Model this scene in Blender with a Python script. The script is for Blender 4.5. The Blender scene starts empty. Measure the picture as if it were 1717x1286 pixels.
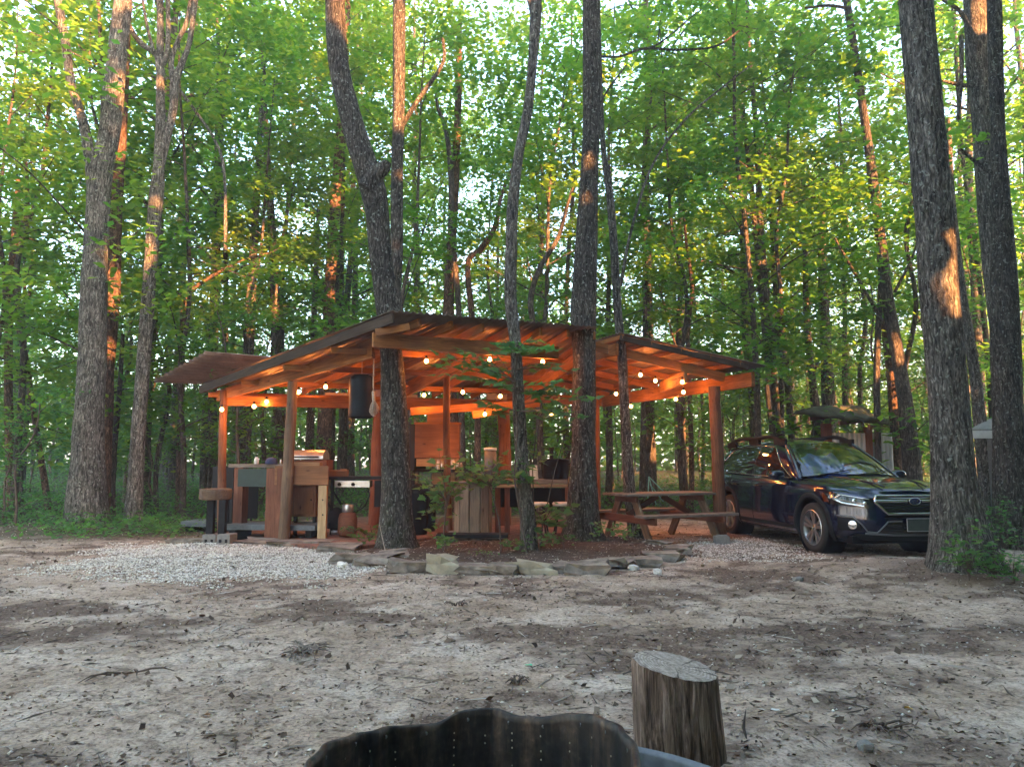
import bpy, bmesh, math, random
import numpy as np
from mathutils import Vector, Matrix
R = math.radians
random.seed(7)
rng = np.random.default_rng(11)
sc = bpy.context.scene
COL = sc.collection

# ---------------------------------------------------------------- camera, sky, sun, exposure
FPX, CX, CY, CAM_H = 1240.0, 858.5, 643.0, 1.25
PITCH = math.atan((775.0 - CY) / FPX)
cam_d = bpy.data.cameras.new('camera')
cam_d.sensor_width = 36.0
cam_d.lens = FPX / 1717.0 * 36.0
cam_d.clip_start = 0.05
cam_d.clip_end = 900.0
cam = bpy.data.objects.new('camera', cam_d)
COL.objects.link(cam)
cam.location = (0, 0, CAM_H)
cam.rotation_euler = (R(90) + PITCH, 0, 0)
sc.camera = cam

SUN_AZ = math.atan2(0.62, -0.785)      # direction to the sun, measured from +Y towards +X
SUN_EL = R(17)
SUN_DIR = np.array([math.sin(SUN_AZ) * math.cos(SUN_EL), math.cos(SUN_AZ) * math.cos(SUN_EL), math.sin(SUN_EL)])

world = bpy.data.worlds.new('World')
sc.world = world
world.use_nodes = True
wn = world.node_tree.nodes
wl = world.node_tree.links
for n in list(wn): wn.remove(n)
sky = wn.new('ShaderNodeTexSky')
sky.sky_type = 'NISHITA'
sky.sun_disc = False
sky.sun_elevation = SUN_EL
sky.sun_rotation = SUN_AZ
sky.air_density = 1.0
sky.dust_density = 1.8
sky.ozone_density = 0.8
bg = wn.new('ShaderNodeBackground')
bg.inputs['Strength'].default_value = 0.15
wo = wn.new('ShaderNodeOutputWorld')
wl.new(sky.outputs[0], bg.inputs['Color'])
wl.new(bg.outputs[0], wo.inputs['Surface'])

sun_d = bpy.data.lights.new('sun', 'SUN')
sun_d.energy = 5.0
sun_d.angle = R(0.5)
sun_d.color = (1.0, 0.43, 0.14)
sun = bpy.data.objects.new('sun', sun_d)
COL.objects.link(sun)
sun.rotation_euler = Vector(SUN_DIR).to_track_quat('Z', 'Y').to_euler()
sun.location = (30, -20, 25)

sc.view_settings.view_transform = 'Standard'
sc.view_settings.look = 'None'
sc.view_settings.gamma = 1.0
sc.view_settings.exposure = 3.6
sc.cycles.max_bounces = 7
sc.cycles.diffuse_bounces = 4
sc.cycles.transmission_bounces = 6
sc.cycles.transparent_max_bounces = 8
sc.cycles.caustics_reflective = False
sc.cycles.caustics_refractive = False
sc.cycles.use_denoising = True

# ---------------------------------------------------------------- picture <-> world
_cp, _sp = math.cos(PITCH), math.sin(PITCH)
def ray(px, py):
    a = (px - CX) / FPX; b = (CY - py) / FPX
    return np.array([a, _cp - b * _sp, _sp + b * _cp])
def W(px, py, y):
    d = ray(px, py); t = y / d[1]
    return np.array([d[0] * t, y, CAM_H + d[2] * t])
def G(px, py, z=0.0):
    d = ray(px, py); t = (z - CAM_H) / d[2]
    return np.array([d[0] * t, d[1] * t, z])

# ---------------------------------------------------------------- noise
_TAB = rng.random((256, 256))
def vnoise(x, y):
    xi = np.floor(x).astype(int); yi = np.floor(y).astype(int)
    fx = x - xi; fy = y - yi
    fx = fx * fx * (3 - 2 * fx); fy = fy * fy * (3 - 2 * fy)
    a = _TAB[xi & 255, yi & 255]; b = _TAB[(xi + 1) & 255, yi & 255]
    c = _TAB[xi & 255, (yi + 1) & 255]; d = _TAB[(xi + 1) & 255, (yi + 1) & 255]
    return (a * (1 - fx) + b * fx) * (1 - fy) + (c * (1 - fx) + d * fx) * fy
def fbm(x, y, o=4, g=0.5):
    s = 0; a = 1; t = 0
    for i in range(o):
        s = s + a * vnoise(x * 2 ** i + 17.3 * i, y * 2 ** i + 5.1 * i); t += a; a *= g
    return s / t
def sstep(a, b, x):
    t = np.clip((x - a) / (b - a), 0, 1)
    return t * t * (3 - 2 * t)
def in_poly(x, y, poly):
    """signed soft distance: positive inside (approx, metres)"""
    x = np.asarray(x, float); y = np.asarray(y, float)
    inside = np.zeros(x.shape, bool); dmin = np.full(x.shape, 1e9)
    n = len(poly)
    for i in range(n):
        x1, y1 = poly[i][:2]; x2, y2 = poly[(i + 1) % n][:2]
        c = ((y1 > y) != (y2 > y)) & (x < (x2 - x1) * (y - y1) / ((y2 - y1) + 1e-12) + x1)
        inside ^= c
        dx, dy = x2 - x1, y2 - y1
        t = np.clip(((x - x1) * dx + (y - y1) * dy) / (dx * dx + dy * dy), 0, 1)
        dmin = np.minimum(dmin, np.hypot(x - x1 - t * dx, y - y1 - t * dy))
    return np.where(inside, dmin, -dmin)

# ---------------------------------------------------------------- materials
def new_mat(name):
    m = bpy.data.materials.new(name); m.use_nodes = True
    nt = m.node_tree
    for n in list(nt.nodes): nt.nodes.remove(n)
    out = nt.nodes.new('ShaderNodeOutputMaterial')
    return m, nt, out
def N(nt, t, **kw):
    n = nt.nodes.new(t)
    for k, v in kw.items():
        if k in n.inputs.keys(): n.inputs[k].default_value = v
        else: setattr(n, k, v)
    return n
def ramp(nt, stops, fac=None, mode='LINEAR'):
    r = nt.nodes.new('ShaderNodeValToRGB'); r.color_ramp.interpolation = mode
    e = r.color_ramp.elements
    while len(e) > 1: e.remove(e[-1])
    e[0].position = stops[0][0]; e[0].color = (*stops[0][1], 1)
    for p, c in stops[1:]:
        q = e.new(p); q.color = (*c, 1)
    if fac is not None: nt.links.new(fac, r.inputs[0])
    return r
def coords(nt, scale=(1, 1, 1), which='Object', rot=(0, 0, 0)):
    tc = nt.nodes.new('ShaderNodeTexCoord'); mp = nt.nodes.new('ShaderNodeMapping')
    mp.inputs['Scale'].default_value = scale; mp.inputs['Rotation'].default_value = rot
    nt.links.new(tc.outputs[which], mp.inputs[0])
    return mp.outputs[0]
def bump(nt, h, strength, dist=0.02):
    b = nt.nodes.new('ShaderNodeBump'); b.inputs['Strength'].default_value = strength
    b.inputs['Distance'].default_value = dist
    nt.links.new(h, b.inputs['Height'])
    return b.outputs[0]
def math_n(nt, op, a, b=None):
    m = nt.nodes.new('ShaderNodeMath'); m.operation = op
    for i, v in enumerate((a, b)):
        if v is None: continue
        if isinstance(v, (int, float)): m.inputs[i].default_value = v
        else: nt.links.new(v, m.inputs[i])
    return m.outputs[0]
def mixc(nt, fac, a, b, blend='MIX'):
    m = nt.nodes.new('ShaderNodeMix'); m.data_type = 'RGBA'; m.blend_type = blend
    for s, v in ((m.inputs[0], fac), (m.inputs[6], a), (m.inputs[7], b)):
        if isinstance(v, (int, float)): s.default_value = v
        elif isinstance(v, tuple): s.default_value = (*v, 1) if len(v) == 3 else v
        else: nt.links.new(v, s)
    return m.outputs[2]

def simple(name, col, rough=0.6, metal=0.0, noise=0.25, nscale=12.0, bmp=0.15, coat=0.0, spec=0.5, stretch=(1, 1, 1)):
    m, nt, out = new_mat(name)
    p = N(nt, 'ShaderNodeBsdfPrincipled'); p.inputs['Metallic'].default_value = metal
    p.inputs['Coat Weight'].default_value = coat; p.inputs['Coat Roughness'].default_value = 0.03
    p.inputs['Specular IOR Level'].default_value = spec
    c = coords(nt, stretch)
    n = N(nt, 'ShaderNodeTexNoise', Scale=nscale, Detail=6.0, Roughness=0.6); nt.links.new(c, n.inputs['Vector'])
    lo = tuple(x * (1 - noise) for x in col); hi = tuple(min(1, x * (1 + noise)) for x in col)
    r = ramp(nt, [(0.3, lo), (0.7, hi)], n.outputs[0]); nt.links.new(r.outputs[0], p.inputs['Base Color'])
    rr = math_n(nt, 'MULTIPLY_ADD', n.outputs[0], 0.25); rr.node.inputs[2].default_value = max(0.02, rough - 0.12)
    nt.links.new(rr, p.inputs['Roughness'])
    if bmp: nt.links.new(bump(nt, n.outputs[0], bmp, 0.01), p.inputs['Normal'])
    nt.links.new(p.outputs[0], out.inputs[0])
    return m

def wood(name, dark, light, grain=16.0, rough=0.75, bmp=0.5, knots=True, grey=None):
    """grain runs along local X"""
    m, nt, out = new_mat(name)
    p = N(nt, 'ShaderNodeBsdfPrincipled', Roughness=rough); p.inputs['Specular IOR Level'].default_value = 0.2
    tc = nt.nodes.new('ShaderNodeTexCoord')
    oi = nt.nodes.new('ShaderNodeObjectInfo')
    add = N(nt, 'ShaderNodeVectorMath', operation='ADD'); nt.links.new(tc.outputs['Object'], add.inputs[0])
    off = N(nt, 'ShaderNodeVectorMath', operation='SCALE'); off.inputs[3].default_value = 37.0
    cb = nt.nodes.new('ShaderNodeCombineXYZ')
    for i in range(3): nt.links.new(oi.outputs['Random'], cb.inputs[i])
    nt.links.new(cb.outputs[0], off.inputs[0]); nt.links.new(off.outputs[0], add.inputs[1])
    mp = nt.nodes.new('ShaderNodeMapping'); mp.inputs['Scale'].default_value = (grain * 0.08, grain, grain)
    nt.links.new(add.outputs[0], mp.inputs[0])
    n = N(nt, 'ShaderNodeTexNoise', Scale=2.0, Detail=8.0, Roughness=0.65, Distortion=1.2); nt.links.new(mp.outputs[0], n.inputs['Vector'])
    r = ramp(nt, [(0.28, dark), (0.5, tuple((a + b) / 2 for a, b in zip(dark, light))), (0.72, light)], n.outputs[0])
    col = r.outputs[0]
    n2 = N(nt, 'ShaderNodeTexNoise', Scale=1.3, Detail=3.0); nt.links.new(add.outputs[0], n2.inputs['Vector'])
    r2 = ramp(nt, [(0.35, (0.55, 0.5, 0.5)), (0.65, (1.15, 1.1, 1.05))], n2.outputs[0])
    col = mixc(nt, 0.8, col, r2.outputs[0], 'MULTIPLY')
    if knots:
        v = N(nt, 'ShaderNodeTexVoronoi', Scale=1.0)
        mk = nt.nodes.new('ShaderNodeMapping'); mk.inputs['Scale'].default_value = (2.6, 6, 6); nt.links.new(add.outputs[0], mk.inputs[0]); nt.links.new(mk.outputs[0], v.inputs['Vector'])
        k = ramp(nt, [(0.04, (0.25, 0.18, 0.15)), (0.13, (1, 1, 1))], v.outputs['Distance'])
        col = mixc(nt, 0.85, col, k.outputs[0], 'MULTIPLY')
    if grey:
        n3 = N(nt, 'ShaderNodeTexNoise', Scale=2.2, Detail=5.0); nt.links.new(add.outputs[0], n3.inputs['Vector'])
        r3 = ramp(nt, [(0.42, (0, 0, 0)), (0.6, (1, 1, 1))], n3.outputs[0])
        col = mixc(nt, r3.outputs[0], col, grey)
    nt.links.new(col, p.inputs['Base Color'])
    nt.links.new(bump(nt, n.outputs[0], bmp, 0.008), p.inputs['Normal'])
    nt.links.new(p.outputs[0], out.inputs[0])
    return m

def bark(name, dark, light, scale=22.0, zs=0.22, bmp=1.0, moss=0.35, lichen=0.3, red=None):
    m, nt, out = new_mat(name)
    p = N(nt, 'ShaderNodeBsdfPrincipled', Roughness=0.92); p.inputs['Specular IOR Level'].default_value = 0.15
    c0 = coords(nt, (1, 1, 1))
    dn = N(nt, 'ShaderNodeTexNoise', Scale=5.0, Detail=3.0); nt.links.new(c0, dn.inputs['Vector'])
    dv = N(nt, 'ShaderNodeVectorMath', operation='MULTIPLY_ADD'); nt.links.new(dn.outputs[1], dv.inputs[0])
    dv.inputs[1].default_value = (0.09, 0.09, 0.09); nt.links.new(c0, dv.inputs[2])
    mp = nt.nodes.new('ShaderNodeMapping'); mp.inputs['Scale'].default_value = (scale, scale, scale * zs); nt.links.new(dv.outputs[0], mp.inputs[0])
    v = N(nt, 'ShaderNodeTexVoronoi', Scale=1.0); v.feature = 'DISTANCE_TO_EDGE'; nt.links.new(mp.outputs[0], v.inputs['Vector'])
    n = N(nt, 'ShaderNodeTexNoise', Scale=1.1, Detail=9.0, Roughness=0.74, Distortion=0.5); nt.links.new(mp.outputs[0], n.inputs['Vector'])
    st = ramp(nt, [(0.36, (0, 0, 0)), (0.64, (1, 1, 1))], n.outputs[0])
    ve = ramp(nt, [(0.0, (0, 0, 0)), (0.22, (1, 1, 1))], v.outputs[0])
    h = math_n(nt, 'MULTIPLY', math_n(nt, 'ADD', math_n(nt, 'MULTIPLY', ve.outputs[0], 0.45), 0.55), st.outputs[0])
    r = ramp(nt, [(0.05, dark), (0.30, tuple(a * .6 + b * .4 for a, b in zip(dark, light))), (0.6, light), (0.92, tuple(min(1, x * 2.1) for x in light))], h)  # brightest stop paints lit highlights of the bark ridges into the colour
    col = r.outputs[0]
    n2 = N(nt, 'ShaderNodeTexNoise', Scale=2.1, Detail=4.0); nt.links.new(c0, n2.inputs['Vector'])
    col = mixc(nt, 0.75, col, ramp(nt, [(0.3, (0.55, 0.55, 0.55)), (0.7, (1.25, 1.2, 1.15))], n2.outputs[0]).outputs[0], 'MULTIPLY')
    n3 = N(nt, 'ShaderNodeTexNoise', Scale=24.0, Detail=3.0); nt.links.new(c0, n3.inputs['Vector'])
    lf = math_n(nt, 'MULTIPLY', ramp(nt, [(0.60, (0, 0, 0)), (0.68, (1, 1, 1))], n3.outputs[0]).outputs[0], lichen)
    col = mixc(nt, lf, col, (0.42, 0.44, 0.38))
    if moss:
        sx = nt.nodes.new('ShaderNodeSeparateXYZ'); nt.links.new(c0, sx.inputs[0])
        n4 = N(nt, 'ShaderNodeTexNoise', Scale=6.0, Detail=4.0); nt.links.new(c0, n4.inputs['Vector'])
        zf = math_n(nt, 'SUBTRACT', n4.outputs[0], math_n(nt, 'MULTIPLY', sx.outputs[2], 0.10))
        mf = math_n(nt, 'MULTIPLY', ramp(nt, [(0.42, (0, 0, 0)), (0.6, (1, 1, 1))], zf).outputs[0], moss)
        col = mixc(nt, mf, col, (0.045, 0.06, 0.02))
    nt.links.new(col, p.inputs['Base Color'])
    nt.links.new(bump(nt, h, bmp, 0.04), p.inputs['Normal'])
    nt.links.new(p.outputs[0], out.inputs[0])
    return m

def leafmat(name, cols, tcols, trans=0.5):
    m, nt, out = new_mat(name)
    g = nt.nodes.new('ShaderNodeNewGeometry')
    oi = nt.nodes.new('ShaderNodeObjectInfo')
    f = math_n(nt, 'FRACT', math_n(nt, 'ADD', math_n(nt, 'MULTIPLY', g.outputs['Random Per Island'], 0.75), math_n(nt, 'MULTIPLY', oi.outputs['Random'], 0.5)))
    f = math_n(nt, 'ADD', math_n(nt, 'MULTIPLY', g.outputs['Random Per Island'], 0.6), math_n(nt, 'MULTIPLY', oi.outputs['Random'], 0.4))
    k = len(cols)
    r1 = ramp(nt, [(i / (k - 1), c) for i, c in enumerate(cols)], f)
    r2 = ramp(nt, [(i / (k - 1), c) for i, c in enumerate(tcols)], f)
    d = N(nt, 'ShaderNodeBsdfPrincipled', Roughness=0.5); d.inputs['Specular IOR Level'].default_value = 0.35
    nt.links.new(r1.outputs[0], d.inputs['Base Color'])
    t = N(nt, 'ShaderNodeBsdfTranslucent'); nt.links.new(r2.outputs[0], t.inputs[0])
    mx = N(nt, 'ShaderNodeMixShader'); mx.inputs[0].default_value = trans
    nt.links.new(d.outputs[0], mx.inputs[1]); nt.links.new(t.outputs[0], mx.inputs[2])
    nt.links.new(mx.outputs[0], out.inputs[0])
    return m

M = {}
M['leaf'] = leafmat('forest_leaf', [(0.022, 0.06, 0.02), (0.04, 0.095, 0.025), (0.065, 0.125, 0.028), (0.10, 0.15, 0.03)],
                    [(0.11, 0.30, 0.04), (0.18, 0.40, 0.04), (0.29, 0.48, 0.04), (0.45, 0.53, 0.05)], 0.6)
M['leaf_dark'] = leafmat('understory_leaf', [(0.03, 0.08, 0.028), (0.045, 0.11, 0.035), (0.07, 0.14, 0.04)],
                    [(0.10, 0.30, 0.07), (0.16, 0.40, 0.07), (0.27, 0.48, 0.08)], 0.52)
M['leaf_maple'] = leafmat('maple_leaf', [(0.04, 0.10, 0.03), (0.06, 0.13, 0.035), (0.09, 0.16, 0.04)],
                    [(0.10, 0.32, 0.07), (0.16, 0.40, 0.08), (0.26, 0.46, 0.09)], 0.45)
M['bark_oak'] = bark('oak_bark', (0.016, 0.013, 0.011), (0.165, 0.148, 0.13), 38, 0.14, 1.0, lichen=0.75)
M['bark_grey'] = bark('grey_bark', (0.022, 0.019, 0.017), (0.26, 0.24, 0.215), 30, 0.16, 1.0, lichen=0.85)
M['bark_pine'] = bark('pine_bark', (0.03, 0.018, 0.013), (0.19, 0.12, 0.085), 24, 0.3, 0.9, moss=0.1, lichen=0.1)
M['bark_far'] = bark('forest_bark', (0.022, 0.018, 0.015), (0.13, 0.11, 0.095), 22, 0.22, 0.8, moss=0.3, lichen=0.2)
M['twig'] = simple('twig_bark', (0.09, 0.065, 0.05), 0.9, noise=0.4)
M['beam'] = wood('shelter_lumber', (0.14, 0.055, 0.02), (0.45, 0.21, 0.075), 14)
M['fascia'] = wood('weathered_lumber', (0.018, 0.012, 0.008), (0.075, 0.052, 0.036), 14)
M['log'] = wood('peeled_log', (0.08, 0.035, 0.02), (0.26, 0.13, 0.07), 18)
M['log_grey'] = wood('grey_log', (0.09, 0.06, 0.04), (0.26, 0.18, 0.12), 18)
M['redwood'] = wood('red_brown_timber', (0.10, 0.04, 0.025), (0.25, 0.11, 0.065), 16)
M['pine_board'] = wood('new_pine_board', (0.32, 0.22, 0.12), (0.55, 0.42, 0.25), 10)
M['stain'] = wood('stained_board', (0.17, 0.075, 0.035), (0.33, 0.165, 0.08), 10, rough=0.5)
M['grey_wood'] = wood('grey_wood', (0.10, 0.085, 0.07), (0.29, 0.25, 0.21), 16)
M['barrel'] = wood('barrel_wood', (0.13, 0.10, 0.075), (0.33, 0.26, 0.19), 18)
M['black'] = simple('black_plastic', (0.010, 0.010, 0.012), 0.55, noise=0.3, spec=0.2)
M['tank'] = simple('tank_plastic', (0.006, 0.010, 0.016), 0.6, noise=0.3, spec=0.25)
M['blackmatte'] = simple('black_metal', (0.014, 0.014, 0.016), 0.7, noise=0.4, spec=0.2)
M['slate'] = simple('slate_grey_board', (0.10, 0.12, 0.13), 0.6, noise=0.35)
M['green_panel'] = simple('green_painted_board', (0.018, 0.036, 0.030), 0.6, noise=0.3)
M['stone'] = simple('border_stone', (0.19, 0.16, 0.13), 0.9, noise=0.7, nscale=7, bmp=0.8)
M['stone_pale'] = simple('pale_stone', (0.31, 0.275, 0.20), 0.9, noise=0.3, nscale=9, bmp=0.6)
M['stone_white'] = simple('white_stone', (0.62, 0.60, 0.56), 0.8, noise=0.15, nscale=9, bmp=0.3)
M['concrete'] = simple('concrete', (0.20, 0.19, 0.175), 0.9, noise=0.25, nscale=20, bmp=0.6)
M['steel'] = simple('brushed_steel', (0.45, 0.45, 0.46), 0.35, metal=0.9, noise=0.2)
M['galv'] = simple('galvanised_steel', (0.15, 0.155, 0.16), 0.5, metal=0.6, noise=0.3, nscale=18)
M['white'] = simple('white_plastic', (0.62, 0.62, 0.60), 0.5, noise=0.1)
M['navy'] = simple('navy_cloth', (0.02, 0.03, 0.075), 0.9)
M['cream'] = simple('cream_cloth', (0.55, 0.50, 0.42), 0.95)
M['rope'] = simple('rope', (0.40, 0.33, 0.27), 0.95, noise=0.4, nscale=60)

# ---------------------------------------------------------------- mesh helpers
class MB:
    def __init__(s): s.v = []; s.f = []; s.sm = []
    def add(s, vs, fs, smooth=False):
        b = len(s.v); s.v += [tuple(map(float, p)) for p in vs]
        s.f += [tuple(i + b for i in q) for q in fs]; s.sm += [smooth] * len(fs)
    def box(s, c, size, rot=None, taper=1.0):
        c = np.asarray(c, float); h = np.asarray(size, float) / 2
        vs = [np.array([sx * h[0] * (taper if sz > 0 else 1), sy * h[1] * (taper if sz > 0 else 1), sz * h[2]]) for sz in (-1, 1) for sy in (-1, 1) for sx in (-1, 1)]
        if rot is not None: vs = [rot @ v for v in vs]
        s.add([v + c for v in vs], [(0, 2, 3, 1), (4, 5, 7, 6), (0, 1, 5, 4), (2, 6, 7, 3), (0, 4, 6, 2), (1, 3, 7, 5)])
    def tube(s, pts, rad, n=10, caps=True, smooth=True, wob=0.0):
        pts = [np.asarray(p, float) for p in pts]
        if not hasattr(rad, '__len__'): rad = [rad] * len(pts)
        up = None; rings = []
        for i, p in enumerate(pts):
            t = pts[min(i + 1, len(pts) - 1)] - pts[max(i - 1, 0)]; t = t / (np.linalg.norm(t) + 1e-9)
            if up is None:
                up = np.array([1.0, 0, 0]) if abs(t[0]) < 0.8 else np.array([0, 1.0, 0])
            up = up - t * np.dot(up, t); up /= np.linalg.norm(up); w = np.cross(t, up)
            rings.append([p + rad[i] * (1 + wob * (random.random() - .5)) * (math.cos(2 * math.pi * k / n) * up + math.sin(2 * math.pi * k / n) * w) for k in range(n)])
        vs = [q for r in rings for q in r]; fs = []
        for i in range(len(pts) - 1):
            for k in range(n):
                fs.append((i * n + k, i * n + (k + 1) % n, (i + 1) * n + (k + 1) % n, (i + 1) * n + k))
        s.add(vs, fs, smooth)
        if caps:
            s.add(rings[0], [tuple(range(n))[::-1]]); s.add(rings[-1], [tuple(range(n))])
    def lathe(s, prof, n=24, c=(0, 0, 0), axis='z', smooth=True, caps=True):
        c = np.asarray(c, float); vs = []; fs = []
        for r, z in prof:
            for k in range(n):
                a = 2 * math.pi * k / n
                q = (r * math.cos(a), r * math.sin(a), z) if axis == 'z' else ((r * math.cos(a), z, r * math.sin(a)) if axis == 'y' else (z, r * math.cos(a), r * math.sin(a)))
                vs.append(c + np.array(q))
        m = len(prof)
        for i in range(m - 1):
            for k in range(n):
                fs.append((i * n + k, i * n + (k + 1) % n, (i + 1) * n + (k + 1) % n, (i + 1) * n + k))
        s.add(vs, fs, smooth)
        if caps:
            s.add(vs[:n], [tuple(range(n))[::-1]]); s.add(vs[-n:], [tuple(range(n))])
    def prism(s, poly, d, smooth=False):
        """poly: list of 3D points (planar), d: 3D extrusion vector"""
        n = len(poly); a = [np.asarray(p, float) for p in poly]; b = [p + np.asarray(d, float) for p in a]
        s.add(a + b, [tuple(range(n))[::-1], tuple(range(n, 2 * n))] + [(i, (i + 1) % n, n + (i + 1) % n, n + i) for i in range(n)], smooth)
    def build(s, name, mat, parent=None, bevel=0.0, sharp=None):
        me = bpy.data.meshes.new(name); me.from_pydata(s.v, [], s.f)
        me.polygons.foreach_set('use_smooth', s.sm)
        bm = bmesh.new(); bm.from_mesh(me)
        bmesh.ops.recalc_face_normals(bm, faces=bm.faces)
        if sharp is not None:
            bmesh.ops.remove_doubles(bm, verts=bm.verts, dist=1e-5)
            for e in bm.edges:
                if len(e.link_faces) == 2 and e.calc_face_angle(0) > R(sharp): e.smooth = False
        bm.to_mesh(me); bm.free()
        return mk(name, me, mat, parent, bevel)

def mk(name, me, mat, parent=None, bevel=0.0):
    o = bpy.data.objects.new(name, me); COL.objects.link(o)
    if mat is not None: me.materials.append(mat)
    if bevel:
        b = o.modifiers.new('bevel', 'BEVEL'); b.width = bevel; b.segments = 2; b.limit_method = 'ANGLE'; b.angle_limit = R(40)
    if parent is not None: attach(o, parent)
    return o
def attach(o, parent):
    o.parent = parent
    mw = Matrix.Identity(4)
    p = parent
    while p is not None:
        mw = p.matrix_basis @ mw if p.parent is None else p.matrix_parent_inverse @ p.matrix_basis @ mw
        p = p.parent
    o.matrix_parent_inverse = mw.inverted()
def tag(o, label=None, cat=None, group=None, kind=None):
    if label: o['label'] = label
    if cat: o['category'] = cat
    if group: o['group'] = group
    if kind: o['kind'] = kind
    return o
def thing(name, loc, label, cat, group=None):
    o = bpy.data.objects.new(name, None); COL.objects.link(o)
    o.empty_display_size = 0.2
    o.location = tuple(map(float, loc))
    return tag(o, label, cat, group)
def dup(root, loc, rotz=0.0, scale=1.0, label=None):
    r = root.copy(); COL.objects.link(r); r.location = loc; r.rotation_euler = (0, 0, rotz); r.scale = (scale,) * 3
    if label: r['label'] = label
    for ch in root.children:
        c = ch.copy(); COL.objects.link(c); c.parent = r; c.matrix_parent_inverse = ch.matrix_parent_inverse.copy()
        for g in ch.children:
            d = g.copy(); COL.objects.link(d); d.parent = c; d.matrix_parent_inverse = g.matrix_parent_inverse.copy()
    return r
def beam(name, p0, p1, w, h, mat, parent, round_=False, bow=0.0, bevel=0.006, taper=1.0):
    """a timber whose local X runs along it, so the grain follows"""
    p0 = Vector(p0); p1 = Vector(p1); d = p1 - p0; L = d.length; x = d.normalized()
    up = Vector((0, 0, 1)) if abs(x.z) < 0.9 else Vector((0, 1, 0))
    y = up.cross(x).normalized(); z = x.cross(y)
    mb = MB()
    if round_:
        k = 9; pts = [(L * i / k, bow * math.sin(math.pi * i / k) + random.uniform(-1, 1) * w * 0.03, random.uniform(-1, 1) * w * 0.03) for i in range(k + 1)]
        mb.tube(pts, [w / 2 * (1 + (taper - 1) * i / k) * random.uniform(0.95, 1.05) for i in range(k + 1)], 14)
    else:
        mb.box((L / 2, 0, 0), (L, w, h))
    me_o = mb.build(name, mat, None, 0 if round_ else bevel)
    m = Matrix(((x.x, y.x, z.x, p0.x), (x.y, y.y, z.y, p0.y), (x.z, y.z, z.z, p0.z), (0, 0, 0, 1)))
    if parent is not None: attach(me_o, parent)
    me_o.matrix_basis = m if parent is None else m
    return me_o
def wbox(name, px0, px1, pyt, pyb, dl, dr, th, mat, parent, bevel=0.004, zlo=None):
    """upright board between two picture columns at given depths, thickness going away from the camera"""
    a = W(px0, pyt, dl); b = W(px1, pyt, dr); dm = (dl + dr) / 2
    zt = W(0.5 * (px0 + px1), pyt, dm)[2]; zb = W(0.5 * (px0 + px1), pyb, dm)[2] if zlo is None else zlo
    x = Vector((b[0] - a[0], b[1] - a[1], 0)); L = x.length; x.normalize(); y = Vector((-x.y, x.x, 0))
    mb = MB(); hz = zt - zb
    if hz > L:   # grain along the longer side
        mb.box((hz / 2, 0, 0), (hz, th, L))
        c = Vector((a[0], a[1], zb)) + x * (L / 2) + y * (th / 2)
        m = Matrix(((0, y.x, -x.x, c.x), (0, y.y, -x.y, c.y), (1, 0, 0, c.z), (0, 0, 0, 1)))
    else:
        mb.box((L / 2, 0, 0), (L, th, hz))
        c = Vector((a[0], a[1], (zt + zb) / 2)) + y * (th / 2)
        m = Matrix(((x.x, y.x, 0, c.x), (x.y, y.y, 0, c.y), (0, 0, 1, c.z), (0, 0, 0, 1)))
    o = mb.build(name, mat, None, bevel)
    if parent is not None: attach(o, parent)
    o.matrix_basis = m
    return o
def quads_obj(name, V, mat, parent=None, k=4, F=None, smooth=False):
    """V (n,k,3) separate polygons, or F given: faces index table (n,k) into V (m,3)"""
    me = bpy.data.meshes.new(name)
    if F is None:
        n = V.shape[0]; verts = V.reshape(-1, 3); F = np.arange(n * k).reshape(n, k)
    else:
        verts = V; n = len(F)
    me.vertices.add(len(verts)); me.vertices.foreach_set('co', verts.astype(np.float32).ravel())
    me.loops.add(n * k); me.loops.foreach_set('vertex_index', F.astype(np.int32).ravel())
    me.polygons.add(n); me.polygons.foreach_set('loop_start', (np.arange(n) * k).astype(np.int32))
    me.polygons.foreach_set('loop_total', np.full(n, k, np.int32))
    if smooth: me.polygons.foreach_set('use_smooth', np.ones(n, bool))
    me.update(calc_edges=True); me.validate()
    return mk(name, me, mat, parent)
def leaf_quads(P, size, r, tilt=0.45, aspect=0.55, nrm=None):
    """diamond leaves: P (n,3) centres, size (n,)"""
    n = len(P)
    yaw = r.random(n) * 2 * np.pi
    nz = np.stack([r.normal(0, tilt, n), r.normal(0, tilt, n), np.ones(n)], 1)
    if nrm is not None: nz = nz + nrm
    nz /= np.linalg.norm(nz, axis=1)[:, None]
    d = np.stack([np.cos(yaw), np.sin(yaw), np.zeros(n)], 1)
    d -= nz * np.sum(d * nz, 1)[:, None]; d /= np.linalg.norm(d, axis=1)[:, None]
    s = np.cross(nz, d)
    L = size[:, None]; w = L * aspect
    droop = nz * (-0.10) * L
    return np.stack([P - d * L * .5, P + s * w * .5 + d * L * .05, P + d * L * .5 + droop, P - s * w * .5 + d * L * .05], 1)
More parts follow.
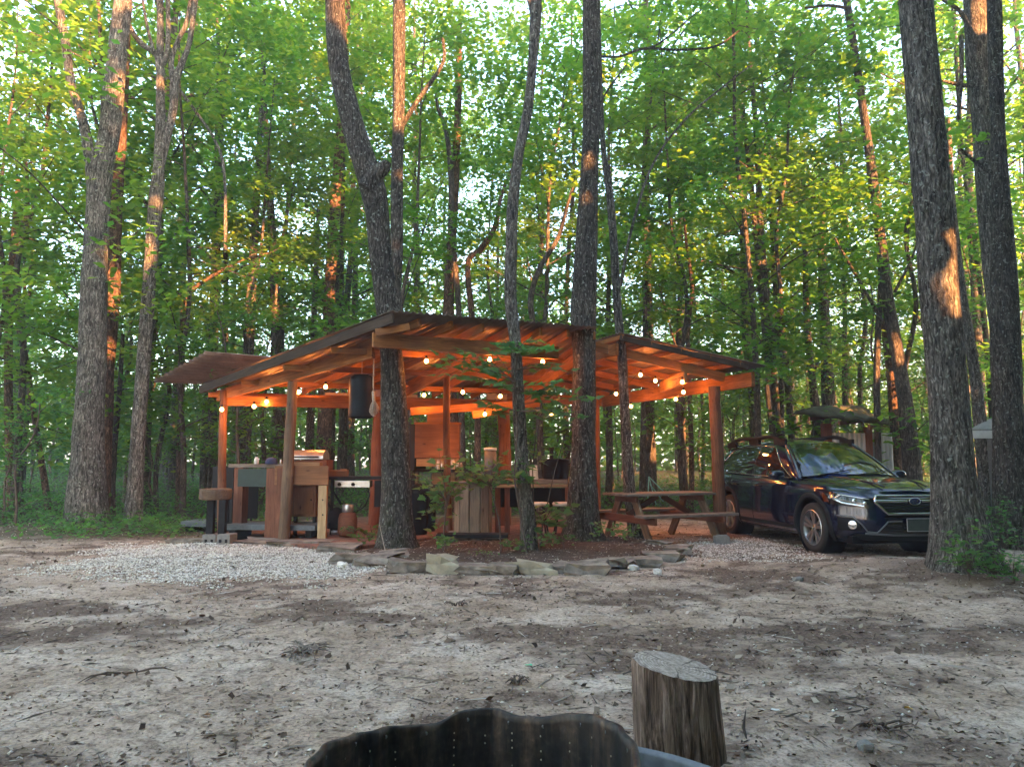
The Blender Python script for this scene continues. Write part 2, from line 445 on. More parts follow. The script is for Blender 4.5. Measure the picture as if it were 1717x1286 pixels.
# ---------------------------------------------------------------- ground
def gpoly(pts, z=0.0): return [tuple(G(x, y, z)[:2]) for x, y in pts]
GRAVEL = gpoly([(140, 955), (200, 922), (330, 914), (440, 910), (520, 925), (560, 938), (590, 962), (540, 972), (480, 962), (400, 972), (290, 962)])
BED = gpoly([(575, 930), (590, 945), (650, 955), (740, 958), (850, 958), (980, 957), (1080, 943), (1150, 930), (1110, 912), (960, 897), (720, 903), (640, 915)])
FLOOR = gpoly([(452, 908), (560, 921), (640, 912), (730, 900), (965, 893)], 0.04) + [(1.4, 16.2), (-3.3, 16.6), (-5.2, 13.6)]
GRAVEL2 = gpoly([(1130, 930), (1180, 905), (1260, 905), (1350, 925), (1300, 935), (1180, 938)])
def terrain(x, y):
    x = np.asarray(x, float); y = np.asarray(y, float)
    h = (fbm(x * 0.45 + 3, y * 0.45, 3) - 0.5) * 0.07
    fine = sstep(0.3, 1.0, 14 - y) * ((fbm(x * 3.1, y * 3.1 + 7, 4, 0.55) - 0.5) * 0.045 + (fbm(x * 11, y * 11 + 3, 2) - 0.5) * 0.014)
    h = h + fine
    h = h + 0.07 * sstep(-0.15, 0.35, in_poly(x, y, BED))
    fl = sstep(-0.5, 0.1, in_poly(x, y, FLOOR))
    h = h * (1 - fl) + 0.0 * fl
    far = sstep(16, 60, np.hypot(x, y))
    h = h + far * (fbm(x * 0.03 + 9, y * 0.03, 3) - 0.42) * 2.0
    # swell around the big right tree and the left oaks
    for bx, by, a, s in ((4.95, 8.2, 0.10, 0.9), (-8.0, 13.9, 0.12, 1.3)):
        h = h + a * np.exp(-((x - bx) ** 2 + (y - by) ** 2) / (2 * s * s))
    return h
def tz(x, y): return float(terrain(np.array([x]), np.array([y]))[0])
def forest_mask(x, y):
    e = np.where(x < -4.5, 12.2 + (x + 4.5) * 0.10, 17.5 + np.maximum(0, -(x - 2)) * -0.2)
    m = sstep(-0.8, 1.2, y - e + (fbm(x * 0.7, y * 0.7, 3) - 0.5) * 2.5)
    m = np.maximum(m, sstep(8.0, 10.0, x + (fbm(x * 0.7 + 4, y * 0.7, 3) - .5) * 2) * sstep(5, 9, y))
    m = np.maximum(m, sstep(8.5, 11, -x)); m = np.maximum(m, sstep(5.5, 8, -y))
    return m
def gridaxis(lo, hi, step, far, g=1.16):
    a = list(np.arange(lo, hi, step)); s = step; v = a[-1]
    while v < far: s *= g; v += s; a.append(v)
    s = step; v = lo; b = []
    while v > -far: s *= g; v -= s; b.append(v)
    return np.array(b[::-1] + a)
def build_ground():
    xs = gridaxis(-9.5, 9.0, 0.05, 350); ys = gridaxis(1.2, 15.5, 0.045, 350)
    X, Y = np.meshgrid(xs, ys, indexing='xy')
    Z = terrain(X, Y)
    nx, ny = len(xs), len(ys)
    V = np.stack([X, Y, Z], -1).reshape(-1, 3)
    idx = np.arange(nx * ny).reshape(ny, nx)
    F = np.stack([idx[:-1, :-1], idx[:-1, 1:], idx[1:, 1:], idx[1:, :-1]], -1).reshape(-1, 4)
    # masks: litter, gravel, forest floor
    lit = sstep(0.44, 0.64, fbm(X * 0.75 + 2, Y * 1.25 + 8, 6, 0.68) * 0.72 + fbm(X * 5 + 1, Y * 5, 4, .6) * 0.28 + 0.05 * sstep(-1, 4, X) - 0.01)
    bed = sstep(-0.1, 0.15, in_poly(X, Y, BED)); lit = np.maximum(lit * 0.9, bed)
    for bx, by, s in ((4.95, 8.2, 1.0), (-8.0, 13.9, 2.0), (-6.6, 13.4, 1.5)):
        lit = np.maximum(lit, np.exp(-((X - bx) ** 2 + (Y - by) ** 2) / (s * s)) * 1.1)
    gn = (fbm(X * 2, Y * 2 + 30, 4) - 0.5) * 0.9
    gr = np.maximum(sstep(-0.12, 0.12, in_poly(X, Y, GRAVEL) + gn * 1.6), 0.5 * sstep(-0.1, 0.2, in_poly(X, Y, GRAVEL2) + gn))
    fo = forest_mask(X, Y)
    o = quads_obj('ground', V, None, F=F, smooth=True)
    a = o.data.color_attributes.new('zones', 'FLOAT_COLOR', 'POINT')
    c = np.stack([np.clip(lit, 0, 1), gr, fo, np.ones_like(fo)], -1).reshape(-1, 4).astype(np.float32)
    a.data.foreach_set('color', c.ravel())
    m, nt, out = new_mat('dirt_ground')
    p = N(nt, 'ShaderNodeBsdfPrincipled', Roughness=0.95); p.inputs['Specular IOR Level'].default_value = 0.1
    at = N(nt, 'ShaderNodeVertexColor', layer_name='zones'); sp = nt.nodes.new('ShaderNodeSeparateColor'); nt.links.new(at.outputs[0], sp.inputs[0])
    c0 = coords(nt)
    def nz(s, d=6, ro=0.6, dist=0.0):
        n = N(nt, 'ShaderNodeTexNoise', Scale=s, Detail=float(d), Roughness=ro, Distortion=dist); nt.links.new(c0, n.inputs['Vector']); return n.outputs[0]
    n1, n2, n3, n4 = nz(1.3, 5), nz(9, 7, 0.7), nz(45, 4, 0.7), nz(130, 2)
    dirt = ramp(nt, [(0.3, (0.30, 0.22, 0.165)), (0.5, (0.43, 0.335, 0.27)), (0.68, (0.55, 0.46, 0.395))], n1)
    dirt = mixc(nt, 0.8, dirt.outputs[0], ramp(nt, [(0.36, (0.42, 0.38, 0.35)), (0.48, (0.95, 0.93, 0.9)), (0.64, (1.25, 1.22, 1.18))], n2).outputs[0], 'MULTIPLY')
    dirt = mixc(nt, 0.6, dirt, ramp(nt, [(0.38, (0.35, 0.31, 0.28)), (0.5, (1, 1, 1)), (0.64, (1.35, 1.32, 1.28))], n3).outputs[0], 'MULTIPLY')
    litc = ramp(nt, [(0.32, (0.055, 0.037, 0.028)), (0.5, (0.14, 0.096, 0.074)), (0.68, (0.28, 0.205, 0.165))], n3)
    litc = mixc(nt, 0.6, litc.outputs[0], ramp(nt, [(0.35, (0.6, 0.6, 0.6)), (0.65, (1.4, 1.35, 1.3))], n4).outputs[0], 'MULTIPLY')
    lf = math_n(nt, 'ADD', sp.outputs[0], math_n(nt, 'MULTIPLY', math_n(nt, 'SUBTRACT', n2, 0.5), 1.5))
    lf = math_n(nt, 'ADD', lf, math_n(nt, 'MULTIPLY', math_n(nt, 'SUBTRACT', n3, 0.5), 1.0))
    col = mixc(nt, ramp(nt, [(0.25, (0, 0, 0)), (0.85, (1, 1, 1))], lf).outputs[0], dirt, litc)
    vo = N(nt, 'ShaderNodeTexVoronoi', Scale=36.0); nt.links.new(c0, vo.inputs['Vector'])
    grc = ramp(nt, [(0.0, (0.62, 0.58, 0.53)), (0.35, (0.5, 0.47, 0.43)), (0.6, (0.16, 0.14, 0.12))], vo.outputs['Distance'])
    gf = ramp(nt, [(0.3, (0, 0, 0)), (0.6, (1, 1, 1))], math_n(nt, 'ADD', sp.outputs[1], math_n(nt, 'MULTIPLY', math_n(nt, 'SUBTRACT', n3, 0.5), 0.8)))
    col = mixc(nt, gf.outputs[0], col, grc.outputs[0])
    bedc = math_n(nt, 'MULTIPLY', ramp(nt, [(0.93, (0, 0, 0)), (1.0, (1, 1, 1))], sp.outputs[0]).outputs[0], 0.6)
    col = mixc(nt, bedc, col, (0.04, 0.028, 0.022))
    foc = ramp(nt, [(0.3, (0.05, 0.04, 0.025)), (0.5, (0.10, 0.078, 0.05)), (0.62, (0.07, 0.085, 0.035)), (0.8, (0.055, 0.10, 0.035))], nz(2.5, 8, 0.7))
    col = mixc(nt, sp.outputs[2], col, foc.outputs[0])
    nt.links.new(col, p.inputs['Base Color'])
    hh = math_n(nt, 'ADD', math_n(nt, 'MULTIPLY', n2, 0.5), math_n(nt, 'ADD', math_n(nt, 'MULTIPLY', n3, 0.35), math_n(nt, 'MULTIPLY', n4, 0.15)))
    nt.links.new(bump(nt, hh, 0.75, 0.035), p.inputs['Normal'])
    nt.links.new(p.outputs[0], out.inputs[0])
    o.data.materials.append(m)
    tag(o, 'bare sandy campsite dirt with dark patches of litter', None, None, 'structure')
build_ground()

# patio floor sheet (red-brown brick dust paving inside the shelter)
def build_floor():
    m, nt, out = new_mat('red_patio')
    p = N(nt, 'ShaderNodeBsdfPrincipled', Roughness=0.85)
    c = coords(nt, (1, 1, 1), rot=(0, 0, 0.4))
    b = N(nt, 'ShaderNodeTexBrick', Scale=2.2); b.inputs['Color1'].default_value = (0.17, 0.075, 0.05, 1); b.inputs['Color2'].default_value = (0.24, 0.12, 0.085, 1)
    b.inputs['Mortar'].default_value = (0.09, 0.06, 0.045, 1); b.inputs['Mortar Size'].default_value = 0.015; nt.links.new(c, b.inputs['Vector'])
    n = N(nt, 'ShaderNodeTexNoise', Scale=5.0, Detail=8.0, Roughness=0.7); nt.links.new(c, n.inputs['Vector'])
    col = mixc(nt, 0.9, b.outputs[0], ramp(nt, [(0.35, (0.5, 0.5, 0.5)), (0.65, (1.4, 1.35, 1.3))], n.outputs[0]).outputs[0], 'MULTIPLY')
    nt.links.new(col, p.inputs['Base Color']); nt.links.new(bump(nt, n.outputs[0], 0.5, 0.02), p.inputs['Normal'])
    nt.links.new(p.outputs[0], out.inputs[0])
    mb = MB(); mb.prism([(x, y, -0.06) for x, y in FLOOR], (0, 0, 0.11))
    tag(mb.build('patio', m, None, 0.01), kind='structure')
build_floor()
FZ = 0.05

# ---------------------------------------------------------------- gravel, litter, twigs
def pebbles(name, P, S, mat, r, label, squash=0.6):
    # low-poly octahedral stones
    base = np.array([[1, 0, 0], [0, 1, 0], [-1, 0, 0], [0, -1, 0], [0, 0, 1], [0, 0, -1.0]])
    tri = np.array([[0, 1, 4], [1, 2, 4], [2, 3, 4], [3, 0, 4], [1, 0, 5], [2, 1, 5], [3, 2, 5], [0, 3, 5]])
    n = len(P); a = r.random(n) * 6.28
    sc3 = S[:, None] * r.uniform(0.6, 1.2, (n, 3)) * np.array([1, 1, squash])
    B = base[None] * sc3[:, None, :] * r.uniform(0.75, 1.2, (n, 6, 1))
    x = B[..., 0] * np.cos(a)[:, None] - B[..., 1] * np.sin(a)[:, None]; y = B[..., 0] * np.sin(a)[:, None] + B[..., 1] * np.cos(a)[:, None]
    V = np.stack([x, y, B[..., 2]], -1) + P[:, None, :]
    F = (tri[None] + (np.arange(n) * 6)[:, None, None]).reshape(-1, 3)
    o = quads_obj(name, V.reshape(-1, 3), mat, k=3, F=F)
    return tag(o, label, None, None, 'stuff')
def island_mat(name, stops, rough=0.9):
    m, nt, out = new_mat(name)
    g = nt.nodes.new('ShaderNodeNewGeometry'); p = N(nt, 'ShaderNodeBsdfPrincipled', Roughness=rough); p.inputs['Specular IOR Level'].default_value = 0.25
    r = ramp(nt, stops, g.outputs['Random Per Island']); nt.links.new(r.outputs[0], p.inputs['Base Color']); nt.links.new(p.outputs[0], out.inputs[0])
    return m
M['gravel'] = island_mat('pale_gravel', [(0, (0.22, 0.18, 0.14)), (0.3, (0.54, 0.48, 0.41)), (0.7, (0.69, 0.64, 0.57)), (1, (0.82, 0.78, 0.73))])
M['litter'] = island_mat('dead_leaf', [(0, (0.05, 0.035, 0.026)), (0.4, (0.13, 0.09, 0.065)), (0.75, (0.22, 0.16, 0.115)), (0.93, (0.36, 0.29, 0.23)), (1, (0.5, 0.44, 0.38))])
M['chip'] = island_mat('bark_chip', [(0, (0.04, 0.03, 0.024)), (0.5, (0.14, 0.105, 0.08)), (0.85, (0.28, 0.23, 0.19)), (1, (0.5, 0.45, 0.4))])
def poly_pts(poly, n, r, spread):
    p = np.array(poly); lo = p.min(0) - 1.2; hi = p.max(0) + 1.2
    Q = r.uniform(lo, hi, (n * 6, 2)); d = in_poly(Q[:, 0], Q[:, 1], poly) + (fbm(Q[:, 0] * 2, Q[:, 1] * 2 + 30, 4) - .5) * 1.5
    k = r.random(len(Q)) < sstep(-spread, 0.1, d); return Q[k][:n]
r_ = np.random.default_rng(5)
Q = poly_pts(GRAVEL, 22000, r_, 0.55)
pebbles('gravel', np.column_stack([Q, terrain(Q[:, 0], Q[:, 1]) + 0.006]), r_.uniform(0.007, 0.019, len(Q)), M['gravel'], r_, 'pale crushed gravel spread beside the stone step')
Q = poly_pts(GRAVEL2, 3500, r_, 0.6)
pebbles('gravel', np.column_stack([Q, terrain(Q[:, 0], Q[:, 1]) + 0.004]), r_.uniform(0.007, 0.018, len(Q)), M['gravel'], r_, 'thin scatter of pale gravel beside the picnic table')
def scatter(n, r, ylo=1.7, yhi=16.5):
    Q = np.column_stack([r.uniform(-1, 1, n * 4), ylo + (yhi - ylo) * r.random(n * 4) ** 1.15]); Q[:, 0] *= (1.2 + Q[:, 1] * 0.78)
    f = forest_mask(Q[:, 0], Q[:, 1]); l = sstep(0.40, 0.62, fbm(Q[:, 0] * 0.75 + 2, Q[:, 1] * 1.25 + 8, 6, 0.68) * .72 + fbm(Q[:, 0] * 5 + 1, Q[:, 1] * 5, 4, .6) * .28 + 0.03)
    b = in_poly(Q[:, 0], Q[:, 1], BED) > 0; fl = in_poly(Q[:, 0], Q[:, 1], FLOOR) > -0.05
    pr = np.clip(0.22 + 0.78 * l + b * .6 + f * .5, 0, 1) * (~fl) * np.where(in_poly(Q[:, 0], Q[:, 1], GRAVEL) > -0.1, 0.15, 1)
    Q = Q[r.random(len(Q)) < pr][:n]
    return np.column_stack([Q, terrain(Q[:, 0], Q[:, 1])])
P = scatter(40000, r_)
L = leaf_quads(P + [0, 0, 0.004], r_.uniform(0.008, 0.034, len(P)) * np.where(r_.random(len(P)) < 0.1, 2.0, 1), r_, 0.35, 0.6)
tag(quads_obj('leaf_litter', L, M['litter']), 'brown crumbled leaf litter strewn over the dirt', kind='stuff')
P = scatter(17000, r_)
def splinters(P, r, lmin, lmax, w):
    n = len(P); a = r.random(n) * 6.28; L = r.uniform(lmin, lmax, n)[:, None]; d = np.stack([np.cos(a), np.sin(a), r.normal(0, .12, n)], 1); s = np.stack([-np.sin(a), np.cos(a), np.zeros(n)], 1)
    w = (r.uniform(.5, 1.3, n) * w)[:, None]; up = np.array([0, 0, 1.0]); c = P + up * (w * .6)
    e0, e1 = c - d * L / 2, c + d * L / 2 + s * L * r.normal(0, .1, n)[:, None]
    A = np.stack([e0, c + s * w, e1, c + up * w], 1); B = np.stack([e0, c + up * w, e1, c - s * w], 1)
    V = np.stack([e0, c + s * w, e1, c - s * w, c + up * w], 1).reshape(-1, 3); i = np.arange(n)[:, None] * 5
    F = np.concatenate([i + [0, 1, 4], i + [1, 2, 4], i + [2, 3, 4], i + [3, 0, 4]], 1).reshape(-1, 3)
    return V, F
V, F = splinters(P, r_, 0.015, 0.07, 0.004)
tag(quads_obj('wood_debris', V, M['chip'], k=3, F=F), 'small wood chips and bark bits on the dirt', kind='stuff')
P = scatter(1500, r_, 2.2, 15)
V, F = splinters(P, r_, 0.12, 0.38, 0.006)
tag(quads_obj('fallen_twigs', V, M['chip'], k=3, F=F), 'thin fallen twigs scattered over the dirt', kind='stuff')
P = scatter(2600, r_, 2.0, 14)
pebbles('small_stones', P + [0, 0, 0.002], r_.uniform(0.004, 0.013, len(P)), M['gravel'], r_, 'small pale pebbles scattered over the dirt', 0.7)
P = scatter(1700, r_, 2.0, 15)
V = leaf_quads(P + [0, 0, .010], r_.uniform(.03, .075, len(P)), r_, .5, .65); V[:, 2, 2] += r_.uniform(0, .02, len(P)); V[:, 1, 2] += r_.uniform(0, .012, len(P))
tag(quads_obj('fallen_leaves', V, M['litter']), 'dry curled tree leaves lying on the dirt', kind='stuff')

def crumpled_leaf(px, py, s, mat, label, zs=1.0):
    g = G(px, py); z = tz(g[0], g[1]); mb = MB(); rr = random.Random(px)
    n = 9; rim = []
    for i in range(n):
        a = 2 * math.pi * i / n; q = s * rr.uniform(.55, 1.05); rim.append((q * math.cos(a), q * .8 * math.sin(a), s * zs * rr.uniform(0.02, .65)))
    mb.add([(0, 0, s * .1)] + rim, [(0, i + 1, (i + 1) % n + 1) for i in range(n)])
    o = mb.build('dead_leaf', mat); o.location = (g[0], g[1], z + 0.004)
    return tag(o, label, 'leaf')
M['dead_tan'] = simple('tan_dead_leaf', (0.33, 0.24, 0.16), 0.8)
M['dead_brown'] = simple('brown_dead_leaf', (0.14, 0.08, 0.05), 0.8)
M['dead_yellow'] = simple('yellow_dead_leaf', (0.50, 0.30, 0.06), 0.7)
M['green_scrap'] = simple('green_scrap', (0.10, 0.55, 0.33), 0.6)
crumpled_leaf(1524, 1196, .028, M['dead_yellow'], 'yellow fallen leaf on the pale dirt at lower right')
crumpled_leaf(1452, 1222, .034, M['dead_brown'], 'curled dark red-brown leaf behind the grey pebble')
crumpled_leaf(1288, 1153, .03, M['dead_tan'], 'tan fallen leaf right of the stump')
crumpled_leaf(345, 1200, .03, M['dead_tan'], 'yellowish tan leaf on the dirt at lower left')
crumpled_leaf(887, 1109, .026, M['green_scrap'], 'small bright green scrap on the dirt', .5)
crumpled_leaf(1300, 1196, .026, M['stone_white'], 'small whitish scrap right of the stump', .4)
crumpled_leaf(215, 1128, .07, M['litter'], 'flat piece of grey bark lying at left', .35)

def stone(name, px, py, sx, sy, sz, mat, label, cat='stone', group=None, yaw=0.0, z0=None, seed=0, blocky=0.5, d=None, parent=None):
    g = G(px, py) if d is None else W(px, py, d)
    z = tz(g[0], g[1]) if z0 is None else z0
    bm = bmesh.new(); bmesh.ops.create_cube(bm, size=2.0)
    bmesh.ops.subdivide_edges(bm, edges=bm.edges, cuts=3 if blocky < .3 or not name.startswith('border') else 1, use_grid_fill=True)
    rr = np.random.default_rng(seed + 100); ofs = rr.uniform(0, 50, 3)
    for v in bm.verts:
        p = np.array(v.co); q = p / np.linalg.norm(p) * 1.25; p = p * blocky + q * (1 - blocky)
        n_ = vnoise(np.array([p[0] * 1.3 + ofs[0]]), np.array([p[1] * 1.3 + p[2] * 0.9 + ofs[1]]))[0] - .5
        n2 = vnoise(np.array([p[0] * 3 + ofs[2]]), np.array([p[1] * 3 + p[2] * 2.2 + ofs[1]]))[0] - .5
        p = p * (1 + n_ * .55 + n2 * .2)
        if name == 'border_rock': p = p + rr.normal(0, .13, 3) * [1, 1, 1.2]
        v.co = (p[0] * sx / 2, p[1] * sy / 2, p[2] * sz / 2)
    me = bpy.data.meshes.new(name); bm.to_mesh(me); bm.free()
    o = mk(name, me, mat)
    if name in ('border_rock', 'step_slab'): sz *= 1.25; o.scale = (1.15, 1.2, .95) if name == 'border_rock' else (1.15, 1.15, .8)
    o.location = (g[0], g[1] + sy * .3, z + sz * 0.33); o.rotation_euler = (rr.uniform(-.08, .08), rr.uniform(-.1, .1), yaw)
    return tag(o, label, cat, group)
bst = [  # px, py(front foot), width, depth, height, yaw, look
    (563, 925, .42, .35, .09, .1, 'flat grey-green slab step at the left end of the rock border'),
    (585, 946, .36, .30, .12, .2, 'blunt border rock beside the white pebble and gravel'),
    (625, 950, .34, .26, .11, -.1, 'low brown rock left of the big oak foot'),
    (655, 944, .30, .22, .08, .3, 'thin flat slab lying behind the border rocks before the oak'),
    (688, 959, .50, .30, .15, .15, 'broad slanted grey rock in front of the oak'),
    (742, 960, .30, .26, .19, .0, 'pale yellowish peaked rock of the border'),
    (800, 962, .42, .25, .11, .1, 'low mossy brown rock right of the peaked pale rock'),
    (848, 963, .28, .24, .13, -.35, 'pinkish angular rock tilted to the right'),
    (898, 961, .42, .22, .12, .02, 'squared brick-like border block with pale top'),
    (944, 960, .24, .22, .10, .2, 'small brown rock between block and dark slab'),
    (986, 963, .38, .24, .13, .0, 'dark grey block below the largest middle tree'),
    (1022, 952, .32, .22, .11, -.3, 'slanted rounded rock leaning on the dark grey block'),
    (1047, 950, .20, .18, .10, .0, 'small tan rock beside the white pebble'),
    (1078, 946, .40, .26, .10, -.15, 'long flat tan slab near the right end of the border'),
    (1116, 938, .40, .26, .12, -.3, 'wide brown rock at the right corner of the border'),
    (1142, 930, .30, .24, .10, -.2, 'rough dark rock at the far right of the border'),
    (1105, 921, .30, .20, .06, -.3, 'thin slab behind the right corner of the border')]
for i, (px, py, a, b, c, yw, lb) in enumerate(bst):
    stone('border_rock', px, py, a, b, c, M['stone_pale'] if i in (5, 8) else M['stone'], lb, 'rock', 'rocks edging the planting bed', yw + random.uniform(-.25, .25), seed=i, blocky=.85)
stone('pebble', 573, 951, .11, .08, .06, M['stone_white'], 'white rounded stone at the gravel corner of the border', 'stone', seed=31, blocky=.2)
stone('pebble', 1063, 953, .11, .08, .07, M['stone_white'], 'white stone in front of the tan border slab', 'stone', seed=32, blocky=.2)
stone('pebble', 1103, 961, .09, .07, .06, M['stone_white'], 'chipped white stone lying alone in front of the border corner', 'stone', seed=33, blocky=.6)
stone('pebble', 1453, 1262, .062, .05, .042, M['concrete'], 'grey pebble at the bottom right of the clearing', 'stone', seed=34, blocky=.1)
stone('pebble', 1338, 974, .10, .07, .05, M['concrete'], 'grey stone alone on the dirt before the car', 'stone', seed=35, blocky=.3)
stone('step_slab', 506, 915, .75, .5, .08, M['stone'], 'wide flat slab step in front of the patio', 'step slab', 'step slabs in front of the patio', .15, seed=40, blocky=.9)
stone('step_slab', 318, 912, .60, .22, .07, M['stone'], 'long pale slab left of the slab stool', 'step slab', 'step slabs in front of the patio', .15, seed=41, blocky=.9)
stone('step_slab', 436, 913, .6, .35, .07, M['stone'], 'grey slab step right of the cinder blocks', 'step slab', 'step slabs in front of the patio', -.1, seed=42, blocky=.9)
stone('step_slab', 790, 912, .9, .35, .07, M['stone'], 'flat slab in front of the plank barrel', 'step slab', 'step slabs in front of the patio', .05, seed=43, blocky=.9)
stone('rock', 762, 903, .26, .2, .14, M['concrete'], 'round grey rock under the black board by the barrel', 'rock', seed=44, blocky=.2)
stone('rock', 148, 886, .35, .3, .15, M['concrete'], 'grey rock at the foot of the forked oak', 'rock', seed=45, blocky=.3)

def stick_pile(px, py, n, s, label, mat):
    g = G(px, py); t = thing('stick_pile', (g[0], g[1], tz(g[0], g[1])), label, 'sticks'); z = tz(g[0], g[1]); rr = random.Random(px)
    for i in range(n):
        mb = MB(); a = rr.uniform(0, 6.28); L = s * rr.uniform(.4, 1); c = np.array([g[0] + rr.gauss(0, s * .25), g[1] + rr.gauss(0, s * .15), z + .01])
        d = np.array([math.cos(a), math.sin(a), rr.uniform(-.05, .22)]) * L
        mb.tube([c, c + d * .35 + [rr.gauss(0, .015), 0, .02], c + d * .7 + [0, rr.gauss(0, .015), 0.02], c + d], [.006, .006, .0045, .002], 6)
        mb.build('stick', mat, t)
stick_pile(505, 1096, 34, .20, 'small heap of dark twigs and bark on the dirt at left', M['grey_wood'])
stick_pile(865, 1140, 9, .09, 'small clump of curled brown bark before the fire ring', M['twig'])
stick_pile(770, 1018, 8, .12, 'dark clump of bark on the dirt in mid clearing', M['twig'])
stick_pile(1480, 1232, 12, .13, 'little heap of thin dark twigs beside the grey pebble', M['twig'])
stick_pile(1390, 1110, 6, .16, 'thin dark twigs right of the stump', M['twig'])
stick_pile(215, 1132, 4, .22, 'few sticks lying under the flat bark at left', M['twig'])
# ---------------------------------------------------------------- trees
def catmull(P, n):
    P = np.asarray(P, float); out = []
    Q = np.vstack([2 * P[0] - P[1], P, 2 * P[-1] - P[-2]])
    m = len(P) - 1
    L = np.linalg.norm(np.diff(P[:, :3], axis=0), axis=1); C = np.concatenate([[0], np.cumsum(L)])
    for s in np.linspace(0, C[-1], n):
        i = min(m - 1, int(np.searchsorted(C, s, 'right')) - 1); t = (s - C[i]) / (L[i] + 1e-9)
        a, b, c, d = Q[i], Q[i + 1], Q[i + 2], Q[i + 3]
        out.append(0.5 * ((2 * b) + (-a + c) * t + (2 * a - 5 * b + 4 * c - d) * t * t + (-a + 3 * b - 3 * c + d) * t ** 3))
    return np.array(out)
def trunk_arrays(P, nseg=24, step=0.06, amp=0.05, flare=0.0, seed=0, ridges=9):
    """P rows x,y,z,radius -> verts, quads"""
    P = np.asarray(P, float)
    L = np.sum(np.linalg.norm(np.diff(P[:, :3], axis=0), axis=1)); n = max(4, int(L / step) + 1)
    C = catmull(P, n); T = np.gradient(C[:, :3], axis=0); T /= np.linalg.norm(T, axis=1)[:, None] + 1e-9
    up = np.array([1.0, 0, 0]); s = np.linspace(0, L, n)
    if abs(T[0][0]) > .8: up = np.array([0, 1.0, 0])
    th = np.arange(nseg) * 2 * np.pi / nseg; V = np.zeros((n, nseg, 3)); o = seed * 13.7
    # periodic in theta via circle embedding
    cx, cy = np.cos(th), np.sin(th)
    for i in range(n):
        up = up - T[i] * np.dot(up, T[i]); up /= np.linalg.norm(up); w = np.cross(T[i], up)
        k = ridges / 3.0
        nz = vnoise(cx * k + o + s[i] * .35, cy * k + o + s[i] * .9) - .5
        nz2 = vnoise(cx * 1.2 + o + 9 + s[i] * .5, cy * 1.2 + s[i] * 1.3 + o) - .5
        nz3 = vnoise(cx * k * 2.3 + o + s[i] * 2.1, cy * k * 2.3 + o - s[i] * 1.7) - .5
        r = C[i, 3] * (1 + amp * 1.6 * nz + amp * 1.8 * nz2 + amp * nz3)
        if flare:
            f = flare * math.exp(-s[i] / 0.22); r = r * (1 + f * (0.55 + 0.9 * (vnoise(cx * 1.6 + o, cy * 1.6 + o) - .2)))
        V[i] = C[i, :3] + r[:, None] * (cx[:, None] * up + cy[:, None] * w)
    idx = np.arange(n * nseg).reshape(n, nseg); nx = np.roll(idx, -1, 1)
    F = np.stack([idx[:-1], nx[:-1], nx[1:], idx[1:]], -1).reshape(-1, 4)
    return V.reshape(-1, 3), F
def merge(parts):
    Vs, Fs, b = [], [], 0
    for V, F in parts: Vs.append(V); Fs.append(F + b); b += len(V)
    return np.vstack(Vs), np.vstack(Fs)
def pxline(pts, depth, sink=0.1):
    """pts (px,py,width px) bottom to top; depth number or list"""
    out = []
    for i, p in enumerate(pts):
        d = depth if not hasattr(depth, '__len__') else depth[i]
        q = W(p[0], p[1], d); out.append((q[0], q[1], q[2], p[2] * d / FPX / 2))
    return out

# ---- sun gaps: points in the picture that direct sun reaches (px, py, depth, radius m)
PATCH = [(188, 490, 15.4, .50), (182, 590, 15.4, .2), (265, 150, 14.5, .15), (258, 345, 14.4, .15), (165, 430, 14, .10), (138, 190, 14, .1),
         (668, 150, 12.4, .22), (668, 300, 12.4, .12), (655, 415, 12.4, .1), (552, 450, 20, .35), (556, 500, 20, .2), (462, 520, 20, .35), (462, 420, 20, .2),
         (752, 470, 19, .35), (765, 230, 19, .25), (985, 262, 11.3, .17), (985, 325, 11.3, .13), (1022, 340, 12, .16), (1022, 380, 12, .12), (1598, 400, 8.05, .16), (1603, 450, 8.05, .21), (1606, 510, 8.05, .2), (1604, 480, 8.05, .2),
         (1632, 40, 13, .4), (1460, 250, 17, .3), (1450, 180, 17, .2), (420, 455, 18, 1.2), (330, 490, 18, .7), (860, 420, 20, 1.3), (820, 450, 19, .5), (960, 530, 20, .5), (780, 110, 19, .5), (870, 60, 20, .4),
         (1250, 380, 19, 1.4), (1330, 250, 22, 1.2), (1150, 330, 20, .7), (1420, 480, 19, .5), (1550, 560, 16, .6), (1680, 200, 16, .8), (1620, 220, 14, .5), (1080, 600, 22, .8), (1200, 620, 24, .8), (530, 370, 21, .4),
         (440, 260, 21, .4), (50, 360, 17, .4), (110, 470, 20, .4), (25, 560, 22, .3), (300, 520, 19, .3), (1540, 690, 15, .3), (1475, 610, 18, .5), (1560, 620, 17, .4), (1290, 100, 22, .7), (1420, 330, 22, .6), (60, 250, 18, .4), (1010, 480, 21, .5), (1130, 480, 20, .6), (1650, 500, 15, .5), (1390, 700, 20, .6), (1180, 700, 22, .5),
         (1170, 180, 22, .7), (990, 120, 22, .4), (720, 60, 20, .5), (560, 70, 20, .5), (330, 120, 19, .4), (1240, 500, 26, .8), (1080, 420, 24, .7), (700, 440, 24, .6), (1000, 620, 26, .6)]
PP = [(W(a, b, c), r) for a, b, c, r in PATCH]
def gap_filter(P, grow=1.0):
    """drop leaves that would shade one of the sunlit patches (only beyond a short distance from it)"""
    keep = np.ones(len(P), bool)
    for q, r in PP:
        v = P - q; t = v @ SUN_DIR; d = np.linalg.norm(v - t[:, None] * SUN_DIR, axis=1)
        keep &= ~((t > 0.25) & (d < r * grow))
    return keep

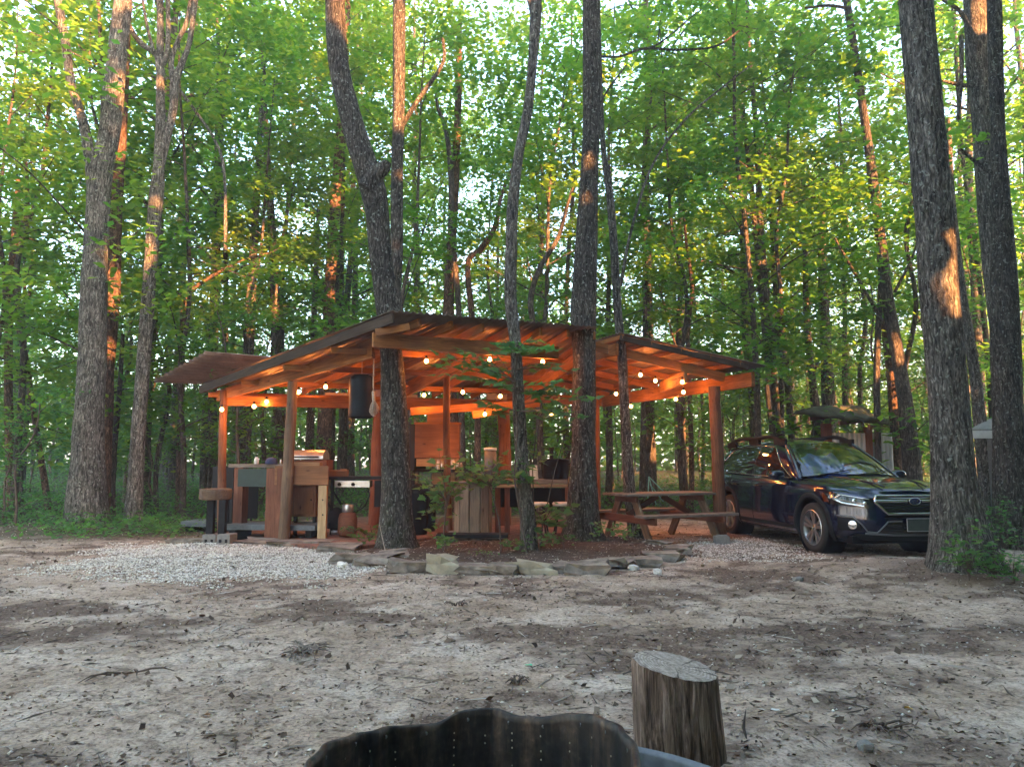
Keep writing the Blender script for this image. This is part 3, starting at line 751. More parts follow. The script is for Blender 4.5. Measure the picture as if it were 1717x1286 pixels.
def crown_leaves(r, sprays, per, size, spread, flat=0.16, tilt=0.4, aspect=0.55):
    """sprays (n,3) centres + (n,) radii -> leaf centres"""
    C, Rd = sprays
    n = len(C); idx = np.repeat(np.arange(n), per)
    a = r.random(len(idx)) * 2 * np.pi; q = np.sqrt(r.random(len(idx))) * Rd[idx]
    # leaves run in fingers (twigs) through the spray, so gaps stay between them
    fing = np.round(a / (2 * np.pi) * 7) / 7 * 2 * np.pi
    a = a * 0.3 + fing * 0.7
    P = C[idx] + np.stack([q * np.cos(a), q * np.sin(a), r.normal(0, flat, len(idx)) * Rd[idx] - 0.10 * q], 1)
    S = r.uniform(0.7, 1.25, len(idx)) * size
    return P, S
def make_tree_type(seed, h, r0, cbase, crad, nspray, per, lsize, lean=0.3, mat='leaf', barkm='bark_far', sprad=(0.45, 0.95), low=0.0):
    """a tree standing at the origin; returns the Empty"""
    r = np.random.default_rng(seed); rr = random.Random(seed)
    t = thing('forest_tree', (0, 0, 0), 'x', 'tree')
    lx, ly = r.uniform(-lean, lean, 2); P = []
    for k in range(8):
        f = k / 7; P.append((lx * f * f * 2 + r.normal(0, .07) * (k > 0), ly * f * f * 2 + r.normal(0, .07) * (k > 0), -0.25 + h * f, r0 * (1 - f) ** 0.8 * (1 - 0.15 * f) + 0.012))
    parts = [trunk_arrays(P, 10, 0.3, .06, 0.5, seed)]
    C = catmull(P, 60); cs = []; rd = []
    nb = max(6, nspray // 4)
    for b in range(nb):
        f = (cbase + (1 - cbase) * ((b + .5) / nb) ** 0.9); i = min(59, int(f * 59)); base = C[i]
        a = b * 2.4 + r.uniform(-.5, .5); f2 = (f - cbase) / (1 - cbase)
        L = crad * (0.45 + 0.75 * math.sin(math.pi * min(1, f2 * .85 + .12))) * r.uniform(.6, 1.15)
        d = np.array([math.cos(a), math.sin(a), r.uniform(0.05, .55)]); e = base[:3] + d * L
        mid = base[:3] + d * L * .5 + [0, 0, r.uniform(-.05, .2) * L]
        rb = max(0.012, base[3] * .38)
        parts.append(trunk_arrays([(*base[:3], rb), (*mid, rb * .6), (*e, rb * .15 + .004)], 6, 0.25, .04, 0, seed + b))
        for k in range(int(nspray / nb) + (r.random() < (nspray / nb) % 1)):
            q = r.uniform(.35, 1.05); c = base[:3] + (e - base[:3]) * q + r.normal(0, .28, 3) * [1, 1, .6]
            cs.append(c); rd.append(r.uniform(*sprad))
    V, F = merge(parts)
    tr = quads_obj('trunk', V, M[barkm], t, F=F, smooth=True)
    P, S = crown_leaves(r, (np.array(cs), np.array(rd)), per, lsize, 1)
    quads_obj('crown', leaf_quads(P, S, r, 0.42), M[mat], t)
    return t
TT = []
TT.append(make_tree_type(1, 15, .09, .20, 2.6, 86, 60, .18))
TT.append(make_tree_type(2, 18, .12, .24, 3.0, 100, 60, .19))
TT.append(make_tree_type(3, 12, .06, .16, 2.2, 66, 60, .165))
TT.append(make_tree_type(4, 20, .15, .30, 3.2, 100, 60, .195))
TT.append(make_tree_type(5, 9, .045, .14, 1.9, 52, 65, .15, .5))
TT.append(make_tree_type(6, 16, .075, .18, 2.6, 86, 60, .18, .6))
SAP = []
SAP.append(make_tree_type(7, 4.2, .028, .15, 1.2, 26, 60, .105, .4, 'leaf_dark', 'twig', (.3, .6)))
SAP.append(make_tree_type(8, 6.0, .04, .16, 1.6, 36, 65, .11, .4, 'leaf_dark', 'twig', (.35, .7)))
SAP.append(make_tree_type(9, 2.6, .018, .12, .8, 14, 55, .09, .3, 'leaf_dark', 'twig', (.22, .45)))

# ---- crowns high above the frame for the trees that stand close (own leaves, so the sun gaps stay open)
def high_crown(parent, c, rad, hgt, seed, n=70, per=70, size=.15, mat='leaf'):
    r = np.random.default_rng(seed)
    C = np.stack([r.normal(0, rad * .5, n), r.normal(0, rad * .5, n), r.uniform(-hgt, hgt, n)], 1) + c; Rd = r.uniform(.5, 1.1, n)
    P, S = crown_leaves(r, (C, Rd), per, size, 1)
    k = gap_filter(P); return quads_obj('crown', leaf_quads(P[k], S[k], r, .42), M[mat], parent)

def big_tree(label, main, depth, barkm, nseg=40, step=0.05, amp=.05, flare=.55, limbs=(), crown=None, seed=0, cat='tree', top=None, cn=70):
    P = pxline(main, depth)
    g = P[0]; z0 = tz(g[0], g[1])
    if crown is not None or top:      # carry the trunk on above the frame
        a, b = np.array(P[-2]), np.array(P[-1]); dr = (b - a)[:3]; dr /= np.linalg.norm(dr)
        ext = top or 5.0
        e = np.array(b[:3]) + dr * ext * .5; P.append((*e, b[3] * .75)); e2 = e + np.array([dr[0] * .3, dr[1] * .3, 1]) * ext * .5; P.append((*e2, b[3] * .35))
    P[0] = (g[0], g[1], z0 - .12, g[3])
    t = thing('forest_tree', (g[0], g[1], z0), label, cat)
    V, F = trunk_arrays(P, nseg, step, amp, flare, seed)
    quads_obj('trunk', V, M[barkm], t, F=F, smooth=True)
    for i, (pts, d) in enumerate(limbs):
        Q = pxline(pts, d)
        V, F = trunk_arrays(Q, 14, .06, .06, 0, seed * 7 + i + 1)
        quads_obj('limb', V, M[barkm], t, F=F, smooth=True)
    if crown is not None: high_crown(t, np.array(P[-1][:3]) + crown[0], crown[1], crown[2], seed + 50, cn)
    return t, P

C0 = (np.array([0, 0, 1.0]), 2.6, 2.4)
big_tree('thick forked grey oak at the left edge of the clearing', [(144, 885, 64), (146, 800, 54), (148, 730, 47), (154, 620, 43), (157, 511, 40), (164, 365, 37), (169, 292, 37), (184, 219, 34), (195, 110, 33), (206, 10, 29), (209, -20, 28)], 14.0, 'bark_grey', 48, .05, .07, .35,
         [([(160, 320, 26), (152, 275, 20), (142, 219, 16), (130, 175, 14), (119, 140, 14), (110, 73, 14), (98, 5, 14), (95, -20, 13)], 13.95)], C0, 1)
big_tree('reddish pine trunk standing right behind the forked oak', [(166, 884, 30), (170, 800, 28), (176, 640, 27), (186, 511, 27), (190, 438, 25), (196, 328, 20), (202, 248, 18), (209, 120, 15), (214, -10, 13)], 15.4, 'bark_pine', 28, .08, .06, .2, (), C0, 2)
big_tree('lichen-speckled tree forking into several limbs, left of the shelter', [(223, 884, 32), (225, 850, 27), (231, 730, 24), (243, 584, 21), (253, 438, 21), (262, 328, 22), (266, 280, 18), (269, 182, 15), (269, 112, 13)], 14.4, 'bark_grey', 32, .06, .08, .3,
         [([(264, 290, 18), (281, 226, 14), (291, 180, 14), (293, 140, 15), (308, 100, 10), (318, 70, 9), (328, 0, 9), (330, -20, 8)], 14.4), ([(293, 150, 12), (287, 105, 9), (298, 70, 8), (312, 40, 8), (322, -10, 7)], 14.5),
          ([(268, 120, 12), (262, 92, 11), (235, 72, 9), (215, 40, 8), (195, -10, 6)], 14.4), ([(268, 115, 11), (280, 90, 9), (282, 40, 8), (281, -20, 7)], 14.4), ([(258, 88, 6), (248, 50, 5), (238, -5, 4)], 14.3), ([(300, 150, 6), (330, 190, 5), (360, 235, 5), (376, 290, 5), (378, 420, 6)], 15.5)], (np.array([.5, 0, 2.0]), 2.2, 1.6), 3, cn=40)
big_tree('dark oak with a burl that rises through the front corner of the shelter roof', [(667, 924, 74), (665, 893, 60), (664, 797, 49), (660, 660, 42), (655, 580, 36), (646, 504, 35), (637, 420, 39), (632, 357, 41), (625, 315, 44), (605, 252, 41), (586, 189, 38), (567, 105, 35), (562, 10, 34), (561, -20, 34)], 10.7, 'bark_oak', 64, .04, .05, .45,
         [([(615, 318, 36), (632, 292, 30), (645, 280, 24), (650, 272, 14)], 10.6)], C0, 4)
big_tree('straight slender tree behind the dark oak, orange sun on its bark', [(662, 860, 26), (661, 700, 22), (662, 504, 20), (665, 420, 21), (666, 294, 21), (668, 189, 21), (669, 80, 22), (669, -20, 21)], 12.4, 'bark_oak', 32, .06, .05, .3,
         [([(672, 215, 9), (700, 170, 8), (735, 120, 7), (745, 95, 6), (742, 65, 5)], 12.6)], C0, 5)
big_tree('slim mottled tree in front of the shelter between two thick trunks', [(886, 925, 30), (885, 870, 25), (877, 797, 22), (870, 680, 21), (865, 585, 20), (857, 504, 21), (857, 420, 20), (860, 336, 19), (871, 252, 17), (884, 189, 17), (893, 105, 16), (899, 20, 20), (900, -20, 18)], 10.3, 'bark_grey', 32, .05, .07, .35,
         [([(896, 40, 10), (890, 10, 9), (880, -20, 8)], 10.3)], C0, 6, cn=50)
big_tree('thick straight oak with flared foot before the shelter, left of the picnic table', [(977, 912, 68), (977, 880, 54), (978, 797, 43), (979, 700, 39), (979, 600, 37), (978, 525, 42), (981, 462, 40), (984, 378, 36), (988, 294, 31), (991, 231, 30), (992, 126, 31), (991, -20, 29)], 11.5, 'bark_oak', 60, .045, .05, .5,
         [([(1003, 95, 5), (1040, 95, 4), (1080, 82, 5), (1140, 84, 4), (1200, 78, 4), (1240, 52, 3)], 12.0), ([(1080, 84, 4), (1110, 70, 3), (1170, 20, 2)], 12.0), ([(1050, 110, 3), (1020, 150, 3), (1006, 175, 3)], 12.0)], C0, 7)
big_tree('thin tree passing up through the right roof corner beside the picnic table', [(1069, 906, 26), (1060, 860, 20), (1054, 800, 19), (1048, 700, 16), (1043, 600, 16), (1036, 525, 14), (1032, 462, 14), (1027, 378, 13), (1021, 315, 12), (1012, 252, 9), (1008, 180, 8), (1005, 60, 6)], 12.15, 'bark_grey', 28, .06, .07, .5, [([(1040, 480, 6), (1060, 380, 5), (1095, 275, 4), (1150, 200, 4), (1220, 140, 3), (1260, 110, 2)], 12.5)], C0, 8, cn=40)
big_tree('massive oak in the right foreground overlapping the front of the car', [(1615, 967, 106), (1608, 905, 88), (1604, 860, 77), (1598, 800, 68), (1594, 730, 63), (1586, 620, 61), (1577, 504, 61), (1569, 400, 60), (1560, 294, 59), (1548, 147, 57), (1535, 0, 55), (1534, -20, 54)], 8.2, 'bark_grey', 72, .035, .05, .4, (), C0, 9)
big_tree('dark straight trunk at the right edge behind the massive oak', [(1697, 885, 60), (1694, 800, 50), (1690, 700, 46), (1684, 503, 42), (1682, 420, 36), (1678, 315, 27), (1673, 210, 23), (1667, 10, 23), (1666, -20, 22)], 11.0, 'bark_oak', 40, .06, .05, .35, [([(1670, 295, 7), (1640, 275, 6), (1610, 250, 4)], 11)], C0, 10)
big_tree('grey trunk with dark branch stubs left of the tree at the right edge', [(1702, 870, 40), (1696, 700, 38), (1682, 560, 36), (1664, 430, 32), (1652, 294, 30), (1645, 189, 31), (1640, 126, 36), (1637, 20, 38), (1636, -20, 36)], 13.0, 'bark_grey', 36, .07, .05, .3,
         [([(1640, 75, 12), (1628, 55, 9), (1610, 20, 7), (1580, 0, 5)], 12.8), ([(1640, 145, 8), (1610, 143, 7), (1580, 136, 4)], 12.7), ([(1612, 60, 8), (1612, 130, 7), (1606, 200, 6)], 12.9)], C0, 11)
big_tree('leaning grey tree that climbs from behind the car to the top of the picture', [(1534, 835, 32), (1530, 790, 28), (1522, 710, 25), (1512, 640, 22), (1500, 570, 20), (1488, 500, 19), (1479, 420, 17), (1463, 294, 15), (1442, 147, 13), (1421, 10, 12), (1416, -20, 11)], 17.0, 'bark_far', 24, .1, .06, .3,
         [([(1424, 15, 6), (1390, 10, 5), (1350, 14, 4)], 16.8), ([(1500, 490, 5), (1530, 430, 4), (1545, 380, 3)], 16.8), ([(1480, 540, 6), (1440, 470, 5), (1400, 400, 4)], 16.8)], C0, 12)
BACK = [
 ('pale sunlit trunk rising behind the left end of the roof', [(541, 800, 30), (545, 700, 28), (550, 560, 24), (555, 450, 22), (562, 340, 21), (570, 230, 18), (578, 120, 14), (584, 0, 10)], 20, 'bark_pine'),
 ('straight dark trunk above the small side roof, left of the pale sunlit one', [(480, 800, 26), (470, 700, 22), (462, 560, 19), (459, 430, 17), (450, 300, 14), (444, 180, 11), (440, 60, 8)], 20, 'bark_far'),
 ('thick dark pine trunk seen under the side roof behind the counter', [(410, 800, 25), (412, 680, 24), (418, 560, 20), (424, 440, 17), (432, 300, 13), (440, 150, 9)], 19, 'bark_oak'),
 ('thin bare trunk rising above the tip of the side roof', [(366, 830, 13), (372, 700, 12), (378, 560, 11), (378, 400, 10), (370, 250, 8), (368, 100, 6)], 21, 'bark_far'),
 ('crooked slim tree left of the side roof with a bent sunlit top', [(300, 850, 13), (301, 760, 12), (305, 640, 11), (306, 560, 10), (312, 500, 9), (345, 470, 7), (400, 440, 5), (450, 425, 4)], 18, 'bark_pine'),
 ('pine trunk above the middle of the roof, its left side in orange sun', [(765, 830, 28), (758, 700, 25), (752, 560, 23), (755, 450, 20), (762, 320, 17), (768, 180, 14), (770, 40, 11)], 19, 'bark_pine'),
 ('slim dark trunk twisting beside the sunlit pine above the roof', [(776, 800, 13), (772, 620, 11), (768, 500, 11), (758, 380, 11), (756, 290, 11), (748, 220, 9), (734, 180, 7), (730, 140, 5)], 18.6, 'bark_far'),
 ('leaning forked branchy tree above the roof between the slim and the thick trunk', [(905, 700, 12), (895, 560, 12), (890, 500, 12), (905, 450, 10), (935, 400, 9), (950, 350, 7), (962, 310, 5)], 18, 'bark_far'),
 ('curved brown tree above the roof left of the slim mottled trunk', [(800, 640, 12), (790, 520, 12), (785, 440, 11), (805, 420, 12), (830, 380, 10), (840, 330, 7), (860, 280, 5)], 18.5, 'bark_pine'),
 ('slender trunk right of the shelter roof tip, leaning left', [(1300, 790, 18), (1295, 700, 16), (1288, 600, 14), (1278, 500, 13), (1268, 390, 12), (1256, 280, 10), (1246, 180, 7)], 20, 'bark_far'),
 ('second slender trunk right of the roof tip', [(1330, 790, 15), (1325, 700, 13), (1316, 590, 12), (1304, 470, 10), (1296, 380, 7)], 22, 'bark_far'),
 ('dark bent trunk above the windscreen of the car', [(1382, 800, 20), (1370, 700, 18), (1360, 620, 14), (1352, 520, 12), (1350, 420, 9), (1346, 300, 6)], 21, 'bark_far'),
 ('broad dim trunk left of the small shed roof', [(1392, 820, 26), (1390, 700, 25), (1386, 600, 22), (1380, 480, 18), (1376, 300, 12)], 23, 'bark_far'),
 ('thin dark tree standing against the corrugated shed wall', [(1474, 840, 13), (1472, 740, 12), (1470, 640, 12), (1472, 560, 11), (1476, 480, 9), (1470, 380, 5)], 17.2, 'bark_far'),
 ('pale mottled trunk at the right corner of the corrugated shed', [(1504, 840, 22), (1502, 740, 20), (1496, 640, 19), (1486, 560, 16), (1478, 470, 13), (1470, 330, 8)], 18.5, 'bark_pine'),
 ('grey trunk directly behind the massive oak on its right', [(1655, 850, 24), (1648, 760, 24), (1636, 640, 21), (1620, 540, 18), (1606, 440, 16), (1596, 330, 12), (1590, 200, 8)], 14.5, 'bark_grey'),
 ('thin upright trunk between picnic table and car seen under the right roof', [(1078, 850, 12), (1078, 740, 11), (1080, 640, 10), (1082, 520, 8), (1086, 400, 6)], 20, 'bark_far'),
 ('knotty thin tree with a bare upper stem above the right roof', [(1160, 800, 10), (1156, 640, 9), (1153, 560, 9), (1160, 480, 8), (1152, 420, 6), (1146, 350, 4)], 19, 'bark_pine'),
 ('far left trunk with sunlit patches at the picture edge', [(18, 860, 20), (16, 740, 17), (14, 600, 15), (16, 480, 15), (24, 400, 12), (30, 300, 8)], 18, 'bark_pine'),
 ('small forked tree with orange bark at the far left', [(78, 860, 12), (64, 740, 11), (42, 600, 11), (22, 480, 11), (38, 390, 11), (46, 350, 9), (44, 270, 5)], 18.5, 'bark_pine'),
 ('slim bent sapling trunk between the two left trees and the shelter', [(258, 870, 9), (262, 780, 9), (278, 700, 9), (284, 650, 8), (270, 590, 6), (262, 560, 4)], 17, 'bark_far'),
 ('dark thin trunk between the forked oak and the lichen-speckled tree', [(184, 885, 11), (190, 780, 10), (200, 660, 9), (206, 560, 7)], 16, 'bark_far'),
 ('dark trunk beside the pale one, seen above the grill lid', [(518, 810, 17), (520, 720, 16), (524, 620, 14), (528, 500, 11), (534, 350, 7)], 21, 'bark_oak'),
]
for i, (lb, pts, d, bk) in enumerate(BACK):
    w = W(pts[0][0], 800, d); base = (CX + w[0] / w[1] * FPX, 775 + 1.25 * FPX / d + 4, pts[0][2] * 1.1)
    pts = [(a, b, c * .86) for a, b, c in [base] + [p for p in pts if p[1] < base[1] - 12]]
    t, P = big_tree(lb, pts, d, bk, 18, .12, .06, .25, (), None, 20 + i)
    top = np.array(P[-1][:3]); r = np.random.default_rng(300 + i); n = 34
    C = top + np.stack([r.normal(0, 1.1, n), r.normal(0, 1.1, n), r.uniform(-2.0, 2.6, n)], 1)
    Pq, S = crown_leaves(r, (C, r.uniform(.4, .85, n)), 60, .17, 1); kq = gap_filter(Pq); Pq, S = Pq[kq], S[kq]
    quads_obj('crown', leaf_quads(Pq, S, r, .42), M['leaf'], t)

# ---- the forest behind and around
KEEP = [(-8.0, 14, 1.2), (-6.9, 14.4, 1), (4.95, 8.2, 2.0), (7.2, 11, 1.0), (8.4, 13, 1.0), (8.2, 16.5, 2.3), (5.0, 12.4, 3.0), (10.3, 13.2, 2.2), (9.2, 15, 2.0), (-6.0, 13.6, 2.0), (-4.6, 14.2, 2.0)]
placed = []
def free(x, y, md):
    if any((x - a) ** 2 + (y - b) ** 2 < (md + c * .3) ** 2 for a, b, c in placed): return False
    if any((x - a) ** 2 + (y - b) ** 2 < c * c for a, b, c in KEEP): return False
    return True
fr = random.Random(21)
GRPS = ('leafy trees filling the woods behind the shelter',)
def plant(n, xr, yr, types, md, label, group, cond, smin=.85, smax=1.25):
    k = 0; tries = 0
    while k < n and tries < n * 60:
        tries += 1
        x = fr.uniform(*xr); y = fr.uniform(*yr)
        if not cond(x, y) or not free(x, y, md): continue
        placed.append((x, y, md)); root = fr.choice(types)
        o = dup(root, (x, y, tz(x, y)), fr.uniform(0, 6.28), fr.uniform(smin, smax), label); o['group'] = group
        k += 1
    return k
def infr(x, y, m=1.5): return abs(x) < y * 0.70 + m
n1 = plant(46, (-24, 24), (17.5, 34), TT, 1.7, 'leafy green forest tree among many alike behind the shelter and car', 'leafy forest trees behind the clearing', lambda x, y: infr(x, y) and not (-5.5 < x < 4 and y < 18.5))
n1 += plant(6, (-17, 19), (21, 31), TT[1:2] + TT[3:4], 1.6, 'tall leafy tree in the woods behind the shelter', 'leafy forest trees behind the clearing', lambda x, y: infr(x, y, 1), 1.0, 1.3)
n2 = plant(34, (-42, 42), (34, 56), TT, 2.3, 'distant leafy forest tree showing between the nearer trunks', 'distant forest trees', lambda x, y: infr(x, y), 1.0, 1.4)
for (x_, y_, ti, s_) in ((4.2, 18.3, 2, 1.1), (6.6, 19.0, 4, 1.45), (.6, 18.6, 4, 1.4), (-2.6, 18.4, 2, 1.05), (-9.6, 17.0, 4, 1.3), (-6.5, 18.2, 2, .95), (9.6, 18.0, 4, 1.4), (2.6, 20.3, 0, 1.0), (-5.0, 20.6, 5, 1.0), (7.9, 21.5, 0, 1.0), (11.8, 14.5, 4, 1.3)):
    placed.append((x_, y_, 1.5)); dup(TT[ti], (x_, y_, tz(x_, y_)), fr.uniform(0, 6.28), s_, 'leafy green forest tree among many alike behind the shelter and car')['group'] = 'leafy forest trees behind the clearing'
n3 = plant(12, (-14, -5.5), (14.5, 20), TT[2:3] + TT[4:5], 1.3, 'young leafy tree in the woods left of the shelter', 'young trees left of the shelter', lambda x, y: infr(x, y, .5))
n4 = plant(60, (-17, 17), (17, 30), SAP, .9, 'low leafy understory sapling in the woods behind the clearing', 'understory saplings in the woods', lambda x, y: infr(x, y, .5) and not (-4.5 < x < 7.5 and y < 19.5), .8, 1.3)
n4 += plant(16, (-12, -5.8), (14.0, 17.5), SAP, .8, 'low leafy understory sapling at the left edge of the clearing', 'understory saplings at the left edge', lambda x, y: infr(x, y, .3) and not (-8.4 < x < -6.0 and y < 15.6), .7, 1.0)
nb_ = plant(52, (-34, 34), (29, 50), SAP[1:2] + TT[4:5], 1.2, 'bushy undergrowth tree far back in the woods', 'bushy young trees far back', lambda x, y: infr(x, y, .5), 1.0, 1.5)
n5 = plant(4, (9.6, 12), (12, 16), SAP, .8, 'leafy sapling behind the trees at the right edge', 'saplings at the right edge', lambda x, y: infr(x, y, .5))
# woods around the sides and behind the camera
n6 = plant(26, (-24, 24), (-16, 16), TT[:4], 2.6, 'tree of the woods enclosing the clearing, outside the picture', 'trees enclosing the clearing', lambda x, y: (x < -11.5 or (y < -7 and x < -3)) and not infr(x, y, 4))
for t in TT + SAP:   # the first of each kind takes a place too
    for k in range(400):
        x = fr.uniform(-20, 20); y = fr.uniform(24, 40)
        if infr(x, y) and free(x, y, 1.4): break
    placed.append((x, y, 1.4)); t.location = (x, y, tz(x, y)); t.rotation_euler[2] = fr.uniform(0, 6)
    t['label'] = 'leafy green forest tree among many alike behind the shelter and car'; t['group'] = 'leafy forest trees behind the clearing'
print('trees', n1, n2, n3, n4, n5, n6)

# ---- unseen trees added to screen the low sun, crowns cut open along chosen rays
def sun_screen_tree(x, y, h, rad, seed, base=.6, n=190, per=85):
    r = np.random.default_rng(seed)
    t = thing('forest_tree', (x, y, tz(x, y)), 'dense unseen tree added at right to screen the low sun, crown cut with gaps', 'tree', 'unseen trees added to screen the low sun')
    V, F = trunk_arrays([(x, y, -.2, .12), (x + .2, y, h * .5, .08), (x, y, h, .03)], 10, .3, .05, .4, seed)
    quads_obj('trunk', V, M['bark_far'], t, F=F, smooth=True)
    C = np.stack([r.normal(0, rad * .55, n) + x, r.normal(0, rad * .55, n) + y, r.uniform(base, h + .5, n)], 1); Rd = r.uniform(.6, 1.2, n)
    P, S = crown_leaves(r, (C, Rd), per, .25, 1, .3); k = gap_filter(P)
    quads_obj('crown', leaf_quads(P[k], S[k], r, .9, .7), M['leaf'], t)
k = 0
for i in range(10):
    for j in range(3):
        # a double row across the sun's direction, about 14 m from the shelter
        u = -15 + i * 3.2 + j * 1.6; dd = 14 + j * 4
        sx, sy = math.sin(SUN_AZ), math.cos(SUN_AZ)
        x = 1.0 + sx * dd + sy * u; y = 12 + sy * dd - sx * u
        if infr(x, y, 2.5) and y > 0: continue
        k += 1; sun_screen_tree(x, y, 21 if u < 3 else 15, 2.5, 700 + k, n=380 if u < 3 else 260)

# ---- far mass of woods
r_ = np.random.default_rng(77)
n = 40000; a = r_.uniform(-0.85, 0.85, n); d = r_.uniform(58, 80, n)
P = np.stack([np.sin(a) * d, np.cos(a) * d, 19 * r_.random(n) ** 1.1 - 1], 1)
cl = fbm(a * 22 + 5, P[:, 2] * .35, 3); P = P[cl > .47]
n = 26000; a = r_.uniform(-0.85, 0.85, n); d = r_.uniform(50, 57, n); P2 = np.stack([np.sin(a) * d, np.cos(a) * d, 7 * r_.random(n) ** 1.2 - 1.2], 1); P = np.vstack([P, P2])
tag(quads_obj('far_woods', leaf_quads(P, r_.uniform(.35, .8, len(P)), r_, .8, .7), M['leaf']), 'pale mass of foliage far off through the trees', kind='stuff')
# ---- ground cover: low green growth on the forest floor
n = 90000; Q = np.column_stack([r_.uniform(-1, 1, n), 11.5 + 30 * r_.random(n) ** 1.3]); Q[:, 0] *= Q[:, 1] * .78
f = forest_mask(Q[:, 0], Q[:, 1]); c = fbm(Q[:, 0] * .8, Q[:, 1] * .8 + 40, 4)
kk = (r_.random(n) < f * sstep(.36, .58, c + .12 * sstep(15, 20, Q[:, 1])))
Q = Q[kk]; P = np.column_stack([Q, terrain(Q[:, 0], Q[:, 1]) + .02 + r_.random(len(Q)) ** 1.6 * np.where(Q[:, 1] > 15, .55, .25)])
tag(quads_obj('undergrowth', leaf_quads(P, r_.uniform(.05, .13, len(P)), r_, .5), M['leaf_dark']), 'low green plants covering the forest floor', kind='stuff')
# ---------------------------------------------------------------- the open kitchen shelter
def corrugated(name, q00, q10, q11, q01, mat, parent, waves=24, th=0.004, amp=0.012, nu=None, along_u=False):
    """sheet over a bilinear quad; ribs run from edge q00-q10 (s) towards q01-q11 (t) and repeat along s"""
    nu = nu or waves * 6; nv = 5; V = []
    q00, q10, q11, q01 = [np.asarray(q, float) for q in (q00, q10, q11, q01)]
    for j in range(nv + 1):
        for i in range(nu + 1):
            s, t = i / nu, j / nv
            p = (q00 * (1 - s) + q10 * s) * (1 - t) + (q01 * (1 - s) + q11 * s) * t
            V.append(p + np.array([0, 0, amp * math.sin(2 * math.pi * waves * s)]))
    F = [(j * (nu + 1) + i, j * (nu + 1) + i + 1, (j + 1) * (nu + 1) + i + 1, (j + 1) * (nu + 1) + i) for j in range(nv) for i in range(nu)]
    mb = MB(); mb.add(V, F, True); o = mb.build(name, mat, parent)
    s = o.modifiers.new('thickness', 'SOLIDIFY'); s.thickness = th
    return o
def metal_roof_mat(name, a, b):
    m, nt, out = new_mat(name); p = N(nt, 'ShaderNodeBsdfPrincipled', Roughness=0.45, Metallic=0.35)
    c = coords(nt, (1, 1, 1)); n = N(nt, 'ShaderNodeTexNoise', Scale=2.5, Detail=7.0, Roughness=.7); nt.links.new(c, n.inputs['Vector'])
    nt.links.new(ramp(nt, [(0.35, a), (0.65, b)], n.outputs[0]).outputs[0], p.inputs['Base Color']); nt.links.new(p.outputs[0], out.inputs[0]); return m
M['roof'] = metal_roof_mat('roof_sheet', (0.11, 0.075, 0.055), (0.22, 0.16, 0.125))
M['roof_red'] = metal_roof_mat('side_roof_sheet', (0.15, 0.095, 0.075), (0.27, 0.18, 0.145))

A = W(660, 524, 9.7); B = W(336, 646, 12.7); C = W(1003, 550, 11.25); D = W(850, 662, 15.6)
SH = thing('camp_shelter', (-.5, 12.8, FZ), 'open timber shelter with corrugated roofs, log posts and glowing orange underside', 'shelter')
up = np.array([0, 0, 1.0])
def Q(s, t, dz=0.0): return (A * (1 - s) + C * s) * (1 - t) + (B * (1 - s) + D * s) * t + up * dz
corrugated('roof_panel', A + up * .02 + (A - C) * .01, C + up * .02, D + up * .02, B + up * .02 + (A - C) * .01, M['roof'], SH, 34)
# rafters run from the high edge A-C to the low edge B-D
for i, s in enumerate(np.linspace(0, 1, 8)):
    h = .14 if i == 0 else .125
    tt0 = .0 if i == 0 else .03
    beam('fascia_board' if i == 0 else 'rafter', Q(s, tt0, -.008 - h / 2), Q(s, 1.0 if i == 0 else .985, -.008 - h / 2), .045, h, M['fascia'] if i == 0 else M['beam'], SH)
for t in (.28, .52, .76, .97):
    beam('purlin', Q(.01, t, -.19), Q(.99, t, -.19), .05, .09, M['beam'], SH)
# carrying beams under the rafters
beam('carrying_beam', Q(.0, .085, -.27), Q(.86, .115, -.27), .055, .2, M['beam'], SH)
bl0 = W(626, 590, 10.75); bl1 = W(365, 664, 12.75)
beam('carrying_beam', bl0, bl1, .06, .19, M['beam'], SH)
beam('carrying_beam', Q(.03, .93, -.32), Q(.98, .95, -.32), .06, .18, M['beam'], SH)
beam('carrying_beam', Q(.5, .12, -.32), Q(.5, .95, -.40), .05, .16, M['beam'], SH)
beam('carrying_beam', Q(.98, .1, -.30), Q(.98, .97, -.34), .06, .2, M['beam'], SH)
beam('roof_brace', Q(.0, .07, -.20) + [.0, -.05, 0], Q(.09, .02, -.15), .05, .1, M['beam'], SH)
# small side roof at the far left
s1, s2, s3, s4 = W(255, 640, 15.0), W(345, 590, 14.2), W(520, 605, 14.6), W(450, 648, 15.4)
corrugated('side_roof_panel', s2, s1, s4, s3, M['roof_red'], SH, 11, .004, .026)
beam('side_rafter', s2 * .62 + s1 * .38 + up * -.07 + (s3 - s2) * .45, s3 * .6 + s4 * .4 + up * -.07, .04, .09, M['fascia'], SH)
# right roof
Dr = W(1040, 560, 11.85); Er = W(1287, 616, 11.9); v = np.array([-.39, .92, 0.0])
Q2 = lambda s, t, dz=0.0: Dr * (1 - s) + Er * s + v * 5.0 * t + up * dz
corrugated('roof_panel', Q2(-.0, 0, .02), Q2(-0., 1, .02), Q2(1, 1, .02), Q2(1, 0, .02), M['roof'], SH, 46)
for i, t in enumerate((0.004, .2, .4, .6, .8, .98)):
    beam('fascia_board' if i == 0 else 'rafter', Q2(.0, t, -.06), Q2(.88 if i == 0 else .97, t, -.06), .045, .09 if i == 0 else .12, M['fascia'] if i == 0 else M['beam'], SH)
beam('carrying_beam', Q2(-.55, .07, -.19), Q2(.80, .07, -.24), .06, .15, M['beam'], SH)
for s in (.02, .22, .42, .62, .82):
    beam('purlin', Q2(s, .0, -.03), Q2(s, 1, -.03), .04, .07, M['beam'], SH)
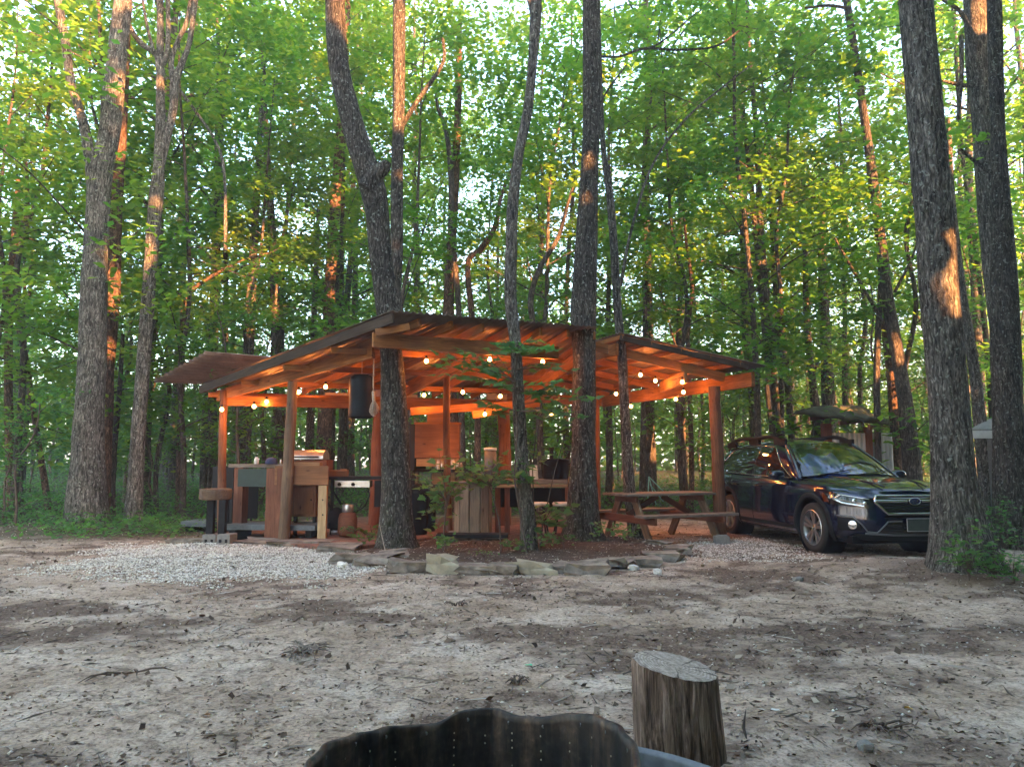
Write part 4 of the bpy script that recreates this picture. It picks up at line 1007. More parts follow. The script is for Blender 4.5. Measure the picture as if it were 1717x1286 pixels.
rb0 = W(1263, 636, 12.05); rb1 = rb0 + v * 4.9
beam('carrying_beam', rb0, rb1, .07, .24, M['beam'], SH)
beam('carrying_beam', Q2(-.0, .02, -.24), Q2(-.0, 1, -.24), .06, .2, M['beam'], SH)
beam('carrying_beam', rb1 + up * .0, rb1 + np.array([-2.6, -.5, .1]), .06, .2, M['beam'], SH)
beam('carrying_beam', W(1108, 650, 13.6), W(1150, 632, 11.95), .05, .2, M['beam'], SH)
beam('cross_plank', W(688, 690, 13.2), W(905, 676, 13.6), .04, .14, M['beam'], SH)
beam('cross_plank', W(545, 665, 14.6), W(700, 668, 15.2), .05, .16, M['beam'], SH)
beam('light_plank', W(792, 696, 13.0), W(838, 688, 13.2), .03, .13, M['beam'], SH)
# posts
def post(px0, py0, px1, py1, d, w, mat, z0=FZ, d1=None):
    a = W(px0, py0, d); a[2] = z0 - .03; b = W(px1, py1, d1 or d)
    return beam('post', a, b, w, w, mat, SH, True, bow=random.uniform(-.03, .03), taper=.9)
post(372, 900, 376, 655, 12.6, .145, M['log'])
post(476, 903, 491, 640, 11.75, .175, M['log_grey'])
post(628, 860, 638, 640, 14.6, .26, M['redwood'])
post(753, 893, 749, 630, 12.6, .125, M['log'])
post(846, 860, 844, 672, 14.4, .25, M['log'])
post(1208, 900, 1197, 648, 12.35, .215, M['log'], 0.0)
post(1003, 860, 1001, 660, 15.4, .12, M['log'])
post(962, 880, 962, 600, 13.6, .09, M['log'])

# ---------------------------------------------------------------- string lights
def glow_mat():
    m, nt, out = new_mat('bulb_glow'); e = N(nt, 'ShaderNodeEmission', Strength=4.0); e.inputs[0].default_value = (1.0, 0.42, 0.10, 1)
    nt.links.new(e.outputs[0], out.inputs[0]); return m
M['bulb'] = glow_mat()
STR = thing('string_lights', (0, 12.5, 2.6), 'string of warm round bulbs hanging under the shelter roof', 'lights')
LIGHT_W = 2.0
def bulb(p, parent):
    p = np.asarray(p, float)
    mb = MB(); prof = [(.004, .030), (.016, .026), (.028, .010), (.032, -.008), (.026, -.026), (.012, -.037), (.002, -.040)]
    mb.lathe(prof, 12, p); b = mb.build('bulb', M['bulb'], parent)
    mb = MB(); mb.lathe([(.015, .028), (.017, .05), (.014, .075), (.004, .08)], 10, p); mb.build('socket', M['black'], b)
    ld = bpy.data.lights.new('bulb_light', 'POINT'); ld.energy = LIGHT_W; ld.color = (1.0, .30, .06); ld.shadow_soft_size = .04
    lo = bpy.data.objects.new('bulb_light', ld); COL.objects.link(lo); attach(lo, b); lo.location = tuple(p + np.array([0, 0, -.055]))
    return p + np.array([0, 0, .08])
def cable(pts, parent, sag=.06):
    out = []
    for a, b in zip(pts[:-1], pts[1:]):
        for k in range(8):
            f = k / 8; out.append(a * (1 - f) + b * f - np.array([0, 0, sag * 4 * f * (1 - f)]))
    out.append(pts[-1]); mb = MB(); mb.tube(out, .004, 6); mb.build('cable', M['black'], parent)
runs = [[(372, 686, 12.2), (426, 681, 12.4), (447, 673, 12.9), (457, 675, 13.2), (523, 674, 13.4), (536, 676, 14.0)],
        [(500, 657, 11.9), (546, 648, 11.7), (715, 605, 10.9), (821, 602, 11.2), (910, 606, 11.4)],
        [(711, 662, 13.0), (776, 657, 12.9), (839, 664, 12.8), (813, 694, 12.8), (925, 696, 14.6)],
        [(1033, 660, 13.6), (1074, 628, 12.7), (1099, 638, 12.9), (1144, 640, 12.0), (1146, 657, 13.0), (1133, 669, 14.2), (1058, 681, 14.6)]]
for rn in runs: cable([bulb(W(*p), STR) for p in rn], STR)

# ---------------------------------------------------------------- hanging shower bag / boiler and hook
HS = thing('hanging_water_tank', W(606, 664, 11.2), 'black cylindrical water tank hanging from the shelter beam left of the dark oak', 'water tank')
mb = MB(); c = W(606, 664, 11.3); zt = W(606, 628, 11.3)[2]; zb = W(606, 702, 11.3)[2]; hh = zt - zb
mb.lathe([(.01, zb), (.15, zb + .005), (.185, zb + .03), (.19, zb + .08), (.186, zb + hh * .5), (.19, zb + hh * .52), (.188, zt - .10), (.17, zt - .04), (.11, zt - .005), (.01, zt)], 28, (c[0], c[1], 0)); mb.build('tank', M['tank'], HS)
mb = MB(); mb.lathe([(.191, zb + .02), (.197, zb + .03), (.191, zb + .04)], 28, (c[0], c[1], 0), caps=False); mb.build('band', M['blackmatte'], HS)
mb = MB(); mb.tube([(c[0], c[1], zt), (c[0], c[1], zt + .35)], .006, 6); mb.build('hanger', M['rope'], HS)
HK = thing('hanging_rope_mop', W(627, 680, 10.9), 'pale rope with wooden handle and frayed mop head hanging beside the black tank', 'rope')
a = W(627, 594, 10.9); b = W(626, 650, 10.9); c = W(627, 672, 10.9)
mb = MB(); mb.tube([a, b], .011, 8, wob=.3); mb.build('rope', M['rope'], HK)
mb = MB(); mb.tube([b, b - [0, 0, .06]], .006, 6); mb.tube([b - [0, 0, .05], b - [0, 0, .07], c], [.018, .026, .024], 10); mb.build('handle', M['rope'], HK)
mb = MB()
for i in range(46):
    t_ = random.uniform(0, 6.28); q = random.uniform(.02, .085); mb.tube([c + [0, 0, .02], c + [q * .7 * math.cos(t_), q * .7 * math.sin(t_), -.06], c + [q * math.cos(t_), q * math.sin(t_), -.10 - random.random() * .09], c + [q * .5 * math.cos(t_), q * .5 * math.sin(t_), -.16 - random.random() * .08]], .006, 5)
mb.build('mop_head', M['rope'], HK)

# ---------------------------------------------------------------- left counter
LC = thing('wooden_counter', W(425, 900, 12.1) * [1, 1, 0] + [0, 0, FZ], 'wooden bar counter with green front board and thick red-brown leg', 'counter')
wbox('table_top', 383, 487, 778, 784, 12.35, 11.95, .55, M['grey_wood'], LC)
wbox('front_board', 399, 453, 786, 816, 12.15, 12.0, .04, M['green_panel'], LC)
wbox('leg', 393, 408, 785, 890, 12.3, 12.25, .16, M['redwood'], LC, zlo=FZ)
wbox('leg', 447, 475, 785, 905, 11.9, 11.75, .22, M['redwood'], LC, zlo=FZ)
wbox('apron', 461, 551, 781, 813, 11.8, 11.85, .05, M['stain'], LC)
wbox('apron', 545, 552, 783, 813, 11.86, 12.5, .04, M['stain'], LC)
o = wbox('leg', 534, 548, 814, 900, 11.85, 11.85, .09, M['pine_board'], LC, zlo=FZ); o['label'] = 'pale new pine leg with dark bolt holes'
mb = MB()
for py in (838, 863):
    q = W(541, py, 11.84); mb.lathe([(.001, -.004), (.012, -.004), (.012, .006)], 10, q, 'y')
mb.build('bolt', M['blackmatte'], o)
wbox('back_leg', 528, 534, 814, 893, 12.5, 12.5, .07, M['redwood'], LC, zlo=FZ)
CB = thing('wooden_cabinet', W(510, 870, 12.3) * [1, 1, 0], 'stained wooden cabinet standing under the counter right of the leaning post', 'cabinet')
wbox('body', 490, 530, 814, 866, 12.35, 12.3, .45, M['stain'], CB)
wbox('door', 494, 526, 818, 862, 12.33, 12.28, .02, M['stain'], CB)
mb = MB(); q = W(522, 838, 12.27); mb.lathe([(.004, 0), (.014, -.02), (.012, -.03), (.001, -.032)], 10, q, 'y'); mb.build('knob', M['blackmatte'], CB)
for px in (493, 524): wbox('foot', px, px + 5, 866, 892, 12.35, 12.35, .05, M['blackmatte'], CB, zlo=FZ)
# dark fridge box / black board behind counter
BK = thing('black_board', W(395, 860, 13.2) * [1, 1, 0], 'black upright board behind the counter and the left post', 'board')
wbox('panel', 357, 392, 782, 888, 13.4, 13.2, .03, M['black'], BK, zlo=.04)
wbox('panel', 408, 433, 815, 869, 12.9, 12.9, .03, M['black'], BK)
wbox('support', 419, 422, 869, 890, 12.9, 12.9, .03, M['blackmatte'], BK, zlo=.04)
# slate platform boards
for (x0, x1, y, d, lb) in ((376, 528, 880, 11.9, 'low grey platform on the ground under the counter'), (303, 356, 874, 13.3, 'low grey board platform left of the slab stool')):
    t = thing('low_platform', W((x0 + x1) / 2, y, d) * [1, 1, 0], lb, 'platform', 'low grey platforms')
    wbox('deck', x0, x1, y, y + 9, d + .1, d - .05, .75, M['slate'], t)
    for px in (x0 + 8, x1 - 16): wbox('foot', px, px + 10, y + 9, y + 20, d + .12, d + .1, .5, M['blackmatte'], t, zlo=.0)
# log slab stool
st = thing('slab_stool', W(362, 900, 11.5) * [1, 1, 0], 'stool of a thick log slab on dark posts left of the counter', 'stool')
c = W(362, 828, 11.55); mb = MB(); mb.lathe([(.01, -.085), (.225, -.085), (.235, -.06), (.24, .05), (.228, .08), (.01, .085)], 26, c, smooth=False); o = mb.build('seat_slab', M['log_grey'], st)
wbox('side_block', 334, 350, 820, 838, 11.65, 11.6, .2, M['stain'], st)
for px, d in ((352, 11.6), (372, 11.4)): wbox('leg', px - 5, px + 6, 838, 905, d, d, .10, M['blackmatte'], st, zlo=.12)
wbox('brace', 372, 386, 826, 876, 12.0, 12.05, .03, M['blackmatte'], st)
for i, (px, d, lb) in enumerate(((350, 11.6, 'left cinder block under the slab stool'), (374, 11.35, 'right cinder block under the slab stool, nearest the gravel'))):
    t = thing('cinder_block', W(px, 905, d) * [1, 1, 0], lb, 'block', 'cinder blocks under the slab stool')
    o = wbox('block', px - 11, px + 12, 896, 912, d - .08, d - .08, .3, M['concrete'], t, .012, zlo=-.02)
    mb = MB()
    for dx in (-5, 5): mb.box(W(px + dx, 907, d - .085), (.035, .01, .05))
    mb.build('core_hole', M['black'], t)
# things on the left counter
def small(name, px, py0, py1, r, d, mat, label, cat, prof=None, lid=None):
    c = W(px, py1, d); h = W(px, py0, d)[2] - c[2]; t = thing(name, c, label, cat); mb = MB()
    prof = prof or [(0.9, 0), (1, .06), (1, .7), (.75, .82), (.6, .84)]
    mb.lathe([(.002, .0)] + [(r * a, h * b) for a, b in prof] + [(.002, h * prof[-1][1])], 18, c); mb.build('body', mat, t)
    mb = MB(); l0 = prof[-1][1]; lr = prof[-1][0] * r * 1.05
    mb.lathe([(.002, h * l0), (lr, h * l0), (lr, h * .98), (.002, h)], 16, c); mb.build('lid', lid or M['white'], t)
    return t
small('bottle', 430, 766, 778, .036, 12.1, M['white'], 'small white bottle on the left counter', 'bottle')
small('bottle', 471, 770, 778, .02, 12.05, M['steel'], 'little steel canister beside the navy cap on the counter', 'canister')
cp = thing('cap', W(455, 778, 12.1), 'navy blue baseball cap lying on the left counter', 'cap'); c = W(455, 778, 12.1)
mb = MB(); mb.lathe([(.10, 0), (.10, .04), (.085, .08), (.05, .105), (.01, .112)], 20, c); mb.build('crown', M['navy'], cp)
mb = MB(); mb.prism([c + [.06 * math.cos(a) + .08, .09 * math.sin(a), .008 - .02 * abs(math.sin(a))] for a in np.linspace(-1.5, 1.5, 9)], (0, 0, .006)); mb.build('brim', M['navy'], cp)
gr = thing('gas_grill', W(520, 800, 12.6) * [1, 1, 0], 'grill with a silver hood standing behind the counter', 'grill')
c = W(517, 770, 12.7); mb = MB(); L = .62
pr = [(-.22, 0), (-.21, .06), (-.16, .12), (-.05, .155), (.08, .15), (.18, .10), (.22, 0)]
vs = [(c[0] - L / 2, c[1] + y, c[2] + z) for y, z in pr]; mb.prism(vs, (L, 0, 0)); mb.build('hood', M['steel'], gr, .006)
mb = MB(); mb.tube([c + [-.24, -.25, .04], c + [.24, -.25, .04]], .012, 8); mb.build('handle', M['blackmatte'], gr)
wbox('firebox', 490, 548, 771, 800, 12.5, 12.5, .44, M['redwood'], gr)
for px in (494, 543): wbox('leg', px, px + 4, 800, 890, 12.6, 12.6, .05, M['blackmatte'], gr, zlo=FZ)
wbox('side_shelf', 489, 536, 775, 781, 12.05, 12.05, .22, M['pine_board'], gr)
wt = thing('wooden_tray', W(565, 795, 12.6), 'small stained wooden tray on the dark table', 'tray'); wbox('tray', 551, 583, 788, 800, 12.45, 12.5, .3, M['stain'], wt); wbox('rim', 570, 582, 786, 790, 12.44, 12.44, .02, M['stain'], wt)
# dark table with stove and tank below
dt = thing('folding_table', W(597, 890, 12.4) * [1, 1, 0], 'dark folding table behind the oak with hose and gas gear below', 'table')
wbox('table_top', 551, 690, 799, 804, 12.4, 12.4, .6, M['black'], dt)
for px in (555, 640, 682): wbox('leg', px, px + 4, 804, 890, 12.5, 12.5, .04, M['blackmatte'], dt, zlo=FZ)
wbox('drawer', 628, 690, 806, 850, 12.45, 12.45, .4, M['black'], dt)
sv = thing('camp_stove', W(590, 812, 12.3), 'grey camp stove panel with two black knobs under the table edge', 'stove')
wbox('panel', 561, 620, 806, 817, 12.3, 12.3, .25, M['steel'], sv)
for px in (569, 592): mb = MB(); mb.lathe([(.001, -.03), (.026, -.03), (.03, 0)], 14, W(px, 812, 12.29), 'y'); mb.build('knob', M['black'], sv)
hz = [W(x, y, 12.25) for x, y in ((616, 817), (620, 830), (612, 848), (598, 858), (584, 856), (574, 844))]
mb = MB(); mb.tube([Vector(p) for p in hz], .009, 8); mb.build('hose', M['black'], sv)
gt = thing('propane_tank', W(585, 885, 12.2) * [1, 1, 0], 'brownish-grey gas cylinder with collar under the dark table', 'gas cylinder')
c = W(583, 870, 12.2); mb = MB(); mb.lathe([(.02, .05), (.13, .07), (.155, .14), (.155, .33), (.13, .42), (.06, .46), (.03, .46)], 24, (c[0], c[1], 0)); mb.build('body', M['redwood'], gt)
mb = MB(); mb.lathe([(.085, .44), (.095, .46), (.095, .56), (.085, .57)], 20, (c[0], c[1], 0), caps=False); mb.lathe([(.012, .46), (.02, .5), (.012, .55)], 10, (c[0], c[1], 0)); mb.build('collar', M['steel'], gt)
gt2 = thing('motor_unit', W(562, 850, 12.6) * [1, 1, 0], 'dark machine with hoses standing left of the gas cylinder', 'machine')
mb = MB(); c = W(564, 855, 12.6); mb.lathe([(.02, .12), (.14, .15), (.17, .3), (.12, .45), (.03, .5)], 18, (c[0], c[1], 0)); mb.build('housing', M['blackmatte'], gt2)
mb = MB(); mb.tube([(c[0] - .05, c[1] - .1, .45), (c[0] - .15, c[1] - .12, .62), (c[0] - .02, c[1] - .12, .75), (c[0] + .1, c[1] - .1, .55)], .02, 8); mb.build('hose', M['blackmatte'], gt2)
mb = MB(); mb.lathe([(.02, .05), (.1, .06), (.1, .12), (.02, .12)], 14, (c[0], c[1] - .02, 0)); mb.build('base', M['steel'], gt2)
# waste bins behind the oak
for (px, y0, y1, r, d, lb) in ((703, 818, 882, .17, 12.6, 'dark tall waste bin right of the dark oak'), (722, 838, 880, .10, 13.2, 'smaller black bin beside the tall waste bin')):
    t = thing('waste_bin', W(px, y1, d) * [1, 1, 0], lb, 'bin', 'bins beside the oak'); c = W(px, y0, d); h = c[2] - FZ
    mb = MB(); mb.lathe([(.01, 0), (r * .82, .0), (r, h * .93), (r * 1.05, h * .95), (r * 1.05, h), (r * .5, h)], 24, (c[0], c[1], FZ)); mb.build('body', M['blackmatte'], t)
    mb = MB(); mb.lathe([(r * 1.06, h * .9), (r * 1.02, h * 1.0), (r * .7, h * 1.07), (.01, h * 1.1)], 24, (c[0], c[1], FZ)); mb.build('lid', M['black'], t)
# tall orange cupboard
oc = thing('kitchen_hutch', W(733, 880, 13.6) * [1, 1, 0], 'orange-brown kitchen hutch with a dark open side and pale shelf behind the posts', 'hutch')
wbox('side_panel', 687, 696, 711, 790, 13.8, 13.75, .4, M['black'], oc)
wbox('door', 696, 770, 711, 768, 13.7, 13.7, .35, M['stain'], oc)
wbox('door_frame', 694, 772, 708, 711, 13.69, 13.69, .3, M['beam'], oc)
wbox('shelf', 698, 768, 769, 782, 13.72, 13.72, .35, M['pine_board'], oc)
wbox('work_top', 692, 790, 787, 791, 13.2, 13.2, .7, M['black'], oc)
wbox('base_cabinet', 724, 765, 793, 812, 13.3, 13.3, .5, M['pine_board'], oc)
wbox('base_shelf', 700, 770, 835, 840, 13.35, 13.35, .5, M['grey_wood'], oc)
for px in (696, 762, 786): wbox('leg', px, px + 5, 790, 880, 13.3, 13.3, .06, M['grey_wood'], oc, zlo=FZ)
wbox('gable_board', 716, 744, 694, 710, 13.75, 13.75, .03, M['stain'], oc)
for i, (px, w) in enumerate(((735, .03), (742, .04), (751, .035), (759, .045), (767, .03), (773, .03))):
    small('jar', px, 770 + (i % 3) * 3, 787, w, 13.25, (M['white'], M['steel'], M['concrete'])[i % 3], ['small white jar, leftmost on the hutch worktop', 'steel tin second from the left on the hutch worktop', 'grey jar in the middle of the hutch worktop', 'widest white jar on the hutch worktop', 'narrow steel tin near the right end of the worktop', 'grey jar at the right end of the hutch worktop'][i], 'jar', None, M['steel'])['group'] = 'jars on the hutch worktop'
# plank barrel
br = thing('plank_barrel', W(794, 893, 11.6) * [1, 1, 0] + [0, 0, FZ], 'round counter pillar made of upright weathered planks', 'barrel')
c = W(793, 893, 11.95); h = W(793, 811, 11.65)[2] - FZ; R0 = .28; n = 11
for i in range(n):
    a = 2 * math.pi * (i + .5) / n; w = 2 * R0 * math.sin(math.pi / n) - .006; q = Vector((c[0] + R0 * math.cos(a), c[1] + R0 * math.sin(a), FZ + h / 2))
    mb = MB(); mb.box((0, 0, 0), (h - random.random() * .015, w, .03)); o = mb.build('plank', M['barrel'], None, .004)
    x = Vector((0, 0, 1)); z = Vector((math.cos(a), math.sin(a), 0)); y = z.cross(x)
    attach(o, br); o.matrix_basis = Matrix(((x.x, y.x, z.x, q.x), (x.y, y.y, z.y, q.y), (x.z, y.z, z.z, q.z), (0, 0, 0, 1)))
mb = MB(); mb.lathe([(.01, h), (.36, h), (.37, h + .015), (.36, h + .035), (.01, h + .04)], 28, (c[0], c[1], FZ)); mb.build('barrel_top', M['grey_wood'], br)
wb = thing('black_plank', W(790, 902, 11.3) * [1, 1, 0], 'long black plank lying low in front of the plank barrel', 'plank'); wbox('plank', 731, 852, 896, 902, 11.35, 11.35, .35, M['blackmatte'], wb)
wbox('plank_support', 745, 775, 902, 908, 11.5, 11.5, .2, M['concrete'], wb, zlo=.0); wbox('plank_support', 815, 840, 902, 908, 11.5, 11.5, .2, M['concrete'], wb, zlo=.0)
# right counter
rc = thing('wooden_counter', W(900, 880, 12.6) * [1, 1, 0], 'long dark-topped counter with pale wood edge right of the plank barrel', 'counter')
wbox('table_top', 810, 952, 804, 811, 12.5, 12.7, .7, M['grey_wood'], rc)
wbox('edge_strip', 833, 952, 812, 817, 12.49, 12.69, .03, M['pine_board'], rc)
wbox('back_panel', 838, 950, 818, 850, 13.2, 13.3, .03, M['black'], rc)
for px in (830, 846, 948): wbox('leg', px, px + 9, 817, 890, 12.6, 12.6, .1, M['redwood'], rc, zlo=FZ)
for i, (px, d, lb) in enumerate(((904, 12.2, 'round pale-topped stool between the slim mottled tree and the oak'), (943, 12.3, 'round pale-topped stool partly behind the thick straight oak'))):
    t = thing('round_stool', W(px, 885, d) * [1, 1, 0], lb, 'stool', 'round stools at the counter'); c = W(px, 845, d)
    mb = MB(); mb.lathe([(.01, -.03), (.15, -.03), (.165, -.01), (.165, .015), (.15, .03), (.01, .035)], 24, c); mb.build('seat', M['cream'], t)
    for k in range(4):
        a = k * math.pi / 2 + .6; mb = MB(); mb.tube([c + [.09 * math.cos(a), .09 * math.sin(a), -.03], (c[0] + .19 * math.cos(a), c[1] + .19 * math.sin(a), FZ)], .013, 8); mb.build('leg', M['blackmatte'], t)
    mb = MB(); mb.lathe([(.13, .25), (.14, .255), (.13, .26)], 20, (c[0], c[1], 0), caps=False); mb.build('foot_ring', M['blackmatte'], t)
small('water_jug', 822, 750, 803, .105, 12.7, M['galv'], 'grey metal canister with white lid on the counter behind the plank barrel', 'canister', [(1, 0), (1, .9)])
pt = thing('stock_pot', W(932, 800, 12.9), 'big black pot standing on the right counter beside the oak', 'pot'); c = W(932, 804, 12.9)
mb = MB(); mb.lathe([(.01, 0), (.20, 0), (.22, .03), (.22, .33), (.235, .34), (.235, .36), (.21, .36), (.20, .04), (.01, .04)], 28, c); mb.build('body', M['black'], pt)
for s in (-1, 1): mb = MB(); mb.tube([c + [s * .22, -.06, .27], c + [s * .28, -.06, .28], c + [s * .28, .06, .28], c + [s * .22, .06, .27]], .010, 8); mb.build('handle', M['blackmatte'], pt)
fl = thing('stove_pipe', W(925, 800, 13.3), 'short black pipe rising behind the black pot', 'pipe'); c = W(925, 804, 13.3); h = W(925, 750, 13.3)[2] - c[2]
mb = MB(); mb.lathe([(.035, 0), (.035, h * .9), (.045, h * .92), (.045, h), (.02, h)], 14, c); mb.build('pipe', M['blackmatte'], fl)
mb = MB(); mb.lathe([(.06, 0), (.06, .02), (.035, .03)], 14, c); mb.build('base_flange', M['blackmatte'], fl)
bx = thing('paper_bag', W(892, 803, 12.7), 'crumpled tan paper bag between the slim tree and the pot', 'bag'); c = W(893, 804, 12.75)
mb = MB(); mb.box(c + [0, 0, .10], (.2, .14, .2), taper=.85); mb.build('bag', M['cream'], bx, .02); mb = MB(); mb.box(c + [0, 0, .22], (.16, .03, .05)); mb.build('folded_top', M['cream'], bx)

# ---------------------------------------------------------------- picnic table
pt = thing('picnic_table', (2.3, 12.1, 0), 'brown wooden picnic table with two attached benches under the right roof', 'table')
u = np.array([.91, .42, 0]); vv = np.array([-.42, .91, 0])
nb = np.array([1.94, 11.2, .43]); L = 1.8
def plank(c0, c1, w, h, name, mat=M['log_grey']): return beam(name, c0, c1, w, h, mat, pt)
for k in range(2): plank(nb + vv * (.14 * k), nb + vv * (.14 * k) + u * L, .135, .04, 'bench_plank', M['grey_wood'])
fb = nb + vv * 1.42
for k in range(2): plank(fb + vv * (.14 * k), fb + vv * (.14 * k) + u * L, .135, .04, 'bench_plank', M['grey_wood'])
tb = nb + vv * .45 + up * .31
for k in range(5): plank(tb + vv * (.145 * k), tb + vv * (.145 * k) + u * L, .14, .04, 'top_plank', M['grey_wood'])
for s in (.22, L - .28):
    o_ = u * s
    mid = nb + vv * .78 + o_
    plank(nb + vv * -.05 + o_ + up * -.07, fb + vv * .2 + o_ + up * -.07, .04, .12, 'seat_support', M['redwood'])
    plank(tb + o_ + up * -.07, tb + vv * .6 + o_ + up * -.07, .04, .09, 'top_support', M['redwood'])
    for sg in (-1, 1):
        a = mid + vv * sg * .20 + up * .25; b = mid + vv * sg * .62; b = np.array([b[0], b[1], .0])
        plank(a + u * .04, b + u * .04, .045, .14, 'leg', M['log_grey'])
plank(nb + vv * .78 + u * .26 + up * -.02, nb + vv * .78 + u * .85 + up * .27, .04, .09, 'brace', M['redwood']); plank(nb + vv * .78 + u * (L - .32) + up * -.02, nb + vv * .78 + u * (L - .85) + up * .27, .04, .09, 'brace', M['redwood'])
cb = thing('concrete_block', W(1212, 908, 11.35) * [1, 1, 0], 'pale concrete block on the ground beside the right post', 'block'); wbox('block', 1200, 1224, 899, 911, 11.6, 11.6, .16, M['concrete'], cb, .01, zlo=-.01); wbox('block_edge', 1203, 1221, 897, 899, 11.62, 11.62, .1, M['concrete'], cb)
# hammock net
hm = thing('hammock_frame', W(1095, 835, 19) * [1, 1, 0], 'pale teal folded net frame far behind the picnic table', 'net'); M['teal'] = simple('teal_cord', (0.25, .5, .45), .7)
pts = [(1088, 838), (1088, 800), (1118, 836), (1104, 838)]
for i, (a, b) in enumerate((((1088, 799), (1086, 845)), ((1088, 799), (1126, 838)), ((1088, 799), (1100, 846)), ((1090, 812), (1112, 840)))):
    mb = MB(); mb.tube([W(*a, 19), W(*b, 19 + i * .15)], .014, 6); mb.build('cord', M['teal'], hm)

# ---------------------------------------------------------------- sheds on the right
def shed_mat():
    m, nt, out = new_mat('corrugated_wall'); p = N(nt, 'ShaderNodeBsdfPrincipled', Roughness=0.55, Metallic=.3)
    n = N(nt, 'ShaderNodeTexNoise', Scale=3.0, Detail=5.0); nt.links.new(coords(nt, (1, 1, .2)), n.inputs['Vector'])
    nt.links.new(ramp(nt, [(.3, (.42, .45, .48)), (.7, (.66, .69, .72))], n.outputs[0]).outputs[0], p.inputs['Base Color']); nt.links.new(p.outputs[0], out.inputs[0]); return m
M['shedwall'] = shed_mat()
M['mossroof'] = simple('moss_roof', (0.04, 0.042, 0.022), .95, noise=.7, nscale=5, bmp=.8)
sd = thing('corrugated_shed', W(1445, 860, 18) * [1, 1, 0], 'small grey corrugated metal shed with mossy slanting roof behind the car', 'shed')
def vert_corr(x0, x1, pt_, pb, dl, dr, name, waves):
    a, b = W(x0, pt_, dl), W(x1, pt_, dr); zt = (a[2] + b[2]) / 2; V = []; n = waves * 8
    d_ = np.array([b[0] - a[0], b[1] - a[1]]); nn = np.array([-d_[1], d_[0]]) / np.hypot(*d_)
    for j in range(2):
        for i in range(n + 1):
            p = np.array([a[0], a[1]]) + d_ * i / n + nn * .02 * (1 if (i % 8) < 3 else -1 if 4 <= (i % 8) < 7 else 0); V.append((p[0], p[1], 0 if j == 0 else zt))
    mb = MB(); mb.add(V, [(i, i + 1, n + 2 + i, n + 1 + i) for i in range(n)]); o = mb.build(name, M['shedwall'], sd); s = o.modifiers.new('t', 'SOLIDIFY'); s.thickness = .01; return o
vert_corr(1396, 1452, 726, 850, 17.6, 17.8, 'wall', 7); vert_corr(1462, 1496, 726, 850, 17.9, 18.1, 'wall', 5)
wbox('door_post', 1452, 1462, 716, 850, 17.7, 17.7, .14, M['redwood'], sd, zlo=0); wbox('corner_post', 1380, 1394, 710, 850, 17.6, 17.6, .16, M['redwood'], sd, zlo=0)
wbox('back_wall', 1394, 1500, 735, 850, 20, 20, .05, M['blackmatte'], sd, zlo=0)
ra, rb, rc_, rd = W(1335, 692, 16.6), W(1425, 680, 20.0), W(1500, 716, 20.3), W(1478, 712, 16.6)
mb = MB(); n = 16; V = []
for j in range(n + 1):
    for i in range(n + 1):
        s, t_ = i / n, j / n; p = (ra * (1 - s) + rd * s) * (1 - t_) + (rb * (1 - s) + rc_ * s) * t_; V.append(p + [random.uniform(-.05, .05) * (j in (0, n)), random.uniform(-.08, .08) * (j in (0, n) or i in (0, n)), .12 * (fbm(np.array([s * 4.]), np.array([t_ * 4.]), 4)[0] - .45) + random.uniform(-.03, .03)])
mb.add(V, [(j * (n + 1) + i, j * (n + 1) + i + 1, (j + 1) * (n + 1) + i + 1, (j + 1) * (n + 1) + i) for j in range(n) for i in range(n)], True)
o = mb.build('roof', M['mossroof'], sd); s = o.modifiers.new('t', 'SOLIDIFY'); s.thickness = .09
for t_ in (.15, .5, .85): beam('roof_rafter', ra * (1 - t_) + rd * t_ - up * .1, rb * (1 - t_) + rc_ * t_ - up * .1, .05, .1, M['redwood'], sd)
cn = thing('canopy_hut', W(1675, 850, 12.6) * [1, 1, 0], 'pale canopy roof on a light post behind the trees at the right edge', 'canopy')
a, b, c_, d_ = W(1626, 724, 13.6), W(1700, 716, 13.6), W(1700, 680, 15), W(1668, 698, 15)
mb = MB(); mb.prism([a, W(1800, 724, 13.6), W(1800, 690, 15.2), W(1672, 700, 15.2)], (0, 0, .05)); mb.build('roof', M['concrete'], cn)
wbox('eave_board', 1628, 1790, 722, 735, 13.55, 13.55, .04, M['white'], cn); wbox('post', 1662, 1672, 736, 860, 12.5, 12.5, .12, M['galv'], cn, zlo=0)
wbox('post', 1780, 1790, 736, 860, 13.8, 13.8, .12, M['galv'], cn, zlo=0)
